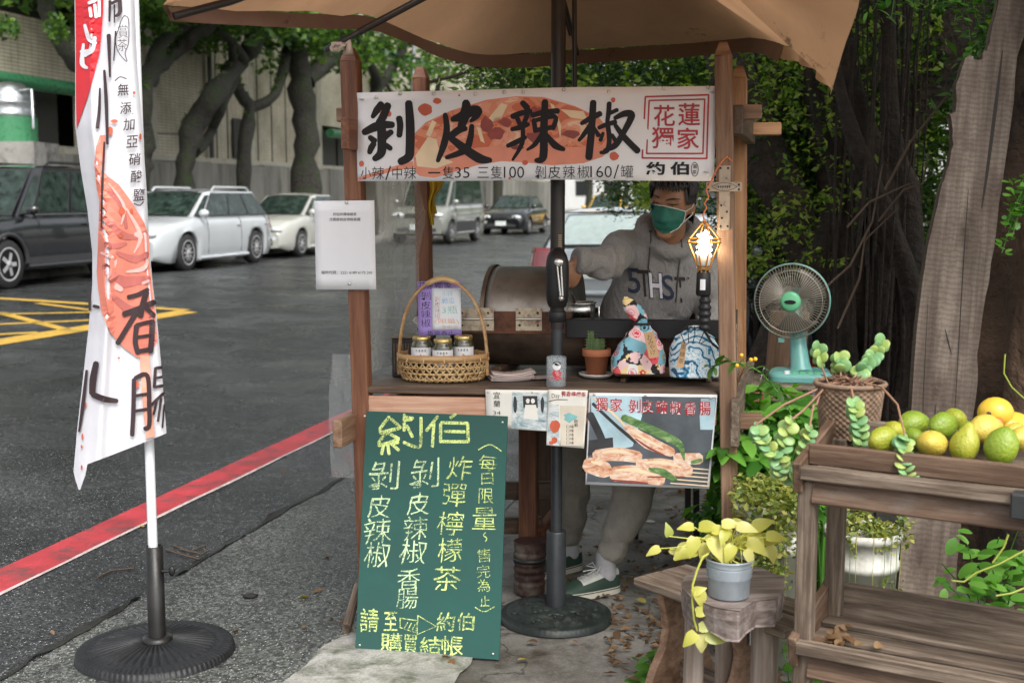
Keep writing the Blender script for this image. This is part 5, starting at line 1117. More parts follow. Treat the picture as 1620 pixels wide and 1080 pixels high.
for py, r in ((378, .056), (384, .057), (424, .02)): mb = MB(); mb.tube([ax + Vector((r * math.cos(a * .5236), r * math.sin(a * .5236), zc(py))) for a in range(13)], .0028, 6); mb.obj('cage_ring', M_cage, lm)
mb = MB(); pts = []
for k in range(100):
    f_ = k / 99; a = f_ * 6.28 * 4.2; r = .021 * (1 if f_ < .8 else 1 - (f_ - .8) * 3.5); pts.append(ax + Vector((r * math.cos(a), r * math.sin(a), zc(404) + (zc(366) - zc(404)) * f_)))
mb.tube(pts, .0062, 8); mb.obj('bulb', M_bulb, lm)
mb = MB(); mb.lathe([(.0, zc(422)), (.018, zc(422)), (.024, zc(418)), (.024, zc(406)), (.02, zc(402)), (0, zc(401))], ax, 20); mb.obj('bulb_base', M_sauc, lm)
mb = MB(); mb.lathe([(0, zc(468)), (.022, zc(468)), (.026, zc(464)), (.024, zc(432)), (.019, zc(428)), (0, zc(427))], ax, 20); mb.obj('socket', M_black, lm)
mb = MB(); prof = [(0, zc(524))]
for k in range(25): f_ = k / 24; prof.append((.017 + .004 * math.sin(f_ * 3.1) + .0025 * math.sin(f_ * 31), zc(521) + (zc(468) - zc(521)) * f_))
mb.lathe(prof, ax + Vector((.006, 0, 0)), 20); mb.obj('grip', M_black, lm)
mb = MB(); mb.grid(lambda u, v: ax + Vector((math.sin(-.6 + .7 * u) * .0262, -math.cos(-.6 + .7 * u) * .0262, zc(458) + (zc(441) - zc(458)) * v)), 5, 2); mb.obj('rating_label', M_label, lm)
M_ocord = mat('orange_cord', (.65, .17, .05), .5, var=.1, bp=0); mb = MB()
mb.tube([ax + UP * zc(352), at(1112, 340, LY), at(1118, 328, LY), at(1114, 322, LY), at(1121, 312, LY), at(1117, 300, LY), at(1126, 286, LY), at(1131, 272, LY), at(1142, 256, 4.245), at(1150, 248, 4.25), at(1158, 255, 4.25)], .0028, 6); mb.obj('cord', M_ocord, lm)
mb = MB(); mb.tube([ax + UP * (zc(524) - .0) + Vector((.006, 0, 0)), at(1128, 545, 4.3), at(1150, 560, 4.45), at(1165, 600, 4.5), at(1160, 660, 4.45)], .004, 6); mb.obj('cord', M_cordb, lm)
pl_ = bpy.data.lights.new('bulb_glow', 'POINT'); pl_.energy = .4; pl_.color = (1, .78, .5); pl_.shadow_soft_size = .03; po = bpy.data.objects.new('bulb_glow', pl_); COL.objects.link(po); po.location = ax + UP * zc(384) + Vector((0, -.03, 0))
# cross shaped plaque
M_plaq = mat('speckled_plaque_wood', (.38, .3, .22), .6, var=.15, dirt=(.06, .05, .045), dirt_amt=.36, dscale=60)
cp_ = Plane(Vector((.7, 4.252, 1.7)), Vector((.8, 4.252, 1.7)), Vector((.71, 4.252, 1.5)))
cr = thing('wall_cross', 'pale wooden cross plaque with small studs nailed to the right front post', 'cross', cp_(1146, 296))
mb = MB(); mb.prism([cp_(1137, 262), cp_(1156, 262), cp_(1154, 364), cp_(1137, 364)], E2 * .012); mb.obj('upright', M_plaq, cr, bev=.002)
mb = MB(); mb.prism([cp_(1117, 288, .006), cp_(1174, 288, .006), cp_(1173, 303, .006), cp_(1117, 303, .006)], E2 * .008); mb.obj('arm', M_plaq, cr, bev=.002)
P = Print(lambda x, y, off=0: cp_(x, y, off + .0068), .0)
for s_ in (1, -1): P.stroke([(1126, 295.5), (1136, 295.5 + 5 * s_), (1146, 295.5 + 6 * s_), (1156, 295.5 + 5 * s_), (1166, 295.5)], .9, sub=3)
for k in range(6): P.blob(1137 + k * 3.4, 295.5, 1.3, 2.0, 8)
P.obj('carving', M_winframe, cr)
for x, y in ((1140, 266), (1152, 266), (1121, 292), (1121, 300), (1169, 292), (1169, 300), (1140, 358), (1151, 358), (1141, 325), (1150, 335), (1142, 345)): mb = MB(); mb.ball(cp_(x, y, .007 if 287 < y < 304 else .001), (.004, .003, .004), 8, 5); mb.obj('stud', M_blackm, cr)
# yellow cloth on the back post
M_ycl = mat('yellow_cloth', (.5, .33, .02), .85, var=.2, bp=.1)
yc0 = at(687, 290, 5.14); mb = MB()
mb.grid(lambda u, v: at(678 + (24 - 12 * min(1, v * 2.2)) * u * (1 if v < .45 else .95) + 2 * math.sin(v * 8), 286 + v * 70 * (1 if u < .6 else .75), 5.14 + .012 * math.sin(u * 14) + .01 * v), 14, 12); yo = mb.obj('yellow_cloth', M_ycl, loc=yc0); setp(yo, 'yellow cloth rag hanging from the back left stall post', 'cloth')
# rusty tin, black stool, spoon under the counter
rc = G(838, 944, 0); rc.y += .06; M_tin = mat('rusty_tin', (.05, .022, .016), .7, .35, var=.5, scale=12, dirt=(.2, .17, .14), dirt_amt=.4, dscale=9, bs=50)
tin = thing('rusty_tin', 'tall rusty tin can beside the umbrella pole under the counter', 'tin can', rc); rr = .062; hh_ = at(838, 855, rc.y).z; prof = [(0, .002), (rr, .002)]
for k in range(40): f_ = k / 39; prof.append((rr + .0025 * math.sin(f_ * 44) * (1 if .15 < f_ < .85 else 0), .004 + (hh_ - .006) * f_))
prof += [(rr + .003, hh_), (rr - .003, hh_), (rr - .004, hh_ - .02), (0, hh_ - .03)]
mb = MB(); mb.lathe(prof, rc, 32); mb.obj('can', M_tin, tin)
mb = MB(); mb.lathe([(rr + .001, hh_ * .62), (rr + .004, hh_ * .62), (rr + .004, hh_ * .7), (rr + .001, hh_ * .7)], rc, 32); mb.obj('band', M_blackm, tin)
sx = at(1050, 800, 5.7); stb = Vector((sx.x, 5.75, 0)); sl = thing('black_stool', 'black metal frame stool behind the seller', 'stool', stb)
for dx in (-.13, .13):
    for dy in (-.13, .13): board('leg', stb + Vector((dx * 1.1, dy * 1.1, 0)), stb + Vector((dx, dy, .6)), .028, .028, M_blackm, sl, (0, 1, 0), .002)
for dx, dy in ((0, -.13), (0, .13)): board('rung', stb + Vector((-.13, dy, .33)), stb + Vector((.13, dy, .33)), .022, .025, M_blackm, sl)
for dx in (-.13, .13): board('rung', stb + Vector((dx, -.13, .28)), stb + Vector((dx, .13, .28)), .022, .025, M_blackm, sl)
mb = MB(); mb.box(stb + Vector((0, 0, .615)), (.31, .31, .03)); mb.obj('seat', M_black, sl, bev=.008)
sp0 = G(1020, 828, .0); so = thing('plastic_spoon', 'white plastic spoon dropped on the ground behind the stall', 'spoon', sp0); mb = MB(); mb.ball(sp0 + Vector((.03, .02, .006)), (.022, .014, .006), 12, 6); mb.obj('bowl', M_sauc, so); mb = MB(); mb.tube([sp0 + Vector((.01, .01, .006)), sp0 + Vector((-.09, -.03, .004))], [.004, .006], 6); mb.obj('handle', M_sauc, so)
# ------------------------------------------------------------------ the seller
def fuse(mb, name, voxel, smooth=6, fac=.5, disp=None):
    """many overlapping volumes become one continuous skin"""
    me = mb.mesh(name); o = bpy.data.objects.new(name, me); COL.objects.link(o)
    r = o.modifiers.new('r', 'REMESH'); r.mode = 'VOXEL'; r.voxel_size = voxel; r.use_smooth_shade = True
    s = o.modifiers.new('s', 'SMOOTH'); s.iterations = smooth; s.factor = fac
    out = bpy.data.meshes.new_from_object(o.evaluated_get(bpy.context.evaluated_depsgraph_get())); bpy.data.objects.remove(o); out.name = name
    if disp:
        out.update(); nv = len(out.vertices); co = np.empty(nv * 3, np.float32); no = np.empty(nv * 3, np.float32); out.vertices.foreach_get('co', co); out.vertices.foreach_get('normal', no)
        co = co.reshape(-1, 3); no = no.reshape(-1, 3); d = np.array([disp(Vector(c)) for c in co], np.float32); out.vertices.foreach_set('co', (co + no * d[:, None]).ravel()); out.update()
    for p in out.polygons: p.use_smooth = True
    return out
def chain(mb, pts, n=14, sub=5):
    """pts [(point, radius)] -> rounded tapering limb"""
    P = [Vector(p) for p, r in pts]; Rr = [r for p, r in pts]; C = []; W = []
    for i in range(len(P) - 1):
        p0, p1, p2, p3 = P[max(i - 1, 0)], P[i], P[i + 1], P[min(i + 2, len(P) - 1)]
        for k in range(sub):
            t = k / sub; C.append(.5 * ((2 * p1) + (p2 - p0) * t + (2 * p0 - 5 * p1 + 4 * p2 - p3) * t * t + (3 * p1 - p0 - 3 * p2 + p3) * t ** 3)); q = t * t * (3 - 2 * t); W.append(Rr[i] * (1 - q) + Rr[i + 1] * q)
    C.append(P[-1]); W.append(Rr[-1]); mb.tube(C, W, n); mb.ball(C[0], W[0] * .99, n, 8); mb.ball(C[-1], W[-1] * .99, n, 8)
def rings(mb, rs, n=28):
    """rs [(centre, half width, half depth, side axis)] closed loft"""
    vs = []
    for c, a, b, sx in rs:
        sx = Vector(sx).normalized(); fy = UP.cross(sx).normalized()
        for j in range(n):
            th = 2 * math.pi * j / n; cc, s_ = math.cos(th), math.sin(th); vs.append(Vector(c) + sx * a * math.copysign(abs(cc) ** .85, cc) + fy * b * math.copysign(abs(s_) ** .85, s_))
    k = len(rs); mb.add(vs, [(i * n + j, i * n + (j + 1) % n, (i + 1) * n + (j + 1) % n, (i + 1) * n + j) for i in range(k - 1) for j in range(n)]); mb.add(vs[:n], [tuple(range(n))[::-1]]); mb.add(vs[-n:], [tuple(range(n))])
M_skin = mat('warm_skin', (.3, .15, .085), .5, var=.12, scale=18, bs=140, bp=.08, spec=.4)
M_hair = mat('black_hair', (.012, .01, .009), .45, var=.4, scale=60, bs=180, bp=.4)
M_hood = mat('grey_marl_fleece', (.2, .19, .18), .95, var=.16, scale=160, bs=260, bp=.35, sheen=.2)
M_pants = mat('khaki_grey_twill', (.3, .275, .235), .9, var=.1, scale=30, bs=300, bp=.25)
def folds(m, sc=9, st=.8):
    N, L = m.node_tree.nodes, m.node_tree.links; b = N['Principled BSDF']; v = coords(N, L, (1, 1, .6)); f = ntex(N, L, v, sc, 5, .55, 1.4); bp = bump(N, L, b, f, st, .03); return m
folds(M_hood); folds(M_pants, 7, .9)
M_mask = mat('green_surgical_mask', (.012, .12, .085), .7, var=.1, scale=40, bs=120, bp=.1)
M_maskw = mat('white_mask_edge', (.62, .62, .6), .7, var=.04, bp=0)
M_sock = mat('grey_rib_sock', (.42, .41, .42), .9, var=.1, scale=60, bs=200, bp=.4)
M_canvw = mat('pale_shoe_canvas', (.5, .5, .46), .8, var=.08); M_shoeg = mat('dark_green_suede', (.02, .045, .03), .7, var=.2); M_sole = mat('off_white_sole', (.58, .54, .45), .6, var=.1, dirt=(.2, .17, .13), dirt_amt=.25)
pb = Vector((.33, 5.0, 0))
man = thing('person', 'seller in a grey lettered hoodie and green face mask reaching towards the sauce pan', 'person', pb)
HC_ = at(1063, 324, 4.72)
fd = Vector((-.42, -.86, -.20)).normalized(); hu = Vector((-.03, -.16, 1)); hu = (hu - fd * hu.dot(fd)).normalized(); hs_ = hu.cross(fd) * -1   # hs_: viewer's right
hs_ = fd.cross(hu); hs_ = hs_ if hs_.x > 0 else -hs_
hs_ = (hs_ - UP * .10).normalized(); hu = hs_.cross(-fd) if hs_.cross(-fd).z > 0 else fd.cross(-hs_) ; hu = hu.normalized()
Hm = Matrix((hs_, fd, hu)).transposed()
def H(x, y, z): return HC_ + hs_ * x + fd * y + hu * z      # right of the face as seen, forward, up
shR, shL = Vector((.445, 4.83, 1.385)), Vector((.775, 4.87, 1.375))
elR, wrR = at(958, 416, 4.60), at(917, 412, 4.56)
elL, wrL = Vector((.80, 4.86, 1.10)), Vector((.76, 4.66, 1.0))
hipR, hipL = Vector((.315, 5.03, .86)), Vector((.50, 5.0, .86))
knR, anR = Vector((.262, 5.06, .47)), Vector((.243, 5.12, .10))
knL, anL = at(1000, 785, 4.86), at(958, 893, 4.82)
mb = MB()
mb.ball(HC_ + hu * .025 - fd * .008, (.079, .099, .098), 24, 16, Hm)                 # skull
mb.ball(H(0, .030, -.040), (.064, .066, .080), 20, 14, Hm); mb.ball(H(0, .062, -.098), (.032, .026, .024), 14, 10, Hm)   # face, chin
for s_ in (-1, 1):
    mb.ball(H(.040 * s_, .066, -.022), (.024, .020, .018), 12, 8, Hm); mb.ball(H(.03 * s_, .082, .030), (.028, .012, .010), 12, 8, Hm)   # cheekbones, brows
    mb.ball(H(.029 * s_, .078, .006), (.0155, .0115, .0105), 12, 8, Hm)                          # lidded eyes
    mb.ball(H(.081 * s_, -.008, -.005), (.009, .018, .031), 12, 10, Hm @ Matrix.Rotation(.25 * s_, 3, 'Z')); mb.ball(H(.084 * s_, -.016, .012), (.007, .010, .014), 10, 8, Hm)   # ears
mb.ball(H(0, .093, -.012), (.010, .014, .026), 12, 10, Hm); mb.ball(H(0, .103, -.032), (.014, .012, .011), 12, 8, Hm)      # nose
chain(mb, [(H(0, -.02, -.06), .056), (Vector((.615, 4.80, 1.44)), .057), (Vector((.615, 4.85, 1.36)), .075)])
rings(mb, [(Vector((.41, 5.0, .84)), .13, .085, (1, .1, 0)), (Vector((.5, 4.96, 1.02)), .125, .08, (1, .1, 0)), (Vector((.585, 4.9, 1.22)), .15, .095, (1, .08, 0)), (Vector((.615, 4.86, 1.36)), .15, .075, (1, .08, 0)), (Vector((.618, 4.85, 1.41)), .10, .055, (1, .08, 0))])
for sh, el, wr in ((shR, elR, wrR), (shL, elL, wrL)): chain(mb, [(sh, .05), (sh.lerp(el, .5), .045), (el, .04), (el.lerp(wr, .45), .037), (wr, .026)])
for hip, kn, an in ((hipR, knR, anR), (hipL, knL, anL)): chain(mb, [(hip, .075), (hip.lerp(kn, .5), .066), (kn, .05), (kn.lerp(an, .35), .048), (an, .034)])
def hand(mb, wr, fw, sd, curl, thumb):
    """fw: along the palm, sd: thumb side, curl: towards the palm"""
    fw, sd = Vector(fw).normalized(), Vector(sd).normalized(); cu = Vector(curl).normalized(); pc_ = wr + fw * .045
    mb.ball(pc_, (.048, .042, .017), 16, 10, Matrix((fw, sd, cu)).transposed()); mb.ball(wr + fw * .012, (.03, .027, .02), 12, 8, Matrix((fw, sd, cu)).transposed())
    for i, (off, ln) in enumerate(((.030, .074), (.010, .082), (-.011, .076), (-.030, .06))):
        k0 = pc_ + fw * (.034 - abs(off) * .2) + sd * off; k1 = k0 + fw * ln * .42 + cu * ln * .16; k2 = k1 + fw * ln * .12 + cu * ln * .36; k3 = k2 - fw * ln * .1 + cu * ln * .22
        chain(mb, [(pc_ + sd * off * .7, .0105), (k0, .0105), (k1, .0092), (k2, .0082), (k3, .007)], 10, 3)
    t0_ = wr + fw * .02 + sd * .026; chain(mb, [(t0_, .014), (t0_ + fw * .022 + sd * .02 + cu * .012, .012), (t0_ + fw * .046 + sd * .02 + cu * .034, .010), (t0_ + fw * .06 + sd * .01 + cu * .05, .008)], 10, 3)
hand(mb, wrR, (-.42, -.1, -.85), (-.75, -.5, .3), (-.5, .8, .2), 1)
hand(mb, wrL, (-.35, -.5, -.6), (-.8, .3, .3), (-.1, .5, -.6), 1)
for an, d in ((anR, Vector((-.8, -.5, 0))), (anL, Vector((-.88, -.42, 0)))): chain(mb, [(an, .034), (Vector((an.x, an.y, .05)) + d * .02, .026), (Vector((an.x, an.y, .038)) + d * .1, .014)])
body_me = fuse(mb, 'body', .0055, 5)
bvh_body = BVHTree.FromPolygons([v.co.copy() for v in body_me.vertices], [tuple(p.vertices) for p in body_me.polygons])
def cast(bvh, px, py, off=0.0, back=4.75):
    d = ray(px, py).normalized(); h = bvh.ray_cast(CAMP, d)
    if h[0] is None: q = at(px, py, back); n = bvh.find_nearest(q); return n[0] + n[1] * off
    n = h[1] if h[1].dot(-d) > 0 else -h[1]
    return h[0] + (n * .5 - d * .5).normalized() * off
bf = lambda x, y, off=0: cast(bvh_body, x, y, off)
body = link('body', body_me, man, M_skin)
# brows and lowered lashes
P = Print(bf, .0012)
P.stroke([(1029, 310.5), (1035, 309), (1043, 313)], (1.6, 3.0, 2.0), sub=3).stroke([(1054, 317), (1064, 315), (1076, 315.5)], (2.2, 3.2, 1.4), sub=3); P.obj('eyebrow', M_hair, man)
P = Print(bf, .001); P.stroke([(1030, 318.5), (1036, 320), (1042, 321.5)], (.9, 1.7, .9), sub=3).stroke([(1056, 322.5), (1064, 323.8), (1074, 323)], (.9, 1.8, .9), sub=3); P.obj('eyelash', M_hair, man)
# hair: cap with a ragged fringe
mb = MB()
def cap(u, v):
    th = 2 * math.pi * u; x, y = math.sin(th), math.cos(th)     # y forward
    lo = .086 if y > .25 else (-.075 if y < -.2 else .086 - .161 * (.25 - y) / .45)
    if abs(x) > .8 and y > -.15: lo = min(lo, .02)
    lo += .008 * mnoise.noise(Vector((th * 9, 0, 3)))
    top = .142; z = lo + (top - lo) * math.sin(v * math.pi / 2); k = math.sqrt(max(0, 1 - ((z - .02) / .125) ** 2)) if z > .02 else 1 - (.02 - z) * .8
    k *= 1 + .04 * mnoise.noise(Vector((th * 14, v * 3, 1)))
    return H(x * .089 * k, -.008 + y * .108 * k, z)
mb.grid(cap, 90, 16, 0, True, True)
g = random.Random(3)
for i in range(170):
    th = g.uniform(-2.2, 2.2); x, y = math.sin(th), math.cos(th); z0 = .105 + g.uniform(-.01, .02); zl_ = (.078 + g.uniform(-.008, .010)) if abs(th) < 1.1 else (.035 + g.uniform(-.02, .02)); k0 = math.sqrt(max(0, 1 - ((z0 - .02) / .125) ** 2))
    sw = g.uniform(-.06, .06); p0 = H(x * .089 * k0, -.008 + y * .108 * k0, z0); p1 = H(math.sin(th + sw * .5) * .0895, -.008 + math.cos(th + sw * .5) * .1085, (z0 + zl_) / 2); p2 = H(math.sin(th + sw) * .0865, -.008 + math.cos(th + sw) * .106, zl_); mb.tube([p0, p1, p2], [.0042, .0038, .0006], 5, caps=False)
mb.obj('hair', M_hair, man)
# mask
mkL = [(1024.5, 322), (1025, 334), (1029, 347), (1036, 358), (1044, 366)]; mkR = [(1083, 334), (1082, 343), (1079, 352), (1072, 360), (1060, 367)]
def mk_(u, v):
    k = v * 4; i = min(int(k), 3); q = k - i; a = [mkL[i][j] * (1 - q) + mkL[i + 1][j] * q for j in (0, 1)]; b = [mkR[i][j] * (1 - q) + mkR[i + 1][j] * q for j in (0, 1)]
    x = a[0] * (1 - u) + b[0] * u; y = a[1] * (1 - u) + b[1] * u - 1.0 * math.sin(u * math.pi) * (1 - v) + 3 * math.sin(u * math.pi) * v
    off = .007 + .010 * math.sin(u * math.pi) * math.sin(min(1, v * 1.15) * math.pi) + .0014 * math.sin(v * 19); return cast(bvh_body, x, y, off, 4.66)
mb = MB(); mb.grid(mk_, 22, 18); o = mb.obj('face_mask', M_mask, man); facecam(o); q = o.modifiers.new('thick', 'SOLIDIFY'); q.thickness = .0015; sm_ = o.modifiers.new('s', 'SMOOTH'); sm_.iterations = 3
mb = MB(); mb.tube([mk_(i / 16, 0) + Vector((0, -.001, .001)) for i in range(17)], .0022, 6); mb.tube([mk_(1, i / 8) for i in range(9)], .002, 6); mb.obj('mask_edge', M_maskw, o)
mb = MB(); er = H(.088, -.02, .012); mb.tube([mk_(1, 0), mk_(1, 0).lerp(er, .5) + Vector((.004, -.006, 0)), er + hu * .02, er - fd * .016, mk_(1, .6).lerp(er, .6) + Vector((.006, 0, -.012)), mk_(1, .55)], .0017, 6); mb.obj('ear_loop', M_maskw, o)
# hoodie
mb = MB()
rings(mb, [(Vector((.41, 5.0, .80)), .175, .125, (1, .1, 0)), (Vector((.43, 4.99, .90)), .178, .128, (1, .1, 0)), (Vector((.50, 4.95, 1.05)), .182, .13, (1, .1, 0)), (Vector((.575, 4.9, 1.2)), .195, .135, (1, .08, 0)), (Vector((.612, 4.87, 1.32)), .198, .122, (1, .08, 0)), (Vector((.618, 4.86, 1.395)), .165, .095, (1, .08, 0)), (Vector((.618, 4.855, 1.435)), .09, .07, (1, .08, 0))])
chain(mb, [(shR + Vector((.05, .01, -.03)), .088), (shR, .073), (shR.lerp(elR, .5), .068), (elR, .066), (elR.lerp(wrR, .5), .056), (wrR + (elR - wrR) * .22, .044)], 18)
chain(mb, [(shL + Vector((-.05, .01, -.03)), .095), (shL, .084), (shL.lerp(elL, .5), .076), (elL, .068), (elL.lerp(wrL, .5), .058), (wrL + (elL - wrL) * .15, .047)], 18)
hoodr = []                                                           # the hood lying round the neck
for k in range(25):
    a = 2 * math.pi * k / 24; hoodr.append((Vector((.617 + .098 * math.cos(a), 4.835 + .092 * math.sin(a), 1.452 + .030 * math.sin(a) - .055 * max(0, -math.sin(a)) ** 2)), .034 + .02 * max(0, math.sin(a))))
mb.tube([p for p, r in hoodr], [r for p, r in hoodr], 14, caps=False)
mb.ball((.64, 4.95, 1.42), (.11, .065, .085), 18, 12); mb.ball((.53, 4.86, 1.41), (.06, .06, .045), 14, 10); mb.ball((.71, 4.86, 1.40), (.06, .06, .045), 14, 10)
axR = (wrR - shR).normalized()
def wr_d(c):
    a = (c - shR).dot(axR); d = 0
    if c.x < .42 and c.z > 1.15: d += .007 * math.sin(a * 75 + 5 * mnoise.noise(c * 9)) * min(1, max(0, (a - .05) * 6)) + .006 * mnoise.noise(c * 24)
    if c.x > .74: d += .006 * math.sin(c.z * 60 + 6 * mnoise.noise(c * 8))
    d += .010 * mnoise.noise(Vector((c.x * 9, c.y * 9, c.z * 4))) + .006 * math.sin((c.x * .8 + c.z) * 34 + 5 * mnoise.noise(c * 5)) * (1 if c.z < 1.12 else .35); return d
hd_me = fuse(mb, 'hoodie', .009, 7, .5, wr_d)
bvh_h = BVHTree.FromPolygons([v.co.copy() for v in hd_me.vertices], [tuple(p.vertices) for p in hd_me.polygons])
hf = lambda x, y, off=0: cast(bvh_h, x, y, off)
hd = link('hoodie', hd_me, man, M_hood)
M_navy = mat('navy_print', (.012, .02, .045), .7, bp=0); M_blk = mat('dark_brown_print', (.014, .011, .011), .7, bp=0); M_wpr = mat('white_navy_edged_print', (.6, .58, .62), .7, bp=0)
for ch, (x0, y0, x1, y1), mt_, b_ in (('5', (993, 424, 1013, 464), M_navy, .0), ('T', (1009, 427, 1030, 469), M_blk, -.004), ('S', (1047, 435, 1066, 474), M_navy, .0), ('T', (1068, 438, 1085, 478), M_blk, -.004)):
    P = Print(hf, .003); P.text(ch, x0, y0, x1, y1, b_ + .008, 3, -.12); P.obj('lettering', mt_, hd)
P = Print(hf, .003); P.text('H', 1026, 430.5, 1049, 472.5, .05, 3, -.12); P.obj('lettering', M_navy, hd); P = Print(hf, .0036); P.text('H', 1027.5, 432, 1047.5, 471, .02, 3, -.12); P.obj('lettering', M_wpr, hd)
P = Print(hf, .003); P.blob(1089, 440, 1.6, 1.6, 8); P.obj('lettering', M_blk, hd)
M_lace = mat('dark_grey_drawstring', (.05, .046, .044), .85, bp=0)
for pts in ([(1029, 366), (1030, 380), (1028, 400), (1026, 420), (1025.5, 436)], [(1077, 375), (1079, 390), (1074, 420), (1071, 450), (1069, 478)]): mb = MB(); mb.tube([hf(x, y, .004) for x, y in pts], .0028, 6); mb.ball(hf(*pts[0], .002), .0075, 10, 6); mb.obj('drawstring', M_lace, hd)
mb = MB(); cu0 = wrR + (elR - wrR) * .1; ax_ = (wrR - elR).normalized(); fr2 = frame(ax_); mb.lathe([(.034, -.02), (.05, -.022), (.05, .022), (.043, .03), (.034, .03)], cu0, 24, Matrix((fr2.col[1], fr2.col[2], fr2.col[0])).transposed()); mb.obj('cuff', M_hood, hd)
# trousers
mb = MB(); rings(mb, [(Vector((.41, 5.01, .78)), .17, .115, (1, .1, 0)), (Vector((.41, 5.0, .90)), .165, .115, (1, .1, 0)), (Vector((.42, 5.0, .96)), .155, .11, (1, .1, 0))])
chain(mb, [(hipR + Vector((.02, 0, .0)), .105), (hipR.lerp(knR, .5), .092), (knR, .078), (knR.lerp(anR, .5), .070), (anR + Vector((.0, 0, .06)), .060)], 20)
chain(mb, [(hipL + Vector((-.01, 0, 0)), .105), (hipL.lerp(knL, .5), .098), (knL, .088), (knL.lerp(anL, .5), .070), (anL + (knL - anL) * .2, .054)], 20)
pt_me = fuse(mb, 'trousers', .009, 5, .5, lambda c: .007 * math.sin(c.z * 38 + c.x * 20 + 5 * mnoise.noise(c * 6)) * (.4 + .6 * (mnoise.noise(c * 3) > 0)) + .006 * mnoise.noise(c * 12)); link('trousers', pt_me, man, M_pants)
# socks and shoes
def shoe(an, d, nm):
    d = Vector((d[0], d[1], 0)).normalized(); sd = Vector((-d.y, d.x, 0)); hp_ = Vector((an.x, an.y, 0)) - d * .055
    def sec(u):   # u along 0 heel .. 1 toe: half width, top height
        wd = .034 + .016 * math.sin(min(1, u * 1.25) * math.pi * .62); wd *= (1 - max(0, (u - .8) / .2) ** 2 * .75) ** .5 if u > .8 else 1; wd *= (1 - max(0, (.12 - u) / .12) ** 2 * .6) ** .5
        ht = .095 if u < .3 else .095 - (u - .3) / .7 * .055; return wd, ht
    L_ = .27; mb = MB()
    def up(i, j):
        wd, ht = sec(i); th = math.pi * j; return hp_ + d * L_ * i + sd * wd * math.cos(th) + UP * (.024 + (ht - .024) * math.sin(th) ** .8)
    mb.grid(up, 24, 14); uo = mb.obj('shoe', M_canvw, man); facecam(uo)
    mb = MB(); lp_ = []
    for sgn in (1, -1):
        for i in (range(25) if sgn > 0 else range(24, -1, -1)): wd, ht = sec(i / 24); lp_.append(hp_ + d * (L_ * i / 24) + sd * (wd + .004) * sgn)
    mb.prism([p + UP * .001 for p in lp_], UP * .028); mb.obj('sole', M_sole, uo)
    mb = MB(); mb.tube([p + UP * .024 for p in lp_] + [lp_[0] + UP * .024], .0022, 5); mb.obj('sole_stripe', M_shoeg, uo)
    mb = MB(); mb.grid(lambda i, j: up(.66 + .34 * i, j) + UP * .0015 + (sd * .0015 * math.cos(math.pi * j)), 10, 14); mb.obj('toe_panel', M_shoeg, uo)
    mb = MB(); mb.grid(lambda i, j: up(.0 + .95 * i, j * .22) + UP * .001 + sd * .0018, 20, 4); mb.grid(lambda i, j: up(.95 * i, 1 - j * .22) + UP * .001 - sd * .0018, 20, 4); mb.obj('side_panel', M_shoeg, uo)
    mb = MB()
    for k in range(5):
        f_ = .36 + k * .06; a = up(f_, .3) + UP * .004; b = up(f_ + .02, .7) + UP * .004; m_2 = (a + b) / 2 + UP * .008; mb.tube([a, m_2, b], .0025, 5)
    m_2 = up(.36, .5) + UP * .012
    for s_ in (1, -1): mb.tube([m_2, m_2 + sd * .03 * s_ + UP * .018, m_2 + sd * .045 * s_ + UP * .002 + d * .02, m_2 + sd * .012 * s_ + UP * .002], .0024, 5); mb.tube([m_2, m_2 + sd * .02 * s_ + d * .05 - UP * .01], .0024, 5)
    mb.obj('laces', M_maskw, uo)
    mb = MB(); chain(mb, [(an + UP * .035, .040), (an + UP * .01, .040), (Vector((an.x, an.y, .075)), .045)], 16); mb.obj('sock', M_sock, man)
shoe(anR, (-.8, -.55), 'r'); shoe(anL, (-.86, -.42), 'l')
# ------------------------------------------------------------------ feather flag on the left
def pw(y, pts): return lin(y, pts)
fL = [(-60, 117), (0, 118), (100, 119), (200, 119), (270, 128), (330, 138), (400, 146), (450, 146), (520, 140), (600, 131), (680, 122), (760, 115)]
fR = [(-60, 211), (0, 213), (100, 217), (200, 225), (300, 232), (400, 237), (460, 243), (500, 248), (600, 257), (680, 263), (760, 268)]
def flagf(px, py, off=0.0):
    u = (px - pw(py, fL)) / (pw(py, fR) - pw(py, fL)); fold = max(0, (.2 - u) / .2)
    Y = 4.105 + .016 * math.sin(u * 6.5 + py * .006) + .010 * math.sin(py * .013 + u * 2) + .05 * fold ** 1.5 - .022 * math.exp(-((u - .26) / .06) ** 2) + .03 * max(0, (u - .9) / .1) ** 2
    return at(px, py, Y - off * 1.7)
fb0 = G(247, 1033); fb0.z = 0
ff = thing('feather_flag', 'tall white and red feather flag with brushed characters on a fluted black base', 'banner flag', fb0)
def cloth_(name, c, tr=.25):
    m, N, L, b = nt(name); b.inputs['Base Color'].default_value = (*c, 1); b.inputs['Roughness'].default_value = .7; v = coords(N, L, rand=False); bump(N, L, b, ntex(N, L, v, 5, 3), .25, .03)
    t = N.new('ShaderNodeBsdfTranslucent'); t.inputs[0].default_value = (*c, 1); x = N.new('ShaderNodeMixShader'); x.inputs[0].default_value = tr; L.new(b.outputs[0], x.inputs[1]); L.new(t.outputs[0], x.inputs[2]); L.new(x.outputs[0], N['Material Output'].inputs[0]); return m
M_flag = cloth_('white_flag_cloth', (.76, .76, .8))
def fg_(u, v):
    yb = 742 - 57 * u if u > .13 else 742 + 36 * (1 - abs(u - .07) / .07 * .9); y = -60 + (yb + 60) * v; a, b = pw(y, fL), pw(y, fR); return flagf(a + (b - a) * u, y)
mb = MB(); mb.grid(fg_, 64, 120); o = facecam(mb.obj('cloth', M_flag, ff))
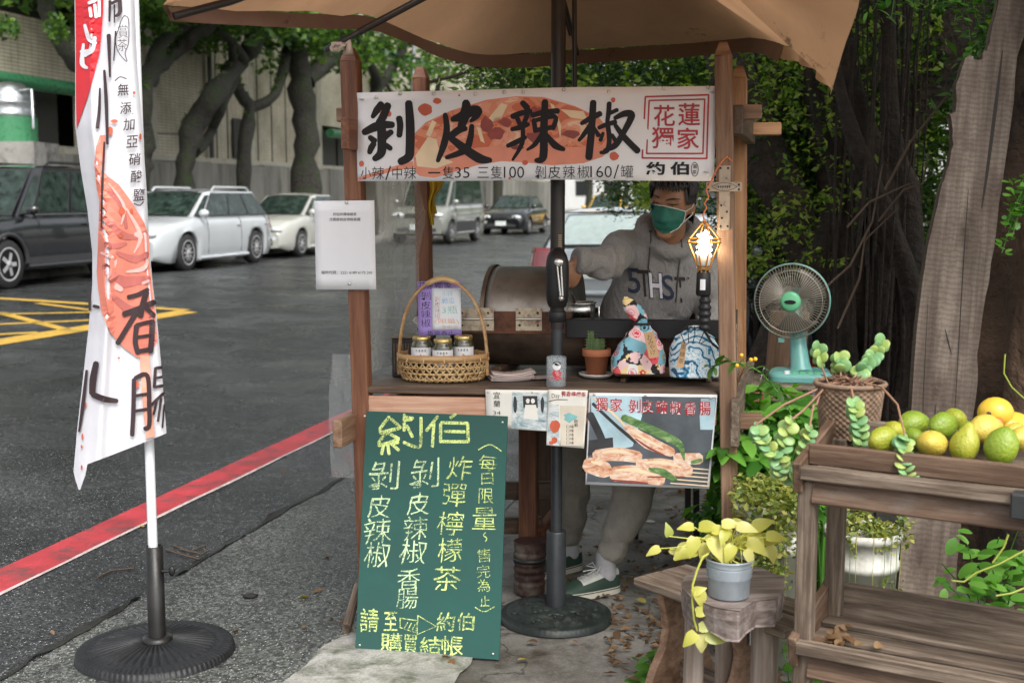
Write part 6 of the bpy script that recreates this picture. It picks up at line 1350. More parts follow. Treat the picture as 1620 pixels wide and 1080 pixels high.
M_brown = mat('brown_black_print', (.035, .018, .02), .65, bp=0, var=.1); M_flred = mat('bright_red_print', (.62, .02, .03), .6, bp=0, var=.08); M_pink = mat('salmon_pink_print', (.66, .2, .14), .6, bp=0, var=.12); M_dpink = mat('dusk_pink_print', (.46, .13, .11), .6, bp=0, var=.15); M_lpink = mat('pale_pink_print', (.74, .42, .38), .6, bp=0, var=.1); M_stick = mat('peach_print', (.72, .34, .24), .6, bp=0)
P = Print(flagf, .004); P.poly([(118, -50), (164, -50), (163, 20), (158, 80), (150, 115), (138, 155), (121, 204), (120, 150), (120, 60), (119, 0)]); P.obj('red_corner', M_flred, ff)
P = Print(flagf, .006)
for pts, wd in (((((140, 5), (152, 0), (158, -12)), 5)), (((142, 12), (144, 26)), 5), (((150, 8), (152, 28)), 5), (((157, 2), (157, 26)), 5), (((134, 40), (141, 62), (152, 68)), (5, 7, 5)), (((150, 60), (147, 78), (134, 88)), 6), (((132, 70), (130, 100), (138, 108)), (4, 8, 4)), (((128, 82), (144, 80)), 5)): P.stroke(pts, wd)
P.obj('white_lettering', M_white, ff)
P = Print(flagf, .004); P.poly([(159, 268), (172, 280), (188, 292), (210, 322), (228, 352), (235, 372), (237, 420), (245, 490), (249, 540), (236, 561), (218, 566), (196, 550), (174, 526), (160, 492), (155, 455), (153, 430), (155, 380), (157, 320)]).poly([(152, 232), (158, 214), (167, 214), (166, 250), (164, 285), (160, 330), (153, 300), (149, 260)]); P.obj('painted_treat', M_pink, ff)
P = Print(flagf, .005)
for pts, wd in ((((166, 300), (190, 320), (200, 360)), (4, 9, 5)), (((165, 345), (195, 372), (225, 375)), (8, 12, 5)), (((185, 400), (215, 410), (234, 400)), (5, 13, 5)), (((165, 420), (190, 445), (236, 440)), (10, 20, 8)), (((180, 470), (210, 492), (238, 480)), (8, 16, 6)), (((166, 385), (180, 390), (200, 385)), (6, 10, 4))): P.stroke(pts, wd)
P.obj('painted_shade', M_dpink, ff)
P = Print(flagf, .0055)
for pts, wd in ((((172, 290), (196, 325), (192, 355)), (2, 5, 2)), (((200, 330), (222, 372), (212, 400)), (3, 7, 2)), (((160, 400), (182, 412), (170, 440)), (4, 7, 3)), (((200, 430), (226, 425), (236, 408)), (3, 8, 3)), (((182, 452), (192, 458)), (10, 8)), (((215, 370), (224, 376)), (8, 6)), (((226, 448), (236, 444)), (5, 4))): P.stroke(pts, wd)
P.obj('painted_highlight', M_lpink, ff)
P = Print(flagf, .006)
for x, y, a, b in ((212, 147, 2, 2.5), (210, 180, 1, 1), (174, 207, 5, 7), (181, 192, 6, 3), (222, 216, 2, 5), (193, 334, 5, 6), (208, 334, 3, 4), (191, 372, 4, 4), (181, 408, 3, 4), (188, 566, 2, 1.5), (217, 608, 3, 6), (145, 600, 2, 2), (135, 640, 1.5, 5), (130, 690, 1.5, 5), (129, 706, 1.5, 3), (129, 739, 1.5, 4)): P.blob(x, y, a, b, 10)
P.obj('red_splash', M_redart, ff)
P = Print(flagf, .005); P.poly([(221, 562), (236, 562), (241, 640), (245, 690), (231, 694), (225, 630)]); P.obj('painted_stick', M_stick, ff)
P = Print(flagf, .007)
for pts, wd in ((((234, 458), (218, 466), (203, 470)), 7), (((196, 497), (215, 490), (244, 478)), 9), (((232, 462), (226, 480), (222, 500)), 9), (((215, 495), (200, 520), (186, 543)), 8), (((232, 488), (244, 499)), 7), (((216, 515), (214, 540), (218, 558)), 8), (((216, 514), (240, 508)), 6), (((241, 508), (240, 535), (238, 556)), 9), (((218, 533), (238, 530)), 5), (((218, 556), (238, 552)), 7)): P.stroke(pts, wd)
for pts, wd in ((((212, 600), (211, 650), (209, 688)), 7), (((214, 598), (233, 594), (236, 640), (236, 672), (229, 678)), 7), (((214, 626), (232, 623)), 5), (((214, 650), (232, 647)), 5), (((246, 582), (244, 612)), 5), (((247, 582), (256, 581)), 5), (((246, 598), (256, 596)), 4), (((245, 612), (257, 610)), 5), (((240, 640), (250, 630), (259, 622)), 5), (((248, 634), (243, 655)), 4), (((255, 630), (250, 666)), 4), (((260, 640), (257, 676)), 3),
    (((152, 574), (147, 600), (146, 622)), (9, 11, 10)), (((147, 624), (165, 631), (185, 634)), (9, 10, 7)), (((137, 586), (131, 640), (125, 682)), (4, 6, 3)), (((141, 460), (142, 490)), 4), (((148, 484), (156, 486)), 5),
    (((174, 2), (173, 34)), (5, 3)), (((181, 8), (181, 36)), (3, 2)), (((188, -10), (190, 18), (183, 26)), (6, 7, 4)), (((176, 6), (192, -2)), 5), (((172, 56), (174, 122)), (7, 3)), (((183, 50), (180, 96)), (3, 2)), (((165, 112), (168, 160), (170, 228)), (4, 6, 4)), (((158, 140), (157, 175), (154, 202)), (3, 5, 6)), (((165, 225), (162, 290), (160, 360)), (3, 4, 2))): P.stroke(pts, wd)
for ch, x, y in zip('無添加亞硝酸鹽', (195, 199, 204, 209, 213, 216, 220), (142, 171, 197, 224, 252, 279, 308)): P.text(ch, x - 9, y - 9.5, x + 9, y + 9.5, .008, -4, .12)
P.stroke([(182, 128), (190, 122), (200, 125)], 1.8).stroke([(212, 322), (221, 325), (227, 319)], 1.8)
P.stroke([(197, 25), (203, 30), (204, 50), (203, 70), (198, 84), (201, 97), (195, 93), (186, 80), (183, 62), (188, 45), (192, 32), (197, 25)], 1.4).text('賞', 187, 40, 202, 60, -.01, -3).text('茶', 186, 62, 201, 81, -.01, -3); P.obj('lettering', M_brown, ff)
M_pvc = mat('white_pvc', (.72, .74, .76), .35, var=.04, bp=0); fpx = Vector((-1.246, 4.165, 0))
mb = MB(); mb.tube([fpx + UP * .3, fpx + UP * 2.7], .0165, 16); mb.obj('pole', M_pvc, ff)
M_fbase = mat('black_fluted_resin', (.011, .0115, .0125), .5, var=.3, spec=.35, dirt=(.06, .055, .05), dirt_amt=.3, dscale=10, bs=40); M_sleeve = mat('chipped_black_sleeve', (.018, .017, .016), .4, .4, var=.3, dirt=(.1, .05, .02), dirt_amt=.2, dscale=16)
mb = MB(); mb.lathe([(.03, .0), (.03, .385), (.026, .386), (.024, .36)], fb0 + Vector((.006, 0, 0)), 24); mb.obj('sleeve', M_sleeve, ff)
mb = MB(); mb.lathe([(.052, .05), (.05, .062), (.034, .066)], fb0 + Vector((.006, 0, 0)), 24); mb.obj('collar', M_sleeve, ff)
kb = at(268, 903, 4.13); mb = MB(); mb.tube([kb - Vector((.025, 0, 0)), kb], .006, 8); mb.ball(kb + Vector((.008, 0, 0)), (.012, .008, .018), 12, 8); mb.obj('clamp_knob', M_black, ff)
mb = MB(); rb = .272
def fbase(u, v):
    th = 2 * math.pi * u; r = rb * v; z = .052 * (1 - v ** 2) * .55 + .02
    if .16 < v < .80: z += .008 * abs(math.cos(th * 22)) * min(1, (v - .16) * 9) * min(1, (.80 - v) * 14)
    if .80 <= v < .86: z += .004
    if .86 <= v < .99: z = .030 + .005 * abs(math.cos(th * 44)) - (v - .86) * .06
    if v >= .99: z = .012 if v < .999 else 0
    return fb0 + Vector((r * math.cos(th), r * math.sin(th), z))
mb.grid(fbase, 352, 36, 0, True, True); mb.obj('base_plate', M_fbase, ff)
# ------------------------------------------------------------------ turquoise fan on a wooden crate
M_turq = mat('turquoise_enamel', (.13, .34, .31), .35, var=.08, dirt=(.25, .4, .33), dirt_amt=.25); M_wire = mat('grey_wire', (.36, .33, .27), .4, .7, var=.2, dirt=(.12, .06, .04), dirt_amt=.25); M_hub = mat('green_hub', (.12, .42, .22), .4, var=.05, bp=0); M_blade = mat('smoky_blade', (.14, .12, .1), .3, var=.2, bp=0)
FY = 5.12; fcn = at(1253, 476, FY); fn_ = (CAMP - fcn); fn_.z = -.02; fn_ = (fn_.normalized() + Vector((-.12, 0, .02))).normalized(); ff_ = frame(fn_); fsx, fsz = ff_.col[1], ff_.col[2]
fbz = at(1267, 600, FY).z; fbx = at(1267, 590, FY); fbx.z = fbz
fan = thing('desk_fan', 'old turquoise desk fan with a round wire guard beside the stall', 'fan', fbx)
def FP(r, a, d): return fcn + fsx * (r * math.cos(a)) + fsz * (r * math.sin(a)) + fn_ * d
fr0 = .155
mb = MB()
for k in range(72):
    a = 2 * math.pi * k / 72; mb.tube([FP(.04, a, .055), FP(.09, a + .03, .058), FP(.13, a + .05, .045), FP(fr0, a + .06, .0)], .0011, 4, caps=False); mb.tube([FP(.04, a, -.075), FP(.12, a, -.07), FP(fr0, a, -.0)], .0011, 4, caps=False)
o = mb.obj('guard_wires', M_wire, fan); o['kind'] = 'stuff'
for r, d, tk, mt in ((fr0, 0, .0035, M_turq), (fr0 - .002, .012, .002, M_wire), (.128, .047, .0018, M_wire), (.125, -.07, .0018, M_wire)): mb = MB(); mb.tube([FP(r, 2 * math.pi * k / 48, d) for k in range(49)], tk, 6, caps=False); mb.obj('guard_ring', mt, fan)
hb = Matrix((fsx, fsz, fn_)).transposed(); mb = MB(); mb.lathe([(0, .066), (.03, .065), (.041, .06), (.043, .05)][::-1], fcn, 32, hb); hbo = mb.obj('hub_badge', M_hub, fan)
P = Print(lambda x, y, off: fcn + fsx * x + fsz * y + fn_ * (.0665 + off), .0006); P.blob(0, -.001, .024, .009, 20, 0); P.obj('badge_print', M_ink, hbo)
for k in range(3):
    a0 = k * 2.094 + .5; mb = MB(); mb.grid(lambda u, v: FP(.03 + .108 * v, a0 + (.25 + 1.35 * (v ** .6)) * (u - .5) * .9 + .25 * v, -.01 + .03 * (u - .5)), 10, 8); o = mb.obj('blade', M_blade, fan); o.modifiers.new('t', 'SOLIDIFY').thickness = .002
mb = MB(); mb.lathe([(.0, -.17), (.035, -.165), (.05, -.13), (.05, -.085), (.03, -.075), (.03, -.02), (0, -.02)], fcn, 24, hb); mb.obj('motor_housing', M_turq, fan)
cb0, cb1 = Vector((fbx.x, fbx.y, fbz + .03)), fcn - fn_ * .1 + Vector((.0, 0, -.035))
mb = MB(); mb.tube([cb0, cb0.lerp(cb1, .12), cb0.lerp(cb1, .5), cb1], [.050, .041, .034, .029], 20); mb.obj('column', M_turq, fan)
mb = MB(); fr3 = frame(Vector((1, -.18, 0)))
def fb_sec(u, v):
    th = 2 * math.pi * u; k = [1, 1, .97, .82, .0][int(round(v * 4))]; z = [0, .02, .03, .042, .043][int(round(v * 4))]; c, s_ = math.cos(th), math.sin(th); return fbx + fr3 @ Vector((.135 * k * math.copysign(abs(c) ** .45, c), .10 * k * math.copysign(abs(s_) ** .45, s_), z))
mb.grid(fb_sec, 40, 4, 0, False, True); mb.obj('base', M_turq, fan)
for i in range(5): mb = MB(); mb.box(fbx + fr3 @ Vector((-.06 + i * .03, -.085, .040)), (.02, .012, .012), fr3); mb.obj('button', M_hub if i else M_white, fan)
mb = MB(); mb.box(fcn - fsz * .165 - fsx * .04, (.025, .01, .018)); mb.obj('guard_clip', M_turq, fan)
mb = MB(); q = fbx + fr3 @ Vector((-.12, .02, .02)); mb.tube([q, q + Vector((-.04, -.04, .03)), q + Vector((-.06, -.05, -.03)), q + Vector((-.04, -.03, -.12)), q + Vector((-.05, 0, -.3))], .0035, 6); mb.obj('power_cord', M_galv, fan)
cw = thing('wooden_crate', 'rough wooden crate carrying the turquoise fan', 'crate', Vector((fbx.x, fbx.y, 0)))
for i in range(5): board('slat', fbx + fr3 @ Vector((-.22, -.14 + i * .07, -.012)), fbx + fr3 @ Vector((.2, -.14 + i * .07, -.012)), .064, .02, W_grey, cw, rough=.002)
for z in (-.09, -.21, -.34, -.47, -.60): board('slat', fbx + fr3 @ Vector((-.22, -.165, z)), fbx + fr3 @ Vector((.2, -.165, z)), .018, .105, W_grey, cw, rough=.002)
for x in (-.2, .18):
    for y in (-.14, .13): q = fbx + fr3 @ Vector((x, y, -.03)); board('post', Vector((q.x, q.y, 0)), q, .04, .04, W_dark, cw, (0, 1, 0))
q0 = at(1228, 598, 5.45); bp_ = board('leaning_board', Vector((q0.x, 5.5, .0)), at(1250, 492, 5.42), .17, .03, W_tan, None, (0, 1, .1)); setp(bp_, 'reddish brown board leaning behind the turquoise fan', 'board')
# orange cone and scooters under the trees
M_cone = mat('orange_cone_rubber', (.72, .1, .03), .45, var=.1, bp=0)
cn = G(1301, 640); cn = Vector((at(1301, 520, 7.4).x, 7.4, 0)); tc = thing('traffic_cone', 'orange traffic cone standing behind the fan', 'traffic cone', cn)
mb = MB(); mb.lathe([(.16, .03), (.13, .05), (.03, .95), (.025, .98), (0, .98)], cn, 20); mb.obj('cone', M_cone, tc); mb = MB(); mb.box(cn + UP * .015, (.36, .36, .03)); mb.obj('base', M_black, tc); mb = MB(); mb.lathe([(.105, .32), (.082, .52)], cn + UP * .0, 20); mb.obj('white_band', M_white, tc)
M_bodyg = mat('silver_scooter_paint', (.4, .42, .43), .25, .3, var=.05, bp=0, coat=.6); M_bodyk = mat('black_scooter_paint', (.015, .015, .017), .2, var=.1, bp=0, coat=.8); M_tyre = mat('tyre_rubber', (.016, .016, .016), .8, var=.2); M_lens = mat('clear_lens', (.6, .62, .62), .1, var=.05, bp=0, coat=1); M_redl = mat('red_lens', (.2, .006, .01), .12, var=.1, bp=0, coat=1)
def wheel_tb(mb, c, r, w_, axis):
    fr_ = frame(axis); m3 = Matrix((fr_.col[1], fr_.col[2], fr_.col[0])).transposed(); mb.lathe([(r * .62, -w_ / 2), (r * .92, -w_ / 2), (r, -w_ * .3), (r, w_ * .3), (r * .92, w_ / 2), (r * .62, w_ / 2)], c, 28, m3); return m3
def scooter(label, loc, yaw, paint):
    M = Matrix.Rotation(yaw, 3, 'Z'); t = thing('scooter', label, 'scooter', loc, 'scooters parked under the trees'); T = lambda x, y, z: loc + M @ Vector((x, y, z))
    for nm, x in (('front_wheel', .62), ('rear_wheel', -.6)):
        mb = MB(); m3 = wheel_tb(mb, T(x, 0, .25), .25, .1, M @ Vector((0, 1, 0))); wo = mb.obj(nm, M_tyre, t); mb = MB(); mb.lathe([(0, -.04), (.05, -.04), (.155, -.03), (.155, .03), (.05, .04), (0, .04)], T(x, 0, .25), 20, m3); mb.obj('rim', M_galv, wo)
    def loft(nm, secs, mt):
        mb = MB(); n = 16; vs = []
        for x, z0, z1, w_ in secs:
            for j in range(n): th = 2 * math.pi * j / n; c, s_ = math.cos(th), math.sin(th); vs.append(T(x, w_ * math.copysign(abs(c) ** .7, c), (z0 + z1) / 2 + (z1 - z0) / 2 * math.copysign(abs(s_) ** .8, s_)))
        k = len(secs); mb.add(vs, [(i * n + j, i * n + (j + 1) % n, (i + 1) * n + (j + 1) % n, (i + 1) * n + j) for i in range(k - 1) for j in range(n)] , 0, True); mb.add(vs[:n], [tuple(range(n))]); mb.add(vs[-n:], [tuple(range(n))]); return mb.obj(nm, mt, t)
    loft('rear_body', [(-.95, .62, .78, .05), (-.75, .42, .80, .13), (-.4, .33, .78, .17), (-.1, .28, .74, .16), (.02, .28, .5, .14)], paint)
    loft('floor_board', [(-.1, .22, .32, .17), (.35, .22, .32, .18)], M_black); loft('seat', [(-.92, .79, .86, .09), (-.6, .78, .88, .14), (-.2, .75, .84, .13), (.0, .72, .80, .08)], M_bodyk)
    loft('leg_shield', [(.30, .25, .55, .19), (.38, .26, .85, .2), (.46, .35, .98, .17), (.56, .5, .98, .1), (.62, .66, .92, .03)], paint); loft('front_mudguard', [(.38, .34, .5, .05), (.6, .46, .54, .07), (.85, .36, .48, .05)], paint)
    loft('handlebar_cowl', [(.28, .95, 1.06, .1), (.40, .93, 1.1, .14), (.5, .96, 1.08, .08)], paint); mb = MB(); mb.ball(T(.52, 0, 1.0), (.05, .08, .05), 14, 10, M); mb.obj('headlight', M_lens, t)
    mb = MB(); mb.tube([T(.3, -.34, 1.04), T(.36, -.15, 1.02), T(.36, .15, 1.02), T(.3, .34, 1.04)], .015, 8); mb.obj('handlebar', M_black, t)
    for s_ in (-1, 1):
        mb = MB(); mb.tube([T(.36, .2 * s_, 1.05), T(.34, .26 * s_, 1.22)], .007, 6); mr_ = mb.obj('mirror', M_black, t); mb = MB(); mb.ball(T(.34, .29 * s_, 1.25), (.02, .07, .045), 12, 8, M); mb.obj('mirror_shell', M_bodyk, mr_)
    mb = MB(); mb.box(T(-.97, 0, .7), (.03, .16, .08), M); mb.obj('tail_light', M_redl, t); mb = MB(); mb.tube([T(-.3, -.17, .25), T(-.85, -.18, .32)], [.03, .05], 10); mb.obj('exhaust', M_galv, t)
scooter('silver scooter parked under the trees behind the fan', Vector((at(1232, 480, 7.9).x, 7.9, 0)), R(200), M_bodyg)
scooter('black scooter parked under the trees right of the silver one', Vector((at(1290, 480, 8.5).x, 8.7, 0)), R(215), M_bodyk)
scooter('black scooter glimpsed between the two right posts of the stall', Vector((at(1170, 480, 8.6).x, 8.9, 0)), R(190), M_bodyk)
# ------------------------------------------------------------------ banyan with hanging roots, and the near trunk
by = Vector((2.05, 7.4, 0)); ban = thing('banyan_tree', 'dark banyan tree with many hanging aerial roots and dense foliage', 'tree', by)
mb = MB(); g = random.Random(17)
for k in range(5):
    a = g.uniform(0, 6.28); r = g.uniform(.05, .35); p0 = by + Vector((r * math.cos(a) * 1.5, r * math.sin(a), -.05)); p3 = by + Vector((g.uniform(-1.4, 1.4), g.uniform(-.8, .8), 4.2)); p1 = p0 + Vector((g.uniform(-.08, .08), g.uniform(-.06, .06), .9)); p2 = p1.lerp(p3, .45) + Vector((g.uniform(-.15, .15), 0, 0)); limb(mb, [p0, p1, p2, p3], [.17, .13, .12, .07], 9, .3)
for pts, rd in (((at(1460, 560, 6.9), at(1425, 400, 6.8), at(1375, 250, 6.7), at(1330, 80, 6.6), at(1300, -80, 6.6)), [.1, .1, .09, .08, .06]), ((at(1345, 640, 6.9), at(1330, 320, 6.9), at(1300, 200, 6.9), at(1270, 20, 7)), [.06, .05, .045, .02]), ((at(1450, 640, 6.4), at(1440, 330, 6.4), at(1410, 210, 6.4), at(1405, -40, 6.5)), [.07, .05, .06, .03]), ((at(1490, 640, 6.3), at(1450, 480, 6.2), at(1405, 340, 6.2), at(1345, 200, 6.2), at(1310, 40, 6.3)), [.08, .07, .055, .035, .012])): limb(mb, list(pts), rd, 9, .3)
mb.obj('trunk', M_bark2, ban)
for k in range(64):
    px = g.uniform(1312, 1450) if k < 40 else g.uniform(1200, 1330); Y = g.uniform(5.9, 7.6) if k < 40 else g.uniform(7.4, 8.4); x = at(px, 400, Y).x; y = Y; zt = g.uniform(2.2, 3.4); zb = -.05 if g.random() < .6 else g.uniform(.5, 1.4); mb = MB(); pts = []; dx = g.uniform(-.12, .12)
    for i in range(7): f_ = i / 6; pts.append(Vector((x + dx * f_ + .03 * mnoise.noise(Vector((k, f_ * 4, 0))), y + .03 * mnoise.noise(Vector((k, f_ * 4, 5))), zb + (zt - zb) * f_)))
    r0 = g.choice((.004, .005, .007, .009, .012, .018)); mb.tube(pts, [r0 * 1.2, r0, r0 * .9, r0, r0 * .9, r0, r0 * .8], 6); mb.obj('aerial_root', M_bark2, ban)
M_twig = mat('pale_dry_twig', (.1, .065, .042), .8, var=.2)
for pts in (((1390, 350), (1430, 300), (1460, 290), (1470, 240)), ((1340, 360), (1375, 320), (1440, 290)), ((1325, 520), (1360, 440), (1368, 380), (1420, 330)), ((1300, 460), (1345, 420), (1380, 350), (1396, 260)), ((1400, 300), (1440, 225), (1500, 150))): mb = MB(); mb.tube([at(x, y, 5.7 + .2 * mnoise.noise(Vector((x * .03, y * .03, 0)))) for x, y in pts], [.006, .006, .005, .003][:len(pts)], 6); mb.obj('twig', M_twig, ban)
cl = []
for k in range(120): px, py = g.uniform(760, 1345), g.uniform(20, 150); cl.append((at(px, py, g.uniform(8.6, 12.5)), (.42, .5, .3), 420))
for k in range(110): px, py = g.uniform(1160, 1345), g.uniform(110, 470); cl.append((at(px, py, g.uniform(7.6, 11)), (.3, .4, .26), 380))
for k in range(60): px, py = g.uniform(1320, 1520), g.uniform(60, 640); cl.append((at(px, py, g.uniform(8.2, 10.5)), (.3, .3, .28), 260))
for k in range(30): px, py = g.uniform(1335, 1520), g.uniform(-20, 180); cl.append((at(px, py, g.uniform(7.2, 9)), (.3, .3, .25), 220))
for k in range(14): px, py = g.uniform(960, 1110), g.uniform(280, 322); cl.append((at(px, py, g.uniform(10, 12)), (.2, .2, .2), 90))
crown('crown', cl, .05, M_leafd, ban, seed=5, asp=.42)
cl = []
for k in range(230): cl.append(((g.uniform(-.6, 6.5), g.uniform(4.5, 12), g.uniform(3.3, 5.4)), (.7, .7, .3), 110))   # its roof of leaves overhead
for k in range(60): cl.append(((g.uniform(1.9, 6.5), g.uniform(1.5, 5), g.uniform(3.4, 5.2)), (.6, .6, .3), 110))
for k in range(70): cl.append(((g.uniform(2.6, 6.5), g.uniform(6, 12), g.uniform(.4, 3.4)), (.5, .5, .4), 110))
for k in range(60): cl.append(((g.uniform(-.5, 1.9), g.uniform(4.5, 6.6), g.uniform(2.98, 3.5)), (.4, .4, .12), 150))  # extra unseen clumps added above the umbrella to darken its back panels
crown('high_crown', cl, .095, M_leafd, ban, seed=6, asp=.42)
M_leafy = leafmat('sun_painted_leaf', [(0, (.07, .14, .02)), (.5, (.2, .32, .05)), (1, (.5, .58, .14))], .35, .5)  # pale copy of the banyan leaf, sun highlights put into its colour
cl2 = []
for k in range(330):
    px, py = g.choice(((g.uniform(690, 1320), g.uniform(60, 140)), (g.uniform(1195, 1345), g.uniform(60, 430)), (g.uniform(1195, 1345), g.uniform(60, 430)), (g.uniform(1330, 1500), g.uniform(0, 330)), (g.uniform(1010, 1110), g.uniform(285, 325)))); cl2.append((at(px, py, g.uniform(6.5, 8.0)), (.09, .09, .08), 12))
crown('sun_painted_leaves', cl2, .045, M_leafy, ban, seed=77)
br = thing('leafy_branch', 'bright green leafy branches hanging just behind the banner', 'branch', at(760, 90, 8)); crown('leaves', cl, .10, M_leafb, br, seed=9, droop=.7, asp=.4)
for pts in (((900, 60), (800, 90), (720, 120), (660, 135)), ((900, 40), (780, 70), (690, 85))): mb = MB(); mb.tube([at(x, y, 8) for x, y in pts], .012, 6); mb.obj('twig', M_bark2, br)
nt0 = Vector((2.22, 4.95, 0)); ntr = thing('tree_trunk', 'thick brown tree trunk at the right edge behind the leaning slab', 'tree', nt0); mb = MB()
def trk(u, v):
    th = 2 * math.pi * u; z = -.05 + 3.6 * v; r = .30 + .14 * (1 - v) ** 3 + .06 * math.sin(th * 5 + v * 2) * (1 - v * .5) + .05 * mnoise.noise(Vector((math.cos(th) * 2, math.sin(th) * 2, z * 1.5))) + .03 * mnoise.noise(Vector((math.cos(th) * 7, math.sin(th) * 7, z * 3))); return nt0 + Vector((r * math.cos(th) + .12 * v, r * math.sin(th), z))
mb.grid(trk, 72, 60, 0, True, True); M_bark3 = mat('furrowed_brown_bark', (.14, .085, .055), .9, var=.45, scale=6, bs=14, bp=1.0, dirt=(.02, .014, .01), dirt_amt=.48, dscale=3, bd=.04); mb.obj('trunk', M_bark3, ntr)
# ------------------------------------------------------------------ leaning live-edge slab
W_slab = wood('silver_slab_wood', (.04, .027, .019), (.105, .077, .057), (.195, .155, .122), .75, .3, .5, (.055, .033, .022), .4)
def sawn(m):   # saw marks across the slab
    N, L = m.node_tree.nodes, m.node_tree.links; b = N['Principled BSDF']; v = coords(N, L); wv = N.new('ShaderNodeTexWave'); wv.bands_direction = 'X'; wv.inputs['Scale'].default_value = 15; wv.inputs['Distortion'].default_value = 5; wv.inputs['Detail'].default_value = 3; wv.inputs['Detail Scale'].default_value = 2.2; L.new(v, wv.inputs[0])
    src = b.inputs['Base Color'].links[0].from_socket; r = ramp(N, [(.25, (.82, .8, .79)), (.6, (1.05, 1.05, 1.05))]); L.new(wv.outputs['Fac'], r.inputs[0]); L.new(mixc(N, L, 1.0, src, r.outputs[0], 'MULTIPLY'), b.inputs['Base Color'])
sawn(W_slab)
s0 = G(1470, 962); sp = Plane(Vector((s0.x - .2, s0.y, 0)), Vector((s0.x + .2, s0.y - .03, 0)), at(1560, 60, s0.y + .32))
so_ = [(1418, 975), (1424, 900), (1436, 760), (1444, 600), (1456, 470), (1466, 400), (1478, 345), (1490, 290), (1501, 262), (1508, 230), (1506, 195), (1502, 180), (1512, 178), (1514, 160), (1512, 140), (1520, 112), (1528, 92), (1536, 88), (1542, 95), (1553, 94), (1557, 80), (1562, 82), (1566, 60), (1580, 0), (1592, -90), (1645, -90), (1632, 20), (1610, 90), (1600, 190), (1585, 290), (1572, 390), (1560, 470), (1545, 560), (1548, 600), (1538, 660), (1526, 770), (1514, 890), (1508, 975)]
def subd(lp, k=3):
    out = []
    for i in range(len(lp)):
        a, b = lp[i], lp[(i + 1) % len(lp)]
        for j in range(k): out.append((a[0] + (b[0] - a[0]) * j / k + random.uniform(-1.2, 1.2), a[1] + (b[1] - a[1]) * j / k + random.uniform(-1, 1)))
    return out
up_ = (sp(1560, 60) - sp(1470, 960)).normalized(); M4 = Matrix((up_, sp.n.cross(up_).normalized(), sp.n)).transposed().to_4x4(); M4.translation = sp(1500, 600)
mb = MB(); mb.prism([sp(*q) for q in subd(so_)], -sp.n * .055); me = mb.mesh('leaning_slab'); me.transform(M4.inverted()); sl_ = link('leaning_slab', me, None, W_slab); sl_.matrix_basis = M4; WLOC[sl_.name] = M4.translation; bevel(sl_, .006); setp(sl_, 'tall weathered live-edge timber slab leaning behind the plant stand', 'timber slab')
M_crackd = mat('dark_timber_crack', (.02, .016, .013), .9, bp=0)
P = Print(lambda x, y, off: sp(x, y, off), .0012); P.stroke([(1586, 80), (1575, 170), (1562, 270), (1553, 330)], (1.5, 6, 5, 1.5)).stroke([(1480, 640), (1478, 670), (1472, 720)], (1, 3, 1)).stroke([(1505, 560), (1500, 540), (1495, 520)], (1, 2.5, 1)); P.stroke([(1532, 300), (1524, 420), (1516, 560), (1508, 700)], (.8, 1.6, 1.2, .6)).stroke([(1468, 480), (1462, 600), (1456, 760)], (.5, 1.4, .6)); o = P.mb.obj('crack', M_crackd, sl_, local=True); o.data.transform(M4.inverted())
mb = MB()
# ------------------------------------------------------------------ leaves as single pieces
def leaf_mesh(name, L_, W_, kind='pointed', fold=.15, droop=.25, nl=6):
    vs = []; fs = []
    for i in range(nl + 1):
        t = i / nl
        w_ = W_ * {'pointed': math.sin(math.pi * min(1, t * .93 + .04)) ** .8 * (1 - .25 * t), 'heart': (math.sin(math.pi * (t * .86 + .12)) ** .7 * (1.15 - .75 * t)), 'oval': math.sin(math.pi * (t * .9 + .06)) ** .55}[kind]
        if i == nl: w_ = 0.002
        z = -droop * L_ * t * t; x = L_ * t * (1 - .12 * t)
        vs += [(x, -w_, z + fold * w_), (x, 0, z), (x, w_, z + fold * w_)]
    for i in range(nl): fs += [(3 * i, 3 * i + 3, 3 * i + 4, 3 * i + 1), (3 * i + 1, 3 * i + 4, 3 * i + 5, 3 * i + 2)]
    me = bpy.data.meshes.new(name); me.from_pydata(vs, [], fs)
    for p in me.polygons: p.use_smooth = True
    return me
def put(name, me, parent, p, ax, up, s=1.0):
    o = bpy.data.objects.new(name, me); COL.objects.link(o); o.parent = parent; WLOC[o.name] = wl(parent)
    M = frame(ax, up).to_4x4(); o.matrix_basis = Matrix.Translation(Vector(p) - wl(parent)) @ M @ Matrix.Scale(s, 4); return o
M_sche = leafmat('glossy_green_leaf', [(0, (.04, .13, .02)), (.5, (.09, .26, .035)), (1, (.18, .4, .06))], .3, .35)
LM = leaf_mesh('leaf', .11, .024, 'pointed'); LM.materials.append(M_sche)
bu = G(1230, 900); bu = Vector((1.08, 4.62, 0)); bush = thing('umbrella_bush', 'green bush with whorls of glossy pointed leaves beside the right stall post', 'bush', bu); mb = MB(); g = random.Random(23)
for i in range(40):
    px, py = g.uniform(1135, 1295), g.uniform(600, 800)
    if px < 1180: py = g.uniform(690, 810)
    tip = at(px, py, g.uniform(4.3, 4.7)); b_ = bu + Vector((g.uniform(-.1, .15), g.uniform(-.05, .15), 0)); mb.tube([b_, b_.lerp(tip, .5) + Vector((g.uniform(-.08, .08), 0, .06)), tip], [.008, .006, .004], 6)
    k = g.choice((6, 7, 7, 7)); a0 = g.uniform(0, 6.28)
    for j in range(k): a = a0 + 2 * math.pi * j / k; d = Vector((math.cos(a), math.sin(a) - .15, g.uniform(-.25, .3))); put('leaf', LM, bush, tip, d, Vector((0, -.35, 1)), g.uniform(.7, 1.3))
mb.obj('stems', M_sche, bush)
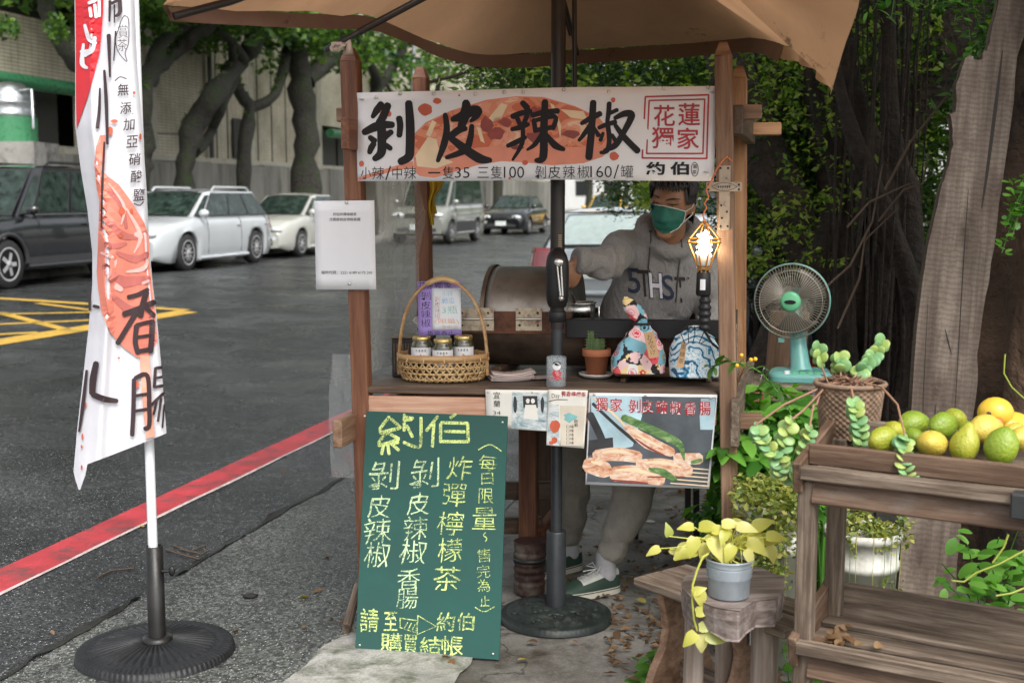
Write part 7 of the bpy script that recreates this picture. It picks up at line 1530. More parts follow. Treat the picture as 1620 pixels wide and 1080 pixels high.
cl = [(at(g.uniform(1120, 1300), g.uniform(640, 850), g.uniform(4.55, 5.0)), (.09, .08, .08), 30) for _ in range(64)]
crown('inner_foliage', cl, .085, M_sche, bush, seed=61, asp=.45, droop=.5)
LS = leaf_mesh('leaf', .042, .012, 'pointed', .2, .2, 4); LS.materials.append(M_leafb); M_berry = mat('yellow_berry', (.75, .42, .03), .3, var=.05, bp=0)
sg = at(1210, 610, 4.35); spg = thing('berry_sprig', 'thin arching sprig of small leaves with yellow berries across the right post', 'sprig', sg); pts = [at(x, y, 4.15) for x, y in ((1128, 580), (1150, 572), (1180, 575), (1205, 590), (1235, 625), (1260, 670))]; mb = MB(); mb.tube(pts, .0025, 5); mb.obj('stem', M_sche, spg)
for i in range(34): f_ = g.random() ** 1.3 * 4.99; k = int(f_); p = pts[k].lerp(pts[k + 1], f_ - k); put('leaf', LS, spg, p, Vector((g.uniform(-1, 1), g.uniform(-1, .3), g.uniform(-.5, .8))), UP, g.uniform(.7, 1.5))
for x, y in ((1188, 569), (1195, 568), (1173, 562), (1166, 578)): mb = MB(); mb.ball(at(x, y, 4.13), .0075, 8, 6); mb.obj('berry', M_berry, spg)
# second leafy clump: weeds with oval leaflets lower right, twigs at the top right
M_weed = leafmat('bright_weed_leaf', [(0, (.06, .17, .02)), (.6, (.1, .25, .035)), (1, (.16, .34, .06))], .4, .4)
LO = leaf_mesh('leaf', .055, .015, 'oval', .1, .2, 5); LO.materials.append(M_weed)
def spray(label, name, cat, base, tips, mesh, n, s, stemm, r=.003, group=None, seed=2, spread=.05):
    t = thing(name, label, cat, base, group); g = random.Random(seed); mb = MB()
    for tp_ in tips:
        mid = base.lerp(tp_, .55) + Vector((g.uniform(-.03, .03), 0, .03)); mb.tube([base, mid, tp_], [r * 1.3, r, r * .6], 5)
        for j in range(n): f_ = g.uniform(.45, 1.05); p = base.lerp(tp_, f_) + Vector([g.uniform(-spread, spread) * .5 for _ in range(3)]); put('leaf', mesh, t, p, Vector((g.uniform(-1, 1), g.uniform(-1, .2), g.uniform(-.4, .5))), Vector((0, -.4, 1)), s * g.uniform(.7, 1.3))
    mb.obj('stems', stemm, t); return t
spray('bright green weed with oval leaflets behind the lower shelf at the right', 'weed', 'weed', G(1580, 1010), [at(x, y, Y) for x, y, Y in ((1490, 890, 3.75), (1530, 860, 3.8), (1580, 850, 3.85), (1610, 880, 3.8), (1545, 935, 3.7), (1600, 935, 3.75), (1500, 925, 3.7), (1610, 840, 4.0), (1570, 900, 3.7))], LO, 12, 1.2, M_weed, seed=4, spread=.1)
spray('small green weed growing from the pavement left of the wavy bench', 'weed', 'weed', G(1035, 1062), [G(x, y, z) for x, y, z in ((1015, 1050, .05), (1030, 1030, .06), (1050, 1035, .08), (1022, 1065, .03), (1045, 1055, .05))], LO, 5, 1.0, M_weed, seed=6, spread=.06)
spray('low green weeds on the ground beneath the plant stand', 'weed', 'weed', G(1290, 1190), [G(x, y, z) for x, y, z in ((1250, 1075, .1), (1330, 1060, .1), (1360, 1075, .08), (1400, 1080, .06), (1260, 990, .12), (1240, 1030, .1))], LO, 14, 1.1, M_weed, seed=8, spread=.14)
spray('leafy twig hanging into the frame at the top right', 'leafy_twig', 'twig', at(1440, -70, 5.2), [at(x, y, 5.2) for x, y in ((1380, 20), (1400, 14), (1410, 28), (1445, 12), (1470, 8), (1490, -5))], LM, 7, .62, M_weed, seed=12, spread=.06)
LR = leaf_mesh('leaf', .022, .0095, 'oval', .05, .1, 4); LR.materials.append(M_weed)
spray('creeper with small round leaves beside the top of the leaning slab', 'creeper', 'creeper', at(1540, -40, 5.1), [at(x, y, 5.1) for x, y in ((1500, 5), (1510, 35), (1560, 30), (1548, 60), (1562, 85), (1535, 80), (1518, 20))], LR, 16, 1.5, M_weed, seed=14, spread=.07)
spray('creeper with small round leaves on the bark at the right edge', 'creeper', 'creeper', at(1630, 280, 4.6), [at(x, y, 4.55) for x, y in ((1600, 310), (1605, 340), (1590, 360), (1585, 400), (1610, 300), (1600, 380))], LR, 14, 1.3, M_weed, seed=15, spread=.06)
M_vine = mat('yellow_green_vine', (.3, .36, .05), .5, var=.1, bp=0); vb = at(1540, 880, 3.5); vn = thing('vine_shoot', 'thin yellow green vine shoot curling over the weeds at the right', 'vine', vb)
for pts in (((1625, 868), (1580, 892), (1545, 905), (1525, 920), (1505, 918)), ((1595, 845), (1588, 865), (1570, 890)), ((1625, 928), (1600, 938), (1575, 942)), ((1590, 560), (1588, 590), (1600, 612), (1620, 630))): mb = MB(); mb.tube([at(x, y, 3.45 if y > 700 else 4.3) for x, y in pts], .0032, 6); mb.obj('stem', M_vine, vn)
# white buckets of creeping plant
M_bucket = mat('dirty_white_bucket', (.56, .55, .5), .5, var=.06, dirt=(.22, .2, .14), dirt_amt=.33, dscale=8); M_creep = leafmat('yellowed_creeper_leaf', [(0, (.08, .13, .025)), (.5, (.18, .24, .045)), (.8, (.34, .34, .07)), (1, (.48, .44, .13))], .5, .3)
def bucket(label, px, py, Y, seed, n):
    b = at(px, py, Y); b.z = 0; r = .125; t = thing('bucket_planter', label, 'planter', b, 'white buckets of creeping plant'); mb = MB(); hgt = at(px, py, Y).z
    mb.lathe([(0, .002), (r * .82, .002), (r * .93, hgt * .7), (r * .99, hgt * .7), (r * .99, hgt * .76), (r * .95, hgt * .76), (r, hgt * .93), (r * 1.06, hgt * .93), (r * 1.06, hgt), (r * .98, hgt), (r * .95, hgt - .03), (0, hgt - .04)], b, 32); mb.obj('bucket', M_bucket, t)
    g = random.Random(seed); cl = [(b + Vector((g.uniform(-.1, .1), g.uniform(-.1, .1), hgt + g.uniform(-.02, .06))), (.05, .05, .03), 40) for _ in range(n)]
    for k in range(n): a = g.uniform(3.4, 6.0); d = Vector((math.cos(a), math.sin(a), 0)); z = hgt - g.random() ** 1.5 * hgt * .9; cl.append((b + d * (r * 1.08) + UP * z, (.03, .02, .05), 16))
    crown('creeping_plant', cl, .02, M_creep, t, seed=seed, asp=.7)
    for k in range(9): a = g.uniform(3.4, 6.0); d = Vector((math.cos(a), math.sin(a), 0)); mb = MB(); mb.tube([b + d * r * .8 + UP * (hgt + .01), b + d * r * 1.08 + UP * hgt, b + d * r * 1.05 + UP * (hgt * g.uniform(.2, .7))], .0011, 4); mb.obj('runner', M_creep, t)
bucket('white bucket of creeping plant seen through the plant stand', 1366, 835, 4.15, 31, 16)
bucket('white bucket overgrown with yellowing creeper behind the metal pot', 1222, 790, 4.1, 33, 46)
cl = [(at(random.uniform(1170, 1262), random.uniform(775, 935), random.uniform(3.85, 4.0)), (.05, .04, .05), 26) for _ in range(52)]
cm = thing('creeper_mass', 'dense yellow green creeper spilling down left of the plant stand', 'creeper', G(1215, 975)); crown('leaves', cl, .021, M_creep, cm, seed=40, asp=.7)
# ------------------------------------------------------------------ plant stand at the right
FO = Vector((.742, 3.08, 0)); FX = Vector((.854, -.52, 0)); FYd = Vector((.52, .854, 0))
def F(a, b, z): return FO + FX * a + FYd * b + UP * z
psd = thing('plant_stand', 'weathered two tier wooden plant stand with slatted trays', 'plant stand', F(.25, .14, 0))
W_red = wood('reddish_weathered_wood', (.035, .019, .011), (.09, .05, .028), (.18, .115, .075), .65, stain=(.2, .17, .15), samt=.25)
def tray(z, dz=0):
    board('front_lip', F(-.005, 0, z), F(.70, 0, z), .035, .035, W_grey, psd, rough=.002); board('front_apron', F(.02, .016, z - .05), F(.70, .016, z - .05), .02, .065, W_red, psd, (0, .3, 1))
    board('side', F(-.012, -.012, z - .015), F(-.012, .30, z + .06), .024, .085, W_red, psd); board('side', F(.71, -.012, z - .015), F(.71, .30, z + .06), .024, .085, W_red, psd)
    for i in range(3): board('floor_slat', F(0, .06 + i * .085, z - .02 + i * .012), F(.70, .06 + i * .085, z - .02 + i * .012), .08, .016, W_grey, psd, rough=.0015)
    board('back_board', F(0, .30, z + .045), F(.70, .30, z + .045), .018, .10, W_grey, psd, rough=.0015)
tray(.885); tray(.425)
board('upper_slat', F(.0, .045, .926), F(.71, .045, .926), .02, .055, W_red, psd, rough=.002)
for a, b, tp_ in ((.005, .03, .86), (.66, .03, .86), (.01, .27, .93), (.66, .27, .93)): board('leg', F(a, b, 0), F(a, b, tp_), .045, .045, W_grey, psd, FX, rough=.0015)
board('end_block', F(.505, -.03, .875), F(.58, -.03, .875), .05, .06, mat('black_tarred_wood', (.02, .021, .022), .6, var=.3), psd)
mb = MB(); g = random.Random(2)
M_dry = leafmat('dry_brown_leaf', [(0, (.06, .03, .012)), (.5, (.14, .075, .03)), (1, (.24, .15, .07))], .7, .15)
LD_ = leaf_mesh('fallen_leaf', .045, .014, 'oval', .35, .3, 4); LD_.materials.append(M_dry)
LY_ = leaf_mesh('fallen_leaf', .05, .016, 'oval', .25, .2, 4); M_ydry = leafmat('yellow_fallen_leaf', [(0, (.3, .24, .04)), (1, (.42, .33, .07))], .6, .25); LY_.materials.append(M_ydry)
litter = thing('dry_litter', 'small heap of dry brown leaves in the corner of the lower tray', 'dry leaves', F(.06, .12, .43))
for i in range(26): put('leaf', LD_, litter, F(.05 + abs(g.gauss(0, .035)), .08 + g.gauss(0, .035), .43 + abs(g.gauss(0, .012))), Vector((g.uniform(-1, 1), g.uniform(-1, 1), g.uniform(-.3, .5))), Vector((g.uniform(-.5, .5), -.3, 1)), g.uniform(.5, 1))
# basket planter with trailing succulent
M_seag = mat('woven_seagrass', (.2, .13, .085), .85, var=.35, scale=30, bs=120, bp=.4); bb = at(1342, 698, 3.36); bb.z = .925
bp = thing('basket_planter', 'small woven basket planter with a trailing succulent on the plant stand', 'planter', bb); bh = at(1342, 606, 3.36).z - bb.z
def bwv(u, v): th = 2 * math.pi * u; r = .076 + .016 * v; r += .0032 * math.sin(th * 26 + (math.pi if int(v * 17.999) % 2 else 0)) * abs(math.sin(v * 18 * math.pi)) ** .5; return bb + Vector((r * math.cos(th), r * math.sin(th), bh * v))
mb = MB(); mb.grid(bwv, 156, 90, 0, True, True); mb.obj('weave', M_seag, bp)
mb = MB(); mb.tube([bb + Vector((.094 * math.cos(a * .2618), .094 * math.sin(a * .2618), bh)) for a in range(25)], .007, 7); mb.obj('rim', M_seag, bp)
mb = MB(); mb.add([bb + Vector((.088 * math.cos(a * .2618), .088 * math.sin(a * .2618), bh - .012)) for a in range(24)], [tuple(range(24))]); mb.obj('soil', M_soil, bp)
M_stem = mat('brown_succulent_stem', (.24, .13, .08), .7, var=.2); M_succ = leafmat('fleshy_round_leaf', [(0, (.16, .33, .15)), (.45, (.24, .42, .17)), (.8, (.34, .46, .14)), (1, (.42, .48, .14))], .35, .25)
mb = MB()
def disc(p): return Vector((p.x, p.y, p.z))
mb.ball((.0, 0, 0), (.0185, .0165, .004), 14, 6); SM = mb.mesh('leaf'); SM.materials.append(M_succ)
suc = thing('trailing_succulent', 'trailing succulent with round fleshy leaves spilling from the basket planter', 'succulent', bb + UP * bh)
top = bb + UP * (bh + .005)
stems = [([(1300, 612, 3.36), (1292, 640, 3.26), (1287, 640, 3.22), (1278, 690, 3.2), (1268, 735, 3.18), (1255, 762, 3.17)], .55, 16), ([(1310, 608, 3.34), (1270, 650, 3.22), (1250, 665, 3.2), (1238, 700, 3.2), (1235, 730, 3.18), (1232, 752, 3.18)], .4, 12), ([(1305, 610, 3.36), (1240, 640, 3.25), (1195, 672, 3.2), (1205, 695, 3.2), (1225, 720, 3.18), (1245, 752, 3.18)], .45, 15),
    ([(1345, 606, 3.3), (1350, 630, 3.2), (1356, 665, 3.18), (1362, 700, 3.17)], .4, 12), ([(1352, 602, 3.32), (1395, 612, 3.25), (1420, 640, 3.15), (1432, 690, 3.02), (1428, 730, 3.0), (1440, 768, 2.98)], .62, 16), ([(1340, 606, 3.36), (1360, 590, 3.38), (1378, 568, 3.4), (1396, 542, 3.42)], .3, 15), ([(1310, 606, 3.38), (1300, 580, 3.4), (1294, 548, 3.42)], .6, 5), ([(1330, 606, 3.38), (1330, 585, 3.4), (1328, 565, 3.42)], .5, 6)]
g = random.Random(8)
for pts, f0, n in stems:
    P3 = [at(*q) for q in pts]; mb = MB(); mb.tube([top + Vector((g.uniform(-.03, .03), g.uniform(-.03, .03), 0))] + P3, [.0035] * 2 + [.003] * (len(P3) - 1), 6); mb.obj('stem', M_stem, suc)
    for j in range(n):
        f_ = f0 + (1 - f0) * j / max(1, n - 1); k = f_ * (len(P3) - 1); i = min(int(k), len(P3) - 2); p = P3[i].lerp(P3[i + 1], k - i); tn = (P3[i + 1] - P3[i]).normalized(); sd = tn.orthogonal().normalized(); sd.rotate(Quaternion(tn, j * 1.57 + g.uniform(-.3, .3)))
        for s_ in (1, -1): put('leaf', SM, suc, p + sd * .013 * s_, sd * s_ + tn * .3, Vector((g.uniform(-.5, .3), -1, .55 + g.uniform(-.3, .3))) + sd * s_ * .35, g.uniform(.75, 1.15))
for i in range(26): a = g.uniform(0, 6.28); mb = MB(); q = top + Vector((.07 * math.cos(a) * g.random(), .07 * math.sin(a), .0)); mb.tube([q, q + Vector((g.uniform(-.04, .04), g.uniform(-.04, .04), g.uniform(.004, .03))), q + Vector((g.uniform(-.07, .07), g.uniform(-.05, .05), .002))], .0018, 4); mb.obj('dry_runner', M_stem, suc)
# lemons, limes and a duck
def citrus(c1, c2, nm):
    m, N, L, b = nt(nm); v = coords(N, L); f = ntex(N, L, v, 11, 3); c = ramp(N, [(.3, c1), (.7, c2)]); L.new(f, c.inputs[0]); L.new(c.outputs[0], b.inputs['Base Color']); b.inputs['Roughness'].default_value = .38; b.inputs['Subsurface Weight'].default_value = .08; g2 = ntex(N, L, v, 38, 5, .7); dr = ramp(N, [(.62, (0, 0, 0)), (.72, (1, 1, 1))]); L.new(g2, dr.inputs[0]); L.new(mixc(N, L, dr.outputs[0], c.outputs[0], tuple(q * .5 for q in c1)), b.inputs['Base Color']); bump(N, L, b, ntex(N, L, v, 150, 3), .7, .004); return m
M_lg = citrus((.12, .2, .016), (.22, .3, .025), 'green_citrus'); M_ly = citrus((.46, .35, .05), (.58, .46, .08), 'yellow_citrus'); M_lgy = citrus((.25, .29, .025), (.4, .38, .04), 'yellow_green_citrus')
def fruit_mesh(nip, mt, nm):
    mb = MB()
    def fn(p):
        t = p.x / .0385; r = 1; p = Vector((p.x, p.y * r, p.z * r))
        if abs(t) > .82: p.x += math.copysign((abs(t) - .82) * nip * (1.6 if t > 0 else .8), t)
        q = p * (1 + .03 * mnoise.noise(p * 40)); return q
    mb.ball((0, 0, 0), (.0385, .0335, .0335), 24, 18, None, 0, lambda p: fn(Vector((-p.z * 1.15, p.x, p.y)))); me = mb.mesh(nm); me.materials.append(mt); return me
FG, FYm, FGY, FGP = fruit_mesh(.02, M_lg, 'lime'), fruit_mesh(.03, M_ly, 'lemon'), fruit_mesh(.03, M_lgy, 'lemon'), fruit_mesh(.11, M_lgy, 'lemon')
c6 = lambda x, y: (1360 + x / 6, 600 + y / 6)
fr = [(220, 575, 3.07, FGY, 40, 1.05, 'lemon', 'greenish yellow lemon at the left end of the fruit, beside the basket planter'), (330, 500, 3.18, FGY, 70, .9, 'lemon', 'dull yellow green lemon half hidden behind the leftmost lemon'), (510, 415, 3.2, FG, 15, .98, 'lime', 'round green lime at the left of the back row, beside the curved stem'), (520, 570, 3.1, FG, 80, .85, 'lime', 'green lime half covered by the hanging succulent stem'), (685, 610, 3.02, FYm, 60, 1.08, 'lemon', 'plain yellow lemon in the front row right of the hanging succulent'), (790, 440, 3.12, FG, 30, 1.0, 'lime', 'darker green lime in the middle of the back row'), (905, 395, 3.2, FGY, 80, .98, 'lemon', 'yellow green lemon behind the middle lime, against the slab'), (995, 630, 2.98, FGP, 165, 1.05, 'lemon', 'pointed green yellow lemon in the front row, tip to the left'), (1195, 470, 3.06, FYm, 20, 1.06, 'lemon', 'bright yellow lemon just below the rubber duck'), (1345, 640, 2.92, FG, 160, 1.3, 'lime', 'large dark green lime in the front row at the right'), (1545, 560, 2.95, FYm, 45, .95, 'lemon', 'yellow lemon cut by the right edge of the photo'), (1040, 500, 3.12, FG, 30, .8, 'lime', 'small green lime tucked behind the pointed lemon'), (1480, 520, 3.05, FYm, 30, .85, 'lemon', 'yellow lemon under the duck tail')]
for x, y, Y, me, a, s_, nm, lb in fr:
    o = bpy.data.objects.new(nm, me); COL.objects.link(o); o.location = at(*c6(x, y), Y); o.rotation_euler = (R(a * 3), R(a * .6 - 20), R(a)); o.scale = (min(s_, 1.15) * 1.06, min(s_, 1.15) * .92, min(s_, 1.15) * .92); WLOC[o.name] = o.location.copy(); setp(o, lb, nm, 'lemons and limes on the plant stand')
M_duck = mat('yellow_rubber', (.66, .42, .04), .4, var=.06, bp=0, dirt=(.4, .27, .04), dirt_amt=.3); dk = at(*c6(1300, 380), 3.14); dk_ = thing('rubber_duck', 'yellow rubber duck with an orange beak sitting among the lemons', 'rubber duck', dk - UP * .06)
mb = MB(); mb.ball(at(*c6(1290, 318), 3.14), (.045, .043, .041), 20, 14); mb.obj('head', M_duck, dk_)
mb = MB(); bd = at(*c6(1420, 440), 3.16); mb.ball(bd, (.06, .045, .038), 20, 14); mb.ball(bd + Vector((.05, 0, .018)), (.03, .022, .014), 12, 8, Matrix.Rotation(-.5, 3, 'Y')); mb.obj('body', M_duck, dk_)
mb = MB(); mb.ball(at(*c6(1450, 440), 3.115), (.03, .012, .018), 14, 10); mb.obj('wing', M_duck, dk_)
mb = MB(); mb.ball(at(*c6(1310, 390), 3.095), (.015, .016, .009), 12, 8); mb.obj('beak', M_orange, dk_)
for x, y in ((1225, 328), (1370, 340)): mb = MB(); mb.ball(at(*c6(x, y), 3.103), (.0065, .004, .0065), 10, 8); mb.obj('eye', M_black, dk_)
# ------------------------------------------------------------------ wavy bench, log stool, pot of golden pothos
W_log = wood('bare_log_wood', (.1, .072, .052), (.2, .152, .118), (.33, .275, .235), .7, .7, .5, (.14, .07, .04), .32)
bn_a, bn_b = G(1062, 914, .37), G(1285, 990, .37); bd_ = (bn_b - bn_a); bd_.z = 0; bd_.normalize(); bnn = UP.cross(bd_)
bn = thing('wavy_bench', 'weathered low bench with wavy cut end panels behind the log stool', 'bench', Vector(((bn_a.x + bn_b.x) / 2, (bn_a.y + bn_b.y) / 2, 0)))
for k in (-1, 1): board('seat_plank', bn_a - bd_ * .05 + bnn * .062 * k, bn_b + bnn * .062 * k, .118, .03, W_grey, bn, rough=.004)
for p_ in (bn_a + bd_ * .03, bn_a + bd_ * .33):
    z_ = [(0, .14), (.05, .15), (.11, .125), (.17, .085), (.23, .07), (.30, .085), (.355, .1)]; lp_ = [p_ - UP * p_.z + bnn * w_ + UP * z for z, w_ in z_] + [p_ - UP * p_.z - bnn * w_ + UP * z for z, w_ in z_[::-1]]
    mb = MB(); mb.prism(lp_, bd_ * .03); mb.obj('end_panel', W_tan, bn, bev=.003)
board('stretcher', bn_a - UP * .28 + bd_ * .04, bn_a - UP * .28 + bd_ * .34, .03, .06, W_grey, bn)
mb = MB(); pz = bn_a + bd_ * .365 - UP * .08 - bnn * .03; mb.box(pz, (.004, .02, .05), frame(bd_)); mb.obj('bracket', M_galv, bn)
stz = .50; sto = [(1080, 928), (1086, 912), (1104, 900), (1150, 893), (1205, 898), (1236, 912), (1240, 932), (1226, 945), (1196, 948), (1170, 965), (1130, 958), (1096, 945)]
lg = thing('log_stool', 'rough log stool with a stained live-edge seat and thick log legs', 'stool', G(1160, 1110)); lp_ = [G(x, y, stz) for x, y in subd(sto, 2)]
ctr = sum(lp_, Vector()) / len(lp_); mb = MB(); n = len(lp_); dz_ = lambda p: .085 + .02 * mnoise.noise(p * 12); b1 = [ctr + (p - ctr) * 1.03 - UP * .03 for p in lp_]; b2 = [ctr + (p - ctr) * .97 - UP * dz_(p) for p in lp_]
mb.add(lp_ + b1 + b2, [tuple(range(n)), tuple(range(3 * n - 1, 2 * n - 1, -1))] + [(k * n + i, k * n + (i + 1) % n, (k + 1) * n + (i + 1) % n, (k + 1) * n + i) for k in (0, 1) for i in range(n)]); W_seat = wood('stained_seat_wood', (.05, .038, .032), (.12, .09, .075), (.27, .22, .2), .65, .7, .5, (.3, .26, .24), .3); mb.obj('seat', W_seat, lg, bev=.004)
for x, y, r in ((1102, 938, .028), (1212, 932, .038), (1150, 905, .03)): p_ = G(x, y, stz - .03); q_ = Vector((p_.x + (.0 if x > 1120 else -.01), p_.y, 0)); board_ = MB(); pts = [q_.lerp(p_, k / 6) + Vector((.008 * mnoise.noise(Vector((x, k, 0))), .008 * mnoise.noise(Vector((x, k, 7))), 0)) for k in range(7)]; L_ = p_ - q_; fm = frame(L_).to_4x4(); fm.translation = (p_ + q_) / 2; board_.tube(pts, [r * 1.12, r * 1.05, r, r * 1.03, r * 1.02, r * 1.08, r * 1.15], 14); me = board_.mesh('leg'); me.transform(fm.inverted()); o = link('leg', me, None, W_log); o.parent = lg; o.matrix_basis = Matrix.Translation(-wl(lg)) @ fm; WLOC[o.name] = wl(lg)
pb0 = G(1153, 942, stz + .001); M_zinc = mat('zinc_pot', (.36, .41, .45), .45, .55, var=.12, scale=20, dirt=(.5, .53, .55), dirt_amt=.3, dscale=25, bs=80)
pt = thing('metal_pot', 'small grey zinc pot of golden yellow pothos on the log stool', 'potted plant', pb0); mb = MB(); ph_ = .107; mb.lathe([(0, .002), (.053, .002), (.055, .006), (.058, .055), (.0615, .06), (.0588, .065), (.0625, .071), (.0598, .077), (.0635, .083), (.061, .088), (.0645, ph_ - .004), (.067, ph_), (.0645, ph_ + .002), (.0625, ph_ - .01), (.061, ph_ - .02), (0, ph_ - .022)], pb0, 36); mb.obj('pot', M_zinc, pt)
mb = MB(); mb.lathe([(.062, ph_ - .018), (0, ph_ - .014)], pb0, 24); mb.obj('soil', M_soil, pt)
M_goldl = leafmat('golden_pothos_leaf', [(0, (.4, .4, .07)), (.45, (.52, .5, .1)), (.8, (.62, .58, .24)), (1, (.34, .4, .08))], .35, .35); M_gstem = mat('yellow_green_stem', (.45, .46, .08), .5, bp=0)
LH = leaf_mesh('leaf', .062, .022, 'heart', .25, .35, 6); LH.materials.append(M_goldl)
c5 = lambda x, y: (1020 + x / 3.857, 800 + y / 3.857)
mb = MB(); g = random.Random(5); tp0 = pb0 + UP * ph_
for x, y, dx, dz, s_ in ((150, 185, -.1, .9, .7), (95, 260, -.9, -.3, .75), (150, 270, .6, -.2, .6), (330, 130, .8, .3, 1.1), (310, 190, -.3, -.9, 1.0), (270, 240, -.8, -.5, 1.0), (330, 260, -1, -.1, 1.3), (400, 190, .5, -.9, 1.4), (410, 150, .4, .1, .9), (470, 115, .6, .2, .9), (520, 110, .8, .3, .9), (500, 150, -.3, -.5, .8), (560, 130, .8, .1, 1.0), (600, 150, .9, .2, .9), (640, 170, .6, -.8, 1.2), (560, 190, .5, -.6, 1.1), (620, 220, .7, -.3, 1.2), (500, 230, .3, -1, 1.0), (690, 210, .8, .2, 1.1), (740, 190, .9, .2, 1.0), (750, 240, .4, -1, 1.0), (540, 240, -.4, -.8, .9), (380, 230, -.3, -.9, .9), (580, 170, .2, .5, .9), (660, 140, .6, .6, 1.1), (440, 200, -.6, .3, .8), (300, 130, -.8, .2, .8), (610, 270, .5, -.9, .9), (450, 270, -.2, -1, .7), (530, 170, -.5, .6, .8)):
    p = at(*c5(x, y), 3.29 + g.uniform(-.07, .04)); put('leaf', LH, pt, p, Vector((dx, -.35 + g.uniform(-.2, .2), dz * .7)), Vector((dx * .2, -.8, .9)), s_); mb.tube([tp0 + Vector((g.uniform(-.03, .03), g.uniform(-.03, .02), -.01)), tp0.lerp(p, .5) + UP * .02, p], .0018, 5)
mb.obj('stems', M_gstem, pt)
mb = MB(); tv = [at(*c5(x, y), 3.22) for x, y in ((390, 290), (355, 310), (320, 390), (292, 480), (290, 580), (300, 690), (320, 760))]; mb.tube(tv, .0032, 6); mb.obj('trailing_stem', M_gstem, pt)
for x, y, dx, dz, s_ in ((330, 510, .2, -.9, .9), (290, 530, .7, .4, .7), (310, 650, .9, .3, .8), (330, 740, .9, .2, .8), (310, 770, -.6, -.6, .9), (340, 780, .1, -1, .95), (370, 780, 1, .0, 1.35)): put('leaf', LH, pt, at(*c5(x, y), 3.21), Vector((dx, -.3, dz)), Vector((0, -1, .5)), s_)
# ------------------------------------------------------------------ fallen leaves and sticks
g = random.Random(77)
spots = [(515, 882), (595, 835), (510, 935), (475, 945), (520, 980), (545, 985), (480, 995), (700, 1040), (715, 1045), (820, 1046), (850, 1018), (905, 1016), (975, 1000), (1000, 1012), (1010, 1005), (1020, 955), (1000, 960), (985, 945), (960, 975), (1050, 975), (940, 990), (420, 800), (80, 1000), (285, 1000), (370, 1000), (450, 745), (330, 750), (225, 835), (90, 870), (1035, 1040), (1060, 1010), (985, 1050), (1045, 1000), (760, 930), (770, 950), (800, 955)]
for i, (x, y) in enumerate(spots):
    p = G(x, y, .008 if y < 900 or x > 500 else .01); yl = i % 6 == 3; o = bpy.data.objects.new('fallen_leaf', LY_ if yl else LD_); COL.objects.link(o); o.location = p + UP * .006; o.rotation_euler = (g.uniform(-.3, .3), g.uniform(-.3, .3), g.uniform(0, 6.28)); s_ = g.uniform(.5, 1.1); o.scale = (s_,) * 3; WLOC[o.name] = p
    setp(o, 'small yellow fallen leaf lying on the ground' if yl else 'small dry brown fallen leaf lying on the ground', 'fallen leaf', 'yellow fallen leaves on the ground' if yl else 'dry fallen leaves on the ground')
for i in range(150):
    x, y = g.uniform(880, 1130), g.uniform(770, 990); p = G(x, y, .004)
    if i == 0: gl_ = []
    gl_.append((p + UP * .006, (.03, .03, .004), 3))
for i in range(120): gl_.append((G(g.uniform(960, 1240), g.uniform(960, 1078), .004) + UP * .006, (.04, .04, .004), 2))
o = crown('leaf_litter', gl_, .032, M_dry, None, seed=50, flat=.1, droop=0); o['kind'] = 'stuff'
for i, pts in enumerate((((262, 868), (285, 876), (315, 884)), ((275, 862), (300, 872), (325, 862)), ((155, 912), (175, 902), (212, 898)), ((285, 868), (320, 876), (330, 870)))):
    mb = MB(); mb.tube([G(x, y, .01) for x, y in pts], .004, 5); o = mb.obj('stick', M_twig, loc=G(*pts[0])); setp(o, 'thin dry stick lying on the asphalt near the drain', 'stick', 'thin sticks on the asphalt')
M_char = mat('black_charred_lump', (.015, .014, .013), .8, var=.4, bs=50, bp=.6)
mb = MB(); p = G(397, 942, .012); mb.ball(p, (.032, .014, .012), 12, 8, Matrix.Rotation(.3, 3, 'Z'), 0, lambda q: q * (1 + .35 * mnoise.noise(q * 60))); o = mb.obj('charcoal_lump', M_char, loc=p); setp(o, 'black lump of charcoal on the pavement left of the chalkboard', 'charcoal')
mb = MB(); p = G(553, 965, .0); fo = board('foot_block', G(548, 995, .02), G(566, 930, .1), .03, .05, W_grey, None, (0, 1, 0)); setp(fo, 'grey wooden block propped beside the foot of the chalkboard', 'wood block')
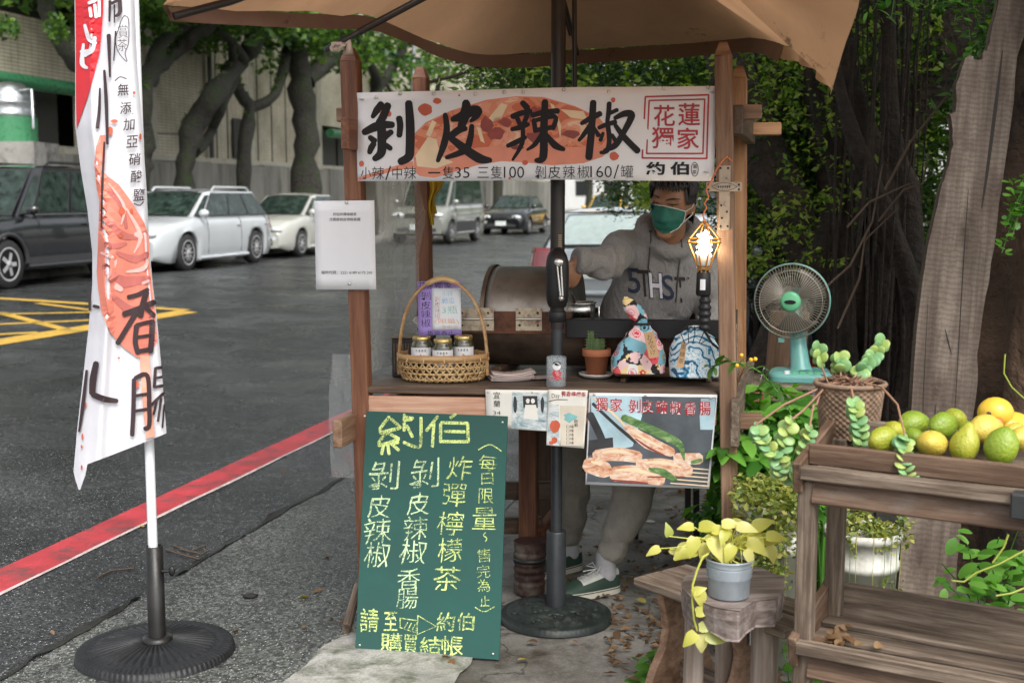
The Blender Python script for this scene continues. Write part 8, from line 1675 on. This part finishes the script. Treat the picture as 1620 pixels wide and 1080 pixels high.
# ------------------------------------------------------------------ cars parked across the road and beyond
def paint(name, c, metal=.0, rough=.22): return mat(name, c, rough, metal, var=.04, scale=2, bp=0, coat=.9, rvar=.04)
M_cglass = mat('dark_car_glass', (.02, .032, .026), .05, var=.8, scale=7, bp=0, spec=.3, rvar=.02); M_chrome = mat('chrome_trim', (.6, .6, .6), .15, 1., bp=0); M_rimm = mat('alloy_rim', (.4, .4, .4), .3, .2, var=.1, bp=0); M_plate = mat('pale_number_plate', (.6, .65, .62), .5, bp=0); M_seam = mat('dark_panel_seam', (.012, .012, .012), .6, bp=0); M_cplast = mat('grey_black_plastic', (.03, .03, .032), .6, bp=0); M_amber = mat('amber_lens', (.6, .2, .03), .15, bp=0, coat=1)  # car glass: greenish mottling in the colour stands for tree reflections
def car(name, label, cat, loc, head, P, group=None):
    """P: L W belt roof wheelbase r clear; top=[(x, z)] hood/boot line; gh=(cowl x, roof front x, roof rear x, rear base x)"""
    hd_ = Vector(head).normalized(); loc = Vector(loc); M = Matrix((hd_, UP.cross(hd_), UP)).transposed(); T = lambda x, y, z: loc + M @ Vector((x, y, z))
    t = thing(name, label, cat, loc, group); L_, W_, r, wbs, z0 = P['L'], P['W'], P['r'], P['wb'], P.get('clear', .2); xa = P.get('xf', wbs / 2); xw = (xa, xa - wbs); ra = r + P.get('gap', .055)
    xs = sorted(set([-L_ / 2 + L_ * i / 26 for i in range(27)] + [x + ra * k for x in xw for k in (-1.001, -.97, -.85, -.6, -.3, 0, .3, .6, .85, .97, 1.001)] + [-L_ / 2 + .03, L_ / 2 - .03, -L_ / 2 + .09, L_ / 2 - .09]))
    tz = lambda x: lin(x, P['top'])
    def hw(x): e = (L_ / 2 - abs(x)); q = max(0, 1 - e / .75); return W_ / 2 * (1 - P.get('round', .2) * q ** 2.2)
    def zb(x):
        z = z0 + max(0, 1 - (L_ / 2 - abs(x)) / .3) * .06
        for c in xw:
            if abs(x - c) < ra: z = max(z, r + math.sqrt(ra * ra - (x - c) ** 2))
        return z
    prof = [(.0, .93), (.12, .975), (.3, .995), (.55, 1.0), (.72, .995), (.86, .975), (.95, .93), (1., .85)]
    mb = MB(); vs = []; n = len(prof) * 2 + 1
    for x in xs:
        a, b, w_ = z0, tz(x), hw(x); lo = zb(x)
        col = [(w_ * p, max(lo, a + (b - a) * q) if q < .98 else max(lo + .01, b)) for q, p in prof]
        vs += [T(x, -y, z) for y, z in col] + [T(x, 0, max(b + .018, lo + .02))] + [T(x, y, z) for y, z in col[::-1]]
    k = len(xs); mb.add(vs, [(i * n + j, i * n + j + 1, (i + 1) * n + j + 1, (i + 1) * n + j) for i in range(k - 1) for j in range(n - 1)], 0, True); mb.add(vs[:n], [tuple(range(n))]); mb.add(vs[-n:], [tuple(range(n))]); mb.obj('body', P['paint'], t)
    mb = MB(); mb.box(T(0, 0, (z0 + r) / 2 + .1), (L_ * .86, W_ * .78, .3), M); mb.obj('underbody', M_cplast, t)
    # greenhouse
    cx, fx, kx, rx = P['gh']; bz, rz = P['belt'], P['roof']; wb_, wr_ = W_ / 2 * .93, W_ / 2 * P.get('tumble', .74); bzf, bzr = tz(cx), tz(rx)
    B = [(cx, wb_ * .86, bzf), (cx - .25, wb_, bz), (rx + .2, wb_, bz), (rx, wb_ * .9, bzr)]; Rf = [(fx, wr_ * .93, rz - .045), (fx - .12, wr_, rz - .03), (kx + .1, wr_, rz - .03), (kx, wr_ * .93, rz - .05)]
    c0 = lambda p, s_: T(p[0], p[1] * s_, p[2])
    mb = MB(); ring = [c0(p, 1) for p in B] + [c0(p, -1) for p in B[::-1]]; rr_ = [c0(p, 1) for p in Rf] + [c0(p, -1) for p in Rf[::-1]]; mb.add([p - UP * .05 for p in ring] + rr_, [(i, (i + 1) % 8, 8 + (i + 1) % 8, 8 + i) for i in range(8)]); mb.obj('pillars', P['paint'], t)
    def roof(u, v): x = fx + (kx - fx) * v; e = min(1, min(v, 1 - v) * 6); y = (u * 2 - 1) * (wr_ * (.93 + .07 * e)); return T(x, y, rz - .045 + (.045 + .025 * math.sin(v * math.pi)) * (1 - abs(u * 2 - 1) ** 2.6) * (.5 + .5 * e))
    mb = MB(); mb.grid(roof, 14, 14); mb.obj('roof', P['paint'], t)
    def patch(nm, q, u0, u1, v0, v1, mt, off=.006, par=None, bow=0.):
        a, b, c, d = q; nrm = (b - a).cross(d - a).normalized(); cc = (a + b + c + d) / 4; ctr = T(0, 0, rz * .75); nrm = nrm if nrm.dot(cc - ctr) > 0 else -nrm
        def f(u, v): u = u0 + (u1 - u0) * u; v = v0 + (v1 - v0) * v; return (a * (1 - u) + b * u) * (1 - v) + (d * (1 - u) + c * u) * v + nrm * (off + bow * math.sin(math.pi * u))
        mb = MB(); mb.grid(f, 8, 4); o_ = mb.obj(nm, mt, par or t)
        if nm != 'window_seal': patch('window_seal', q, u0 - .014, u1 + .014, v0 - .035, v1 + .04, M_seam, off - .0035, o_, bow)
        return o_
    patch('windscreen', (c0(B[0], 1), c0(B[0], -1), c0(Rf[0], -1), c0(Rf[0], 1)), .05, .95, .04, .93, M_cglass, .006, bow=.03)
    patch('rear_window', (c0(B[3], 1), c0(B[3], -1), c0(Rf[3], -1), c0(Rf[3], 1)), .07, .93, .06, .9, P.get('rearglass', M_cglass), .006, bow=.02)
    for s_ in (1, -1):
        q = (c0(B[1], s_), c0(B[2], s_), c0(Rf[2], s_), c0(Rf[1], s_))
        for u0, u1 in P.get('win', ((.03, .42), (.46, .76), (.80, .96))): patch('side_window', q, u0, u1, .05, .9, M_cglass)
        q2 = (c0(B[0], s_), c0(B[1], s_), c0(Rf[1], s_), c0(Rf[0], s_)); patch('quarter_window', q2, .25, .92, .06, .82, M_cglass)
        mb = MB(); mb.ball(T(cx - .12, s_ * (wb_ + .1), bz + .07), (.07, .1, .075), 14, 10, M); mr_ = mb.obj('mirror', P['paint'], t); mb = MB(); mb.box(T(cx - .12, s_ * wb_, bz + .03), (.06, .12, .03), M); mb.obj('mirror_arm', M_cplast, mr_)
        for xd in P.get('seams', (cx - .35, (cx + rx) / 2 - .08, rx + .35)):
            mb = MB(); w0 = W_ / 2 + .0025; mb.tube([T(xd, s_ * hw(xd) * .985, z0 + .12), T(xd, s_ * hw(xd) * 1.002, (z0 + bz) / 2 + .05), T(xd, s_ * hw(xd) * .985, bz - .1), T(xd, s_ * hw(xd) * .93, bz - .015)], .006, 4); mb.obj('door_seam', M_seam, t)
        for xd in P.get('handles', ((cx + rx) / 2 + .02, rx + .42)): mb = MB(); mb.ball(T(xd, s_ * (W_ / 2 + .008), bz - .16), (.085, .018, .016), 10, 6, M); mb.obj('door_handle', P.get('handle', P['paint']), t)
        mb = MB(); mb.tube([T(cx - .3, s_ * (W_ / 2 * .955), bz - .005), T(rx + .2, s_ * (W_ / 2 * .955), bz - .005)], .009, 5); mb.obj('belt_trim', P.get('trim', M_chrome), t)
        mb = MB(); mb.tube([T(xw[1] + ra + .02, s_ * W_ / 2 * .99, z0 + .05), T(xw[0] - ra - .02, s_ * W_ / 2 * .99, z0 + .05)], .035, 6); mb.obj('sill', P.get('sill', P['paint']), t)
        if 'band' in P: mb = MB(); mb.tube([T(x, s_ * hw(x) * .995, P['band'][0]) for x in (xw[1] - ra, xw[1] - ra - .2)], .05, 5); zz = P['band'][0]; mb.grid(lambda u, v: T(xw[1] + ra + (wbs - 2 * ra) * u, s_ * (W_ / 2 + .004), z0 + .03 + (zz - z0) * v), 6, 2); mb.obj('lower_cladding', P['band'][1], t)
        if P.get('rails'): mb = MB(); mb.tube([T(fx - .25, s_ * wr_ * .93, rz - .02), T(fx - .35, s_ * wr_ * .93, rz + .05), T(kx + .3, s_ * wr_ * .93, rz + .05), T(kx + .15, s_ * wr_ * .93, rz - .02)], .022, 8); mb.obj('roof_rail', P['rails'], t)
        for x in xw:
            wc = T(x, s_ * (W_ / 2 - .11), r); ax_ = M @ Vector((0, s_, 0)); mb = MB(); m3 = wheel_tb(mb, wc, r, .2, ax_); wo = mb.obj('wheel', M_tyre, t); mb = MB(); mb.lathe([(0, .0), (r * .5, .0), (r * .64, .08), (r * .66, .1), (r * .6, .1)], wc - ax_ * .0, 28, m3); mb.obj('rim_shade_dish', M_seam, wo); mb = MB(); mb.lathe([(r * .6, .06), (r * .6, .1), (r * .67, .104), (r * .69, .09), (r * .67, .06)], wc, 28, m3); ns = P.get('spokes', 5)  # dark dish behind the spokes: shade of the gaps put into its colour
            for j in range(ns):
                a = 2 * math.pi * j / ns; e1 = m3 @ Vector((math.cos(a), math.sin(a), 0)); mb.beam(wc + ax_ * .095, wc + ax_ * .085 + e1 * r * .62, r * (.85 / ns if ns > 6 else .16), .025, ax_)
            mb.lathe([(r * .14, .08), (r * .13, .11), (0, .112)], wc, 14, m3); mb.obj('rim', M_rimm, wo)
            if P.get('flare'): mb = MB(); mb.tube([T(x + (ra + .01) * math.cos(a), s_ * (W_ / 2 * .99), r + (ra + .01) * math.sin(a)) for a in [math.pi * j / 14 for j in range(15)]], .035, 6); mb.obj('arch_flare', P['flare'], t)
    # front and rear
    xf_, xr_ = L_ / 2, -L_ / 2
    hz = P.get('lampz', tz(xf_ - .12) - .1)
    for s_ in (1, -1):
        yl = hw(xf_ - .15) * .72 * s_
        mb = MB(); mb.ball(T(xf_ - .10, yl, hz), (.12, .20, .075), 16, 10, M @ Matrix.Rotation(-.32 * s_, 3, 'Z')); hl = mb.obj('headlight', M_lens, t)
        mb = MB(); mb.ball(T(xf_ - .0, yl * .93, hz), (.035, .05, .045), 10, 8, M); mb.obj('lamp_bulb', M_cplast, hl)
        tq = P.get('tailz', tz(xr_ + .1) - .16); th_ = P.get('tailh', .12); pth = [(xr_ - .012, hw(xr_) * q) for q in (.6, .75, .9)] + [(xr_ + q, hw(xr_ + q) + .012) for q in (.0, .06, .12, .2, .28)]
        mb = MB(); mb.grid(lambda u, v: (lambda k, q: T(pth[k][0] * (1 - q) + pth[k + 1][0] * q + .05 * v, (pth[k][1] * (1 - q) + pth[k + 1][1] * q) * s_ * (1 - .05 * v), tq + th_ * (2 * v - 1) * (1 - .35 * u * (v < .5))))(min(int(u * 7), 6), u * 7 - min(int(u * 7), 6)), 14, 4); o_ = mb.obj('tail_light', M_redl, t); o_.modifiers.new('thick', 'SOLIDIFY').thickness = .012
        mb = MB(); mb.box(T(xf_ - .015, hw(xf_) * .62 * s_, z0 + .16), (.05, .22, .09), M); mb.obj('fog_recess', M_cplast, t)
    gw, gh_ = P.get('grille', (.5, .12)); mb = MB(); mb.box(T(xf_ - .005, 0, hz - .01), (.04, gw, gh_), M); gr_ = mb.obj('grille', M_cplast, t, bev=.01)
    for j in range(3): mb = MB(); mb.box(T(xf_ + .018, 0, hz - .01 + (j - 1) * gh_ * .3), (.01, gw * .96, .012), M); mb.obj('grille_bar', P.get('gbar', M_chrome), gr_)
    mb = MB(); mb.box(T(xf_ - .005, 0, z0 + .17), (.04, .8, .1), M); mb.obj('lower_grille', M_cplast, t, bev=.01)
    mb = MB(); mb.box(T(xf_ + .02, P.get('platey', 0), z0 + .24), (.015, .38, .16), M); mb.obj('number_plate', M_plate, t)
    mb = MB(); mb.box(T(xr_ - .012, 0, P.get('rplate', z0 + .42)), (.015, .38, .16), M); mb.obj('number_plate', M_plate, t)
    mb = MB(); mb.tube([T(xr_ + .2, -W_ / 2 * .97, z0 + .3), T(xr_ - .005, -hw(xr_) * .92, z0 + .3), T(xr_ - .03, 0, z0 + .3), T(xr_ - .005, hw(xr_) * .92, z0 + .3), T(xr_ + .2, W_ / 2 * .97, z0 + .3)], .05, 6); mb.obj('rear_bumper', P['paint'], t)
    for s_ in (.25, -.3): mb = MB(); mb.tube([T(cx + .05, .45 * s_ * 2, bzf + .02), T(cx - .22, .1 * s_ * 2, bzf + .02 + (rz - bzf) * .12)], .008, 4); mb.obj('wiper', M_cplast, t)
    if P.get('antenna'): mb = MB(); mb.tube([T(kx + .2, 0, rz), T(kx + .1, 0, rz + .2)], .006, 5); mb.obj('antenna', M_cplast, t)
    return t
P_white, P_silver, P_black, P_grey, P_yel, P_cream = paint('white_car_paint', (.44, .46, .47)), paint('silver_car_paint', (.33, .36, .37), .35), paint('black_car_paint', (.007, .0075, .009)), paint('champagne_van_paint', (.25, .26, .23), .25), paint('taxi_yellow_paint', (.62, .38, .05)), paint('ivory_car_paint', (.42, .42, .38))
suv = dict(L=4.45, W=1.81, r=.365, wb=2.56, xf=1.36, clear=.26, belt=1.07, roof=1.80, top=[(-2.225, 1.0), (-2.1, 1.06), (.75, 1.06), (1.2, 1.03), (1.9, .98), (2.1, .93), (2.225, .78)], gh=(.95, .35, -1.85, -2.15), tumble=.8, paint=P_black, rails=M_blackm, flare=M_cplast, band=(.42, M_cplast), spokes=5, trim=M_chrome, win=((.02, .34), (.38, .68), (.72, .97)), round=.14, grille=(.7, .14))
wag = dict(L=4.77, W=1.83, r=.335, wb=2.79, xf=1.46, clear=.17, belt=.96, roof=1.46, top=[(-2.385, .85), (-2.25, .98), (.8, .98), (1.2, .95), (1.9, .86), (2.2, .76), (2.385, .60)], gh=(1.05, .25, -1.75, -2.2), tumble=.73, paint=P_white, rails=P_white, spokes=10, win=((.02, .36), (.39, .66), (.69, .97)), grille=(1.1, .1), lampz=.68, handle=P_white)
sed = dict(L=4.45, W=1.7, r=.30, wb=2.6, xf=1.35, clear=.17, belt=.92, roof=1.40, top=[(-2.225, .82), (-2.1, .95), (-1.5, .97), (.8, .93), (1.2, .90), (1.9, .80), (2.12, .70), (2.225, .56)], gh=(.95, .1, -.95, -1.55), tumble=.72, paint=P_cream, grille=(.55, .12), lampz=.62, spokes=7, win=((.03, .44), (.48, .84), (.87, .97)))
van = dict(L=4.6, W=1.7, r=.33, wb=2.7, xf=1.6, clear=.25, belt=1.12, roof=1.92, top=[(-2.3, 1.1), (-2.1, 1.14), (1.3, 1.12), (1.75, 1.05), (2.1, .95), (2.3, .74)], gh=(1.55, .85, -2.0, -2.2), tumble=.82, paint=P_grey, spokes=5, win=((.02, .25), (.28, .6), (.63, .96)), round=.12, band=(.6, M_cplast), grille=(.7, .12), lampz=.82)
HF = -RD
def place(px, py, P, lab=None):   # stand the car so that its near front tyre touches the road at this spot
    g_ = Gr(px, py); t = g_.dot(LD) + P['W'] / 2 - .1; s_ = g_.dot(RD) + P.get('xf', P['wb'] / 2); return s_, t
def spot(s_, t): return ST(s_, t, RZ(min(t, 12.4)) - .012)
s1, t1 = place(8, 457, suv); car('parked_car', 'black four wheel drive car with roof rails parked at the left edge', 'car', spot(s1, t1), HF, suv, 'cars parked on the far side')
s2, t2 = place(292, 428, wag); car('parked_car', 'white station wagon with ten spoke wheels parked behind the black car', 'car', spot(s2, t2), HF, wag, 'cars parked on the far side')
s3 = s2 + 4.77 / 2 + .75 + 2.2; car('parked_car', 'ivory white sedan parked behind the station wagon, partly hidden by the notice sheet', 'car', spot(s3, t2 + .1), HF, dict(sed), 'cars parked on the far side')
s4, t4 = place(711, 386, van); car('parked_van', 'champagne grey van with dark lower cladding seen under the banner', 'van', spot(s4, t4), HF, van, 'cars parked on the far side')
s5, t5 = place(834, 371, sed); car('parked_car', 'black sedan with chrome grille behind the grey van', 'car', spot(s5, t5), HF, dict(sed, paint=P_black), 'cars parked on the far side')
s6 = s5 + 7.5; car('parked_car', 'yellow taxi cab behind the black sedan and the umbrella pole', 'taxi', spot(s6, t5 - 2.2), HF, dict(sed, paint=P_yel, roof=1.5), 'cars parked on the far side')
sN = 14.1 + 2.22; car('parked_car', 'silver sedan seen from behind, close behind the reaching seller', 'car', ST(sN, 2.5, .0), RD, dict(sed, paint=P_silver, antenna=True, tailz=.84, tailh=.15, rplate=.72, W=1.74, roof=1.43, rearglass=mat('sky_tinted_rear_window', (.3, .36, .34), .03, var=.1, bp=0, coat=1.)), 'cars parked on the near side')  # rear window: sky reflection put into the pale glass colour
for s_, t_, p_, lb, H_ in ((50, 6.6, P_silver, 'silver car far down the road under the banner, left of the white ones', HF), (60, 4.6, P_black, 'dark car far down the road left of the seller', HF), (47, 4.0, P_white, 'white car far down the road nearest the seller', HF), (70, 9.4, P_white, 'white car parked farthest down the road', HF)): car('parked_car', lb, 'car', spot(s_, t_), H_, dict(sed, paint=p_, roof=1.5), 'cars far down the road')
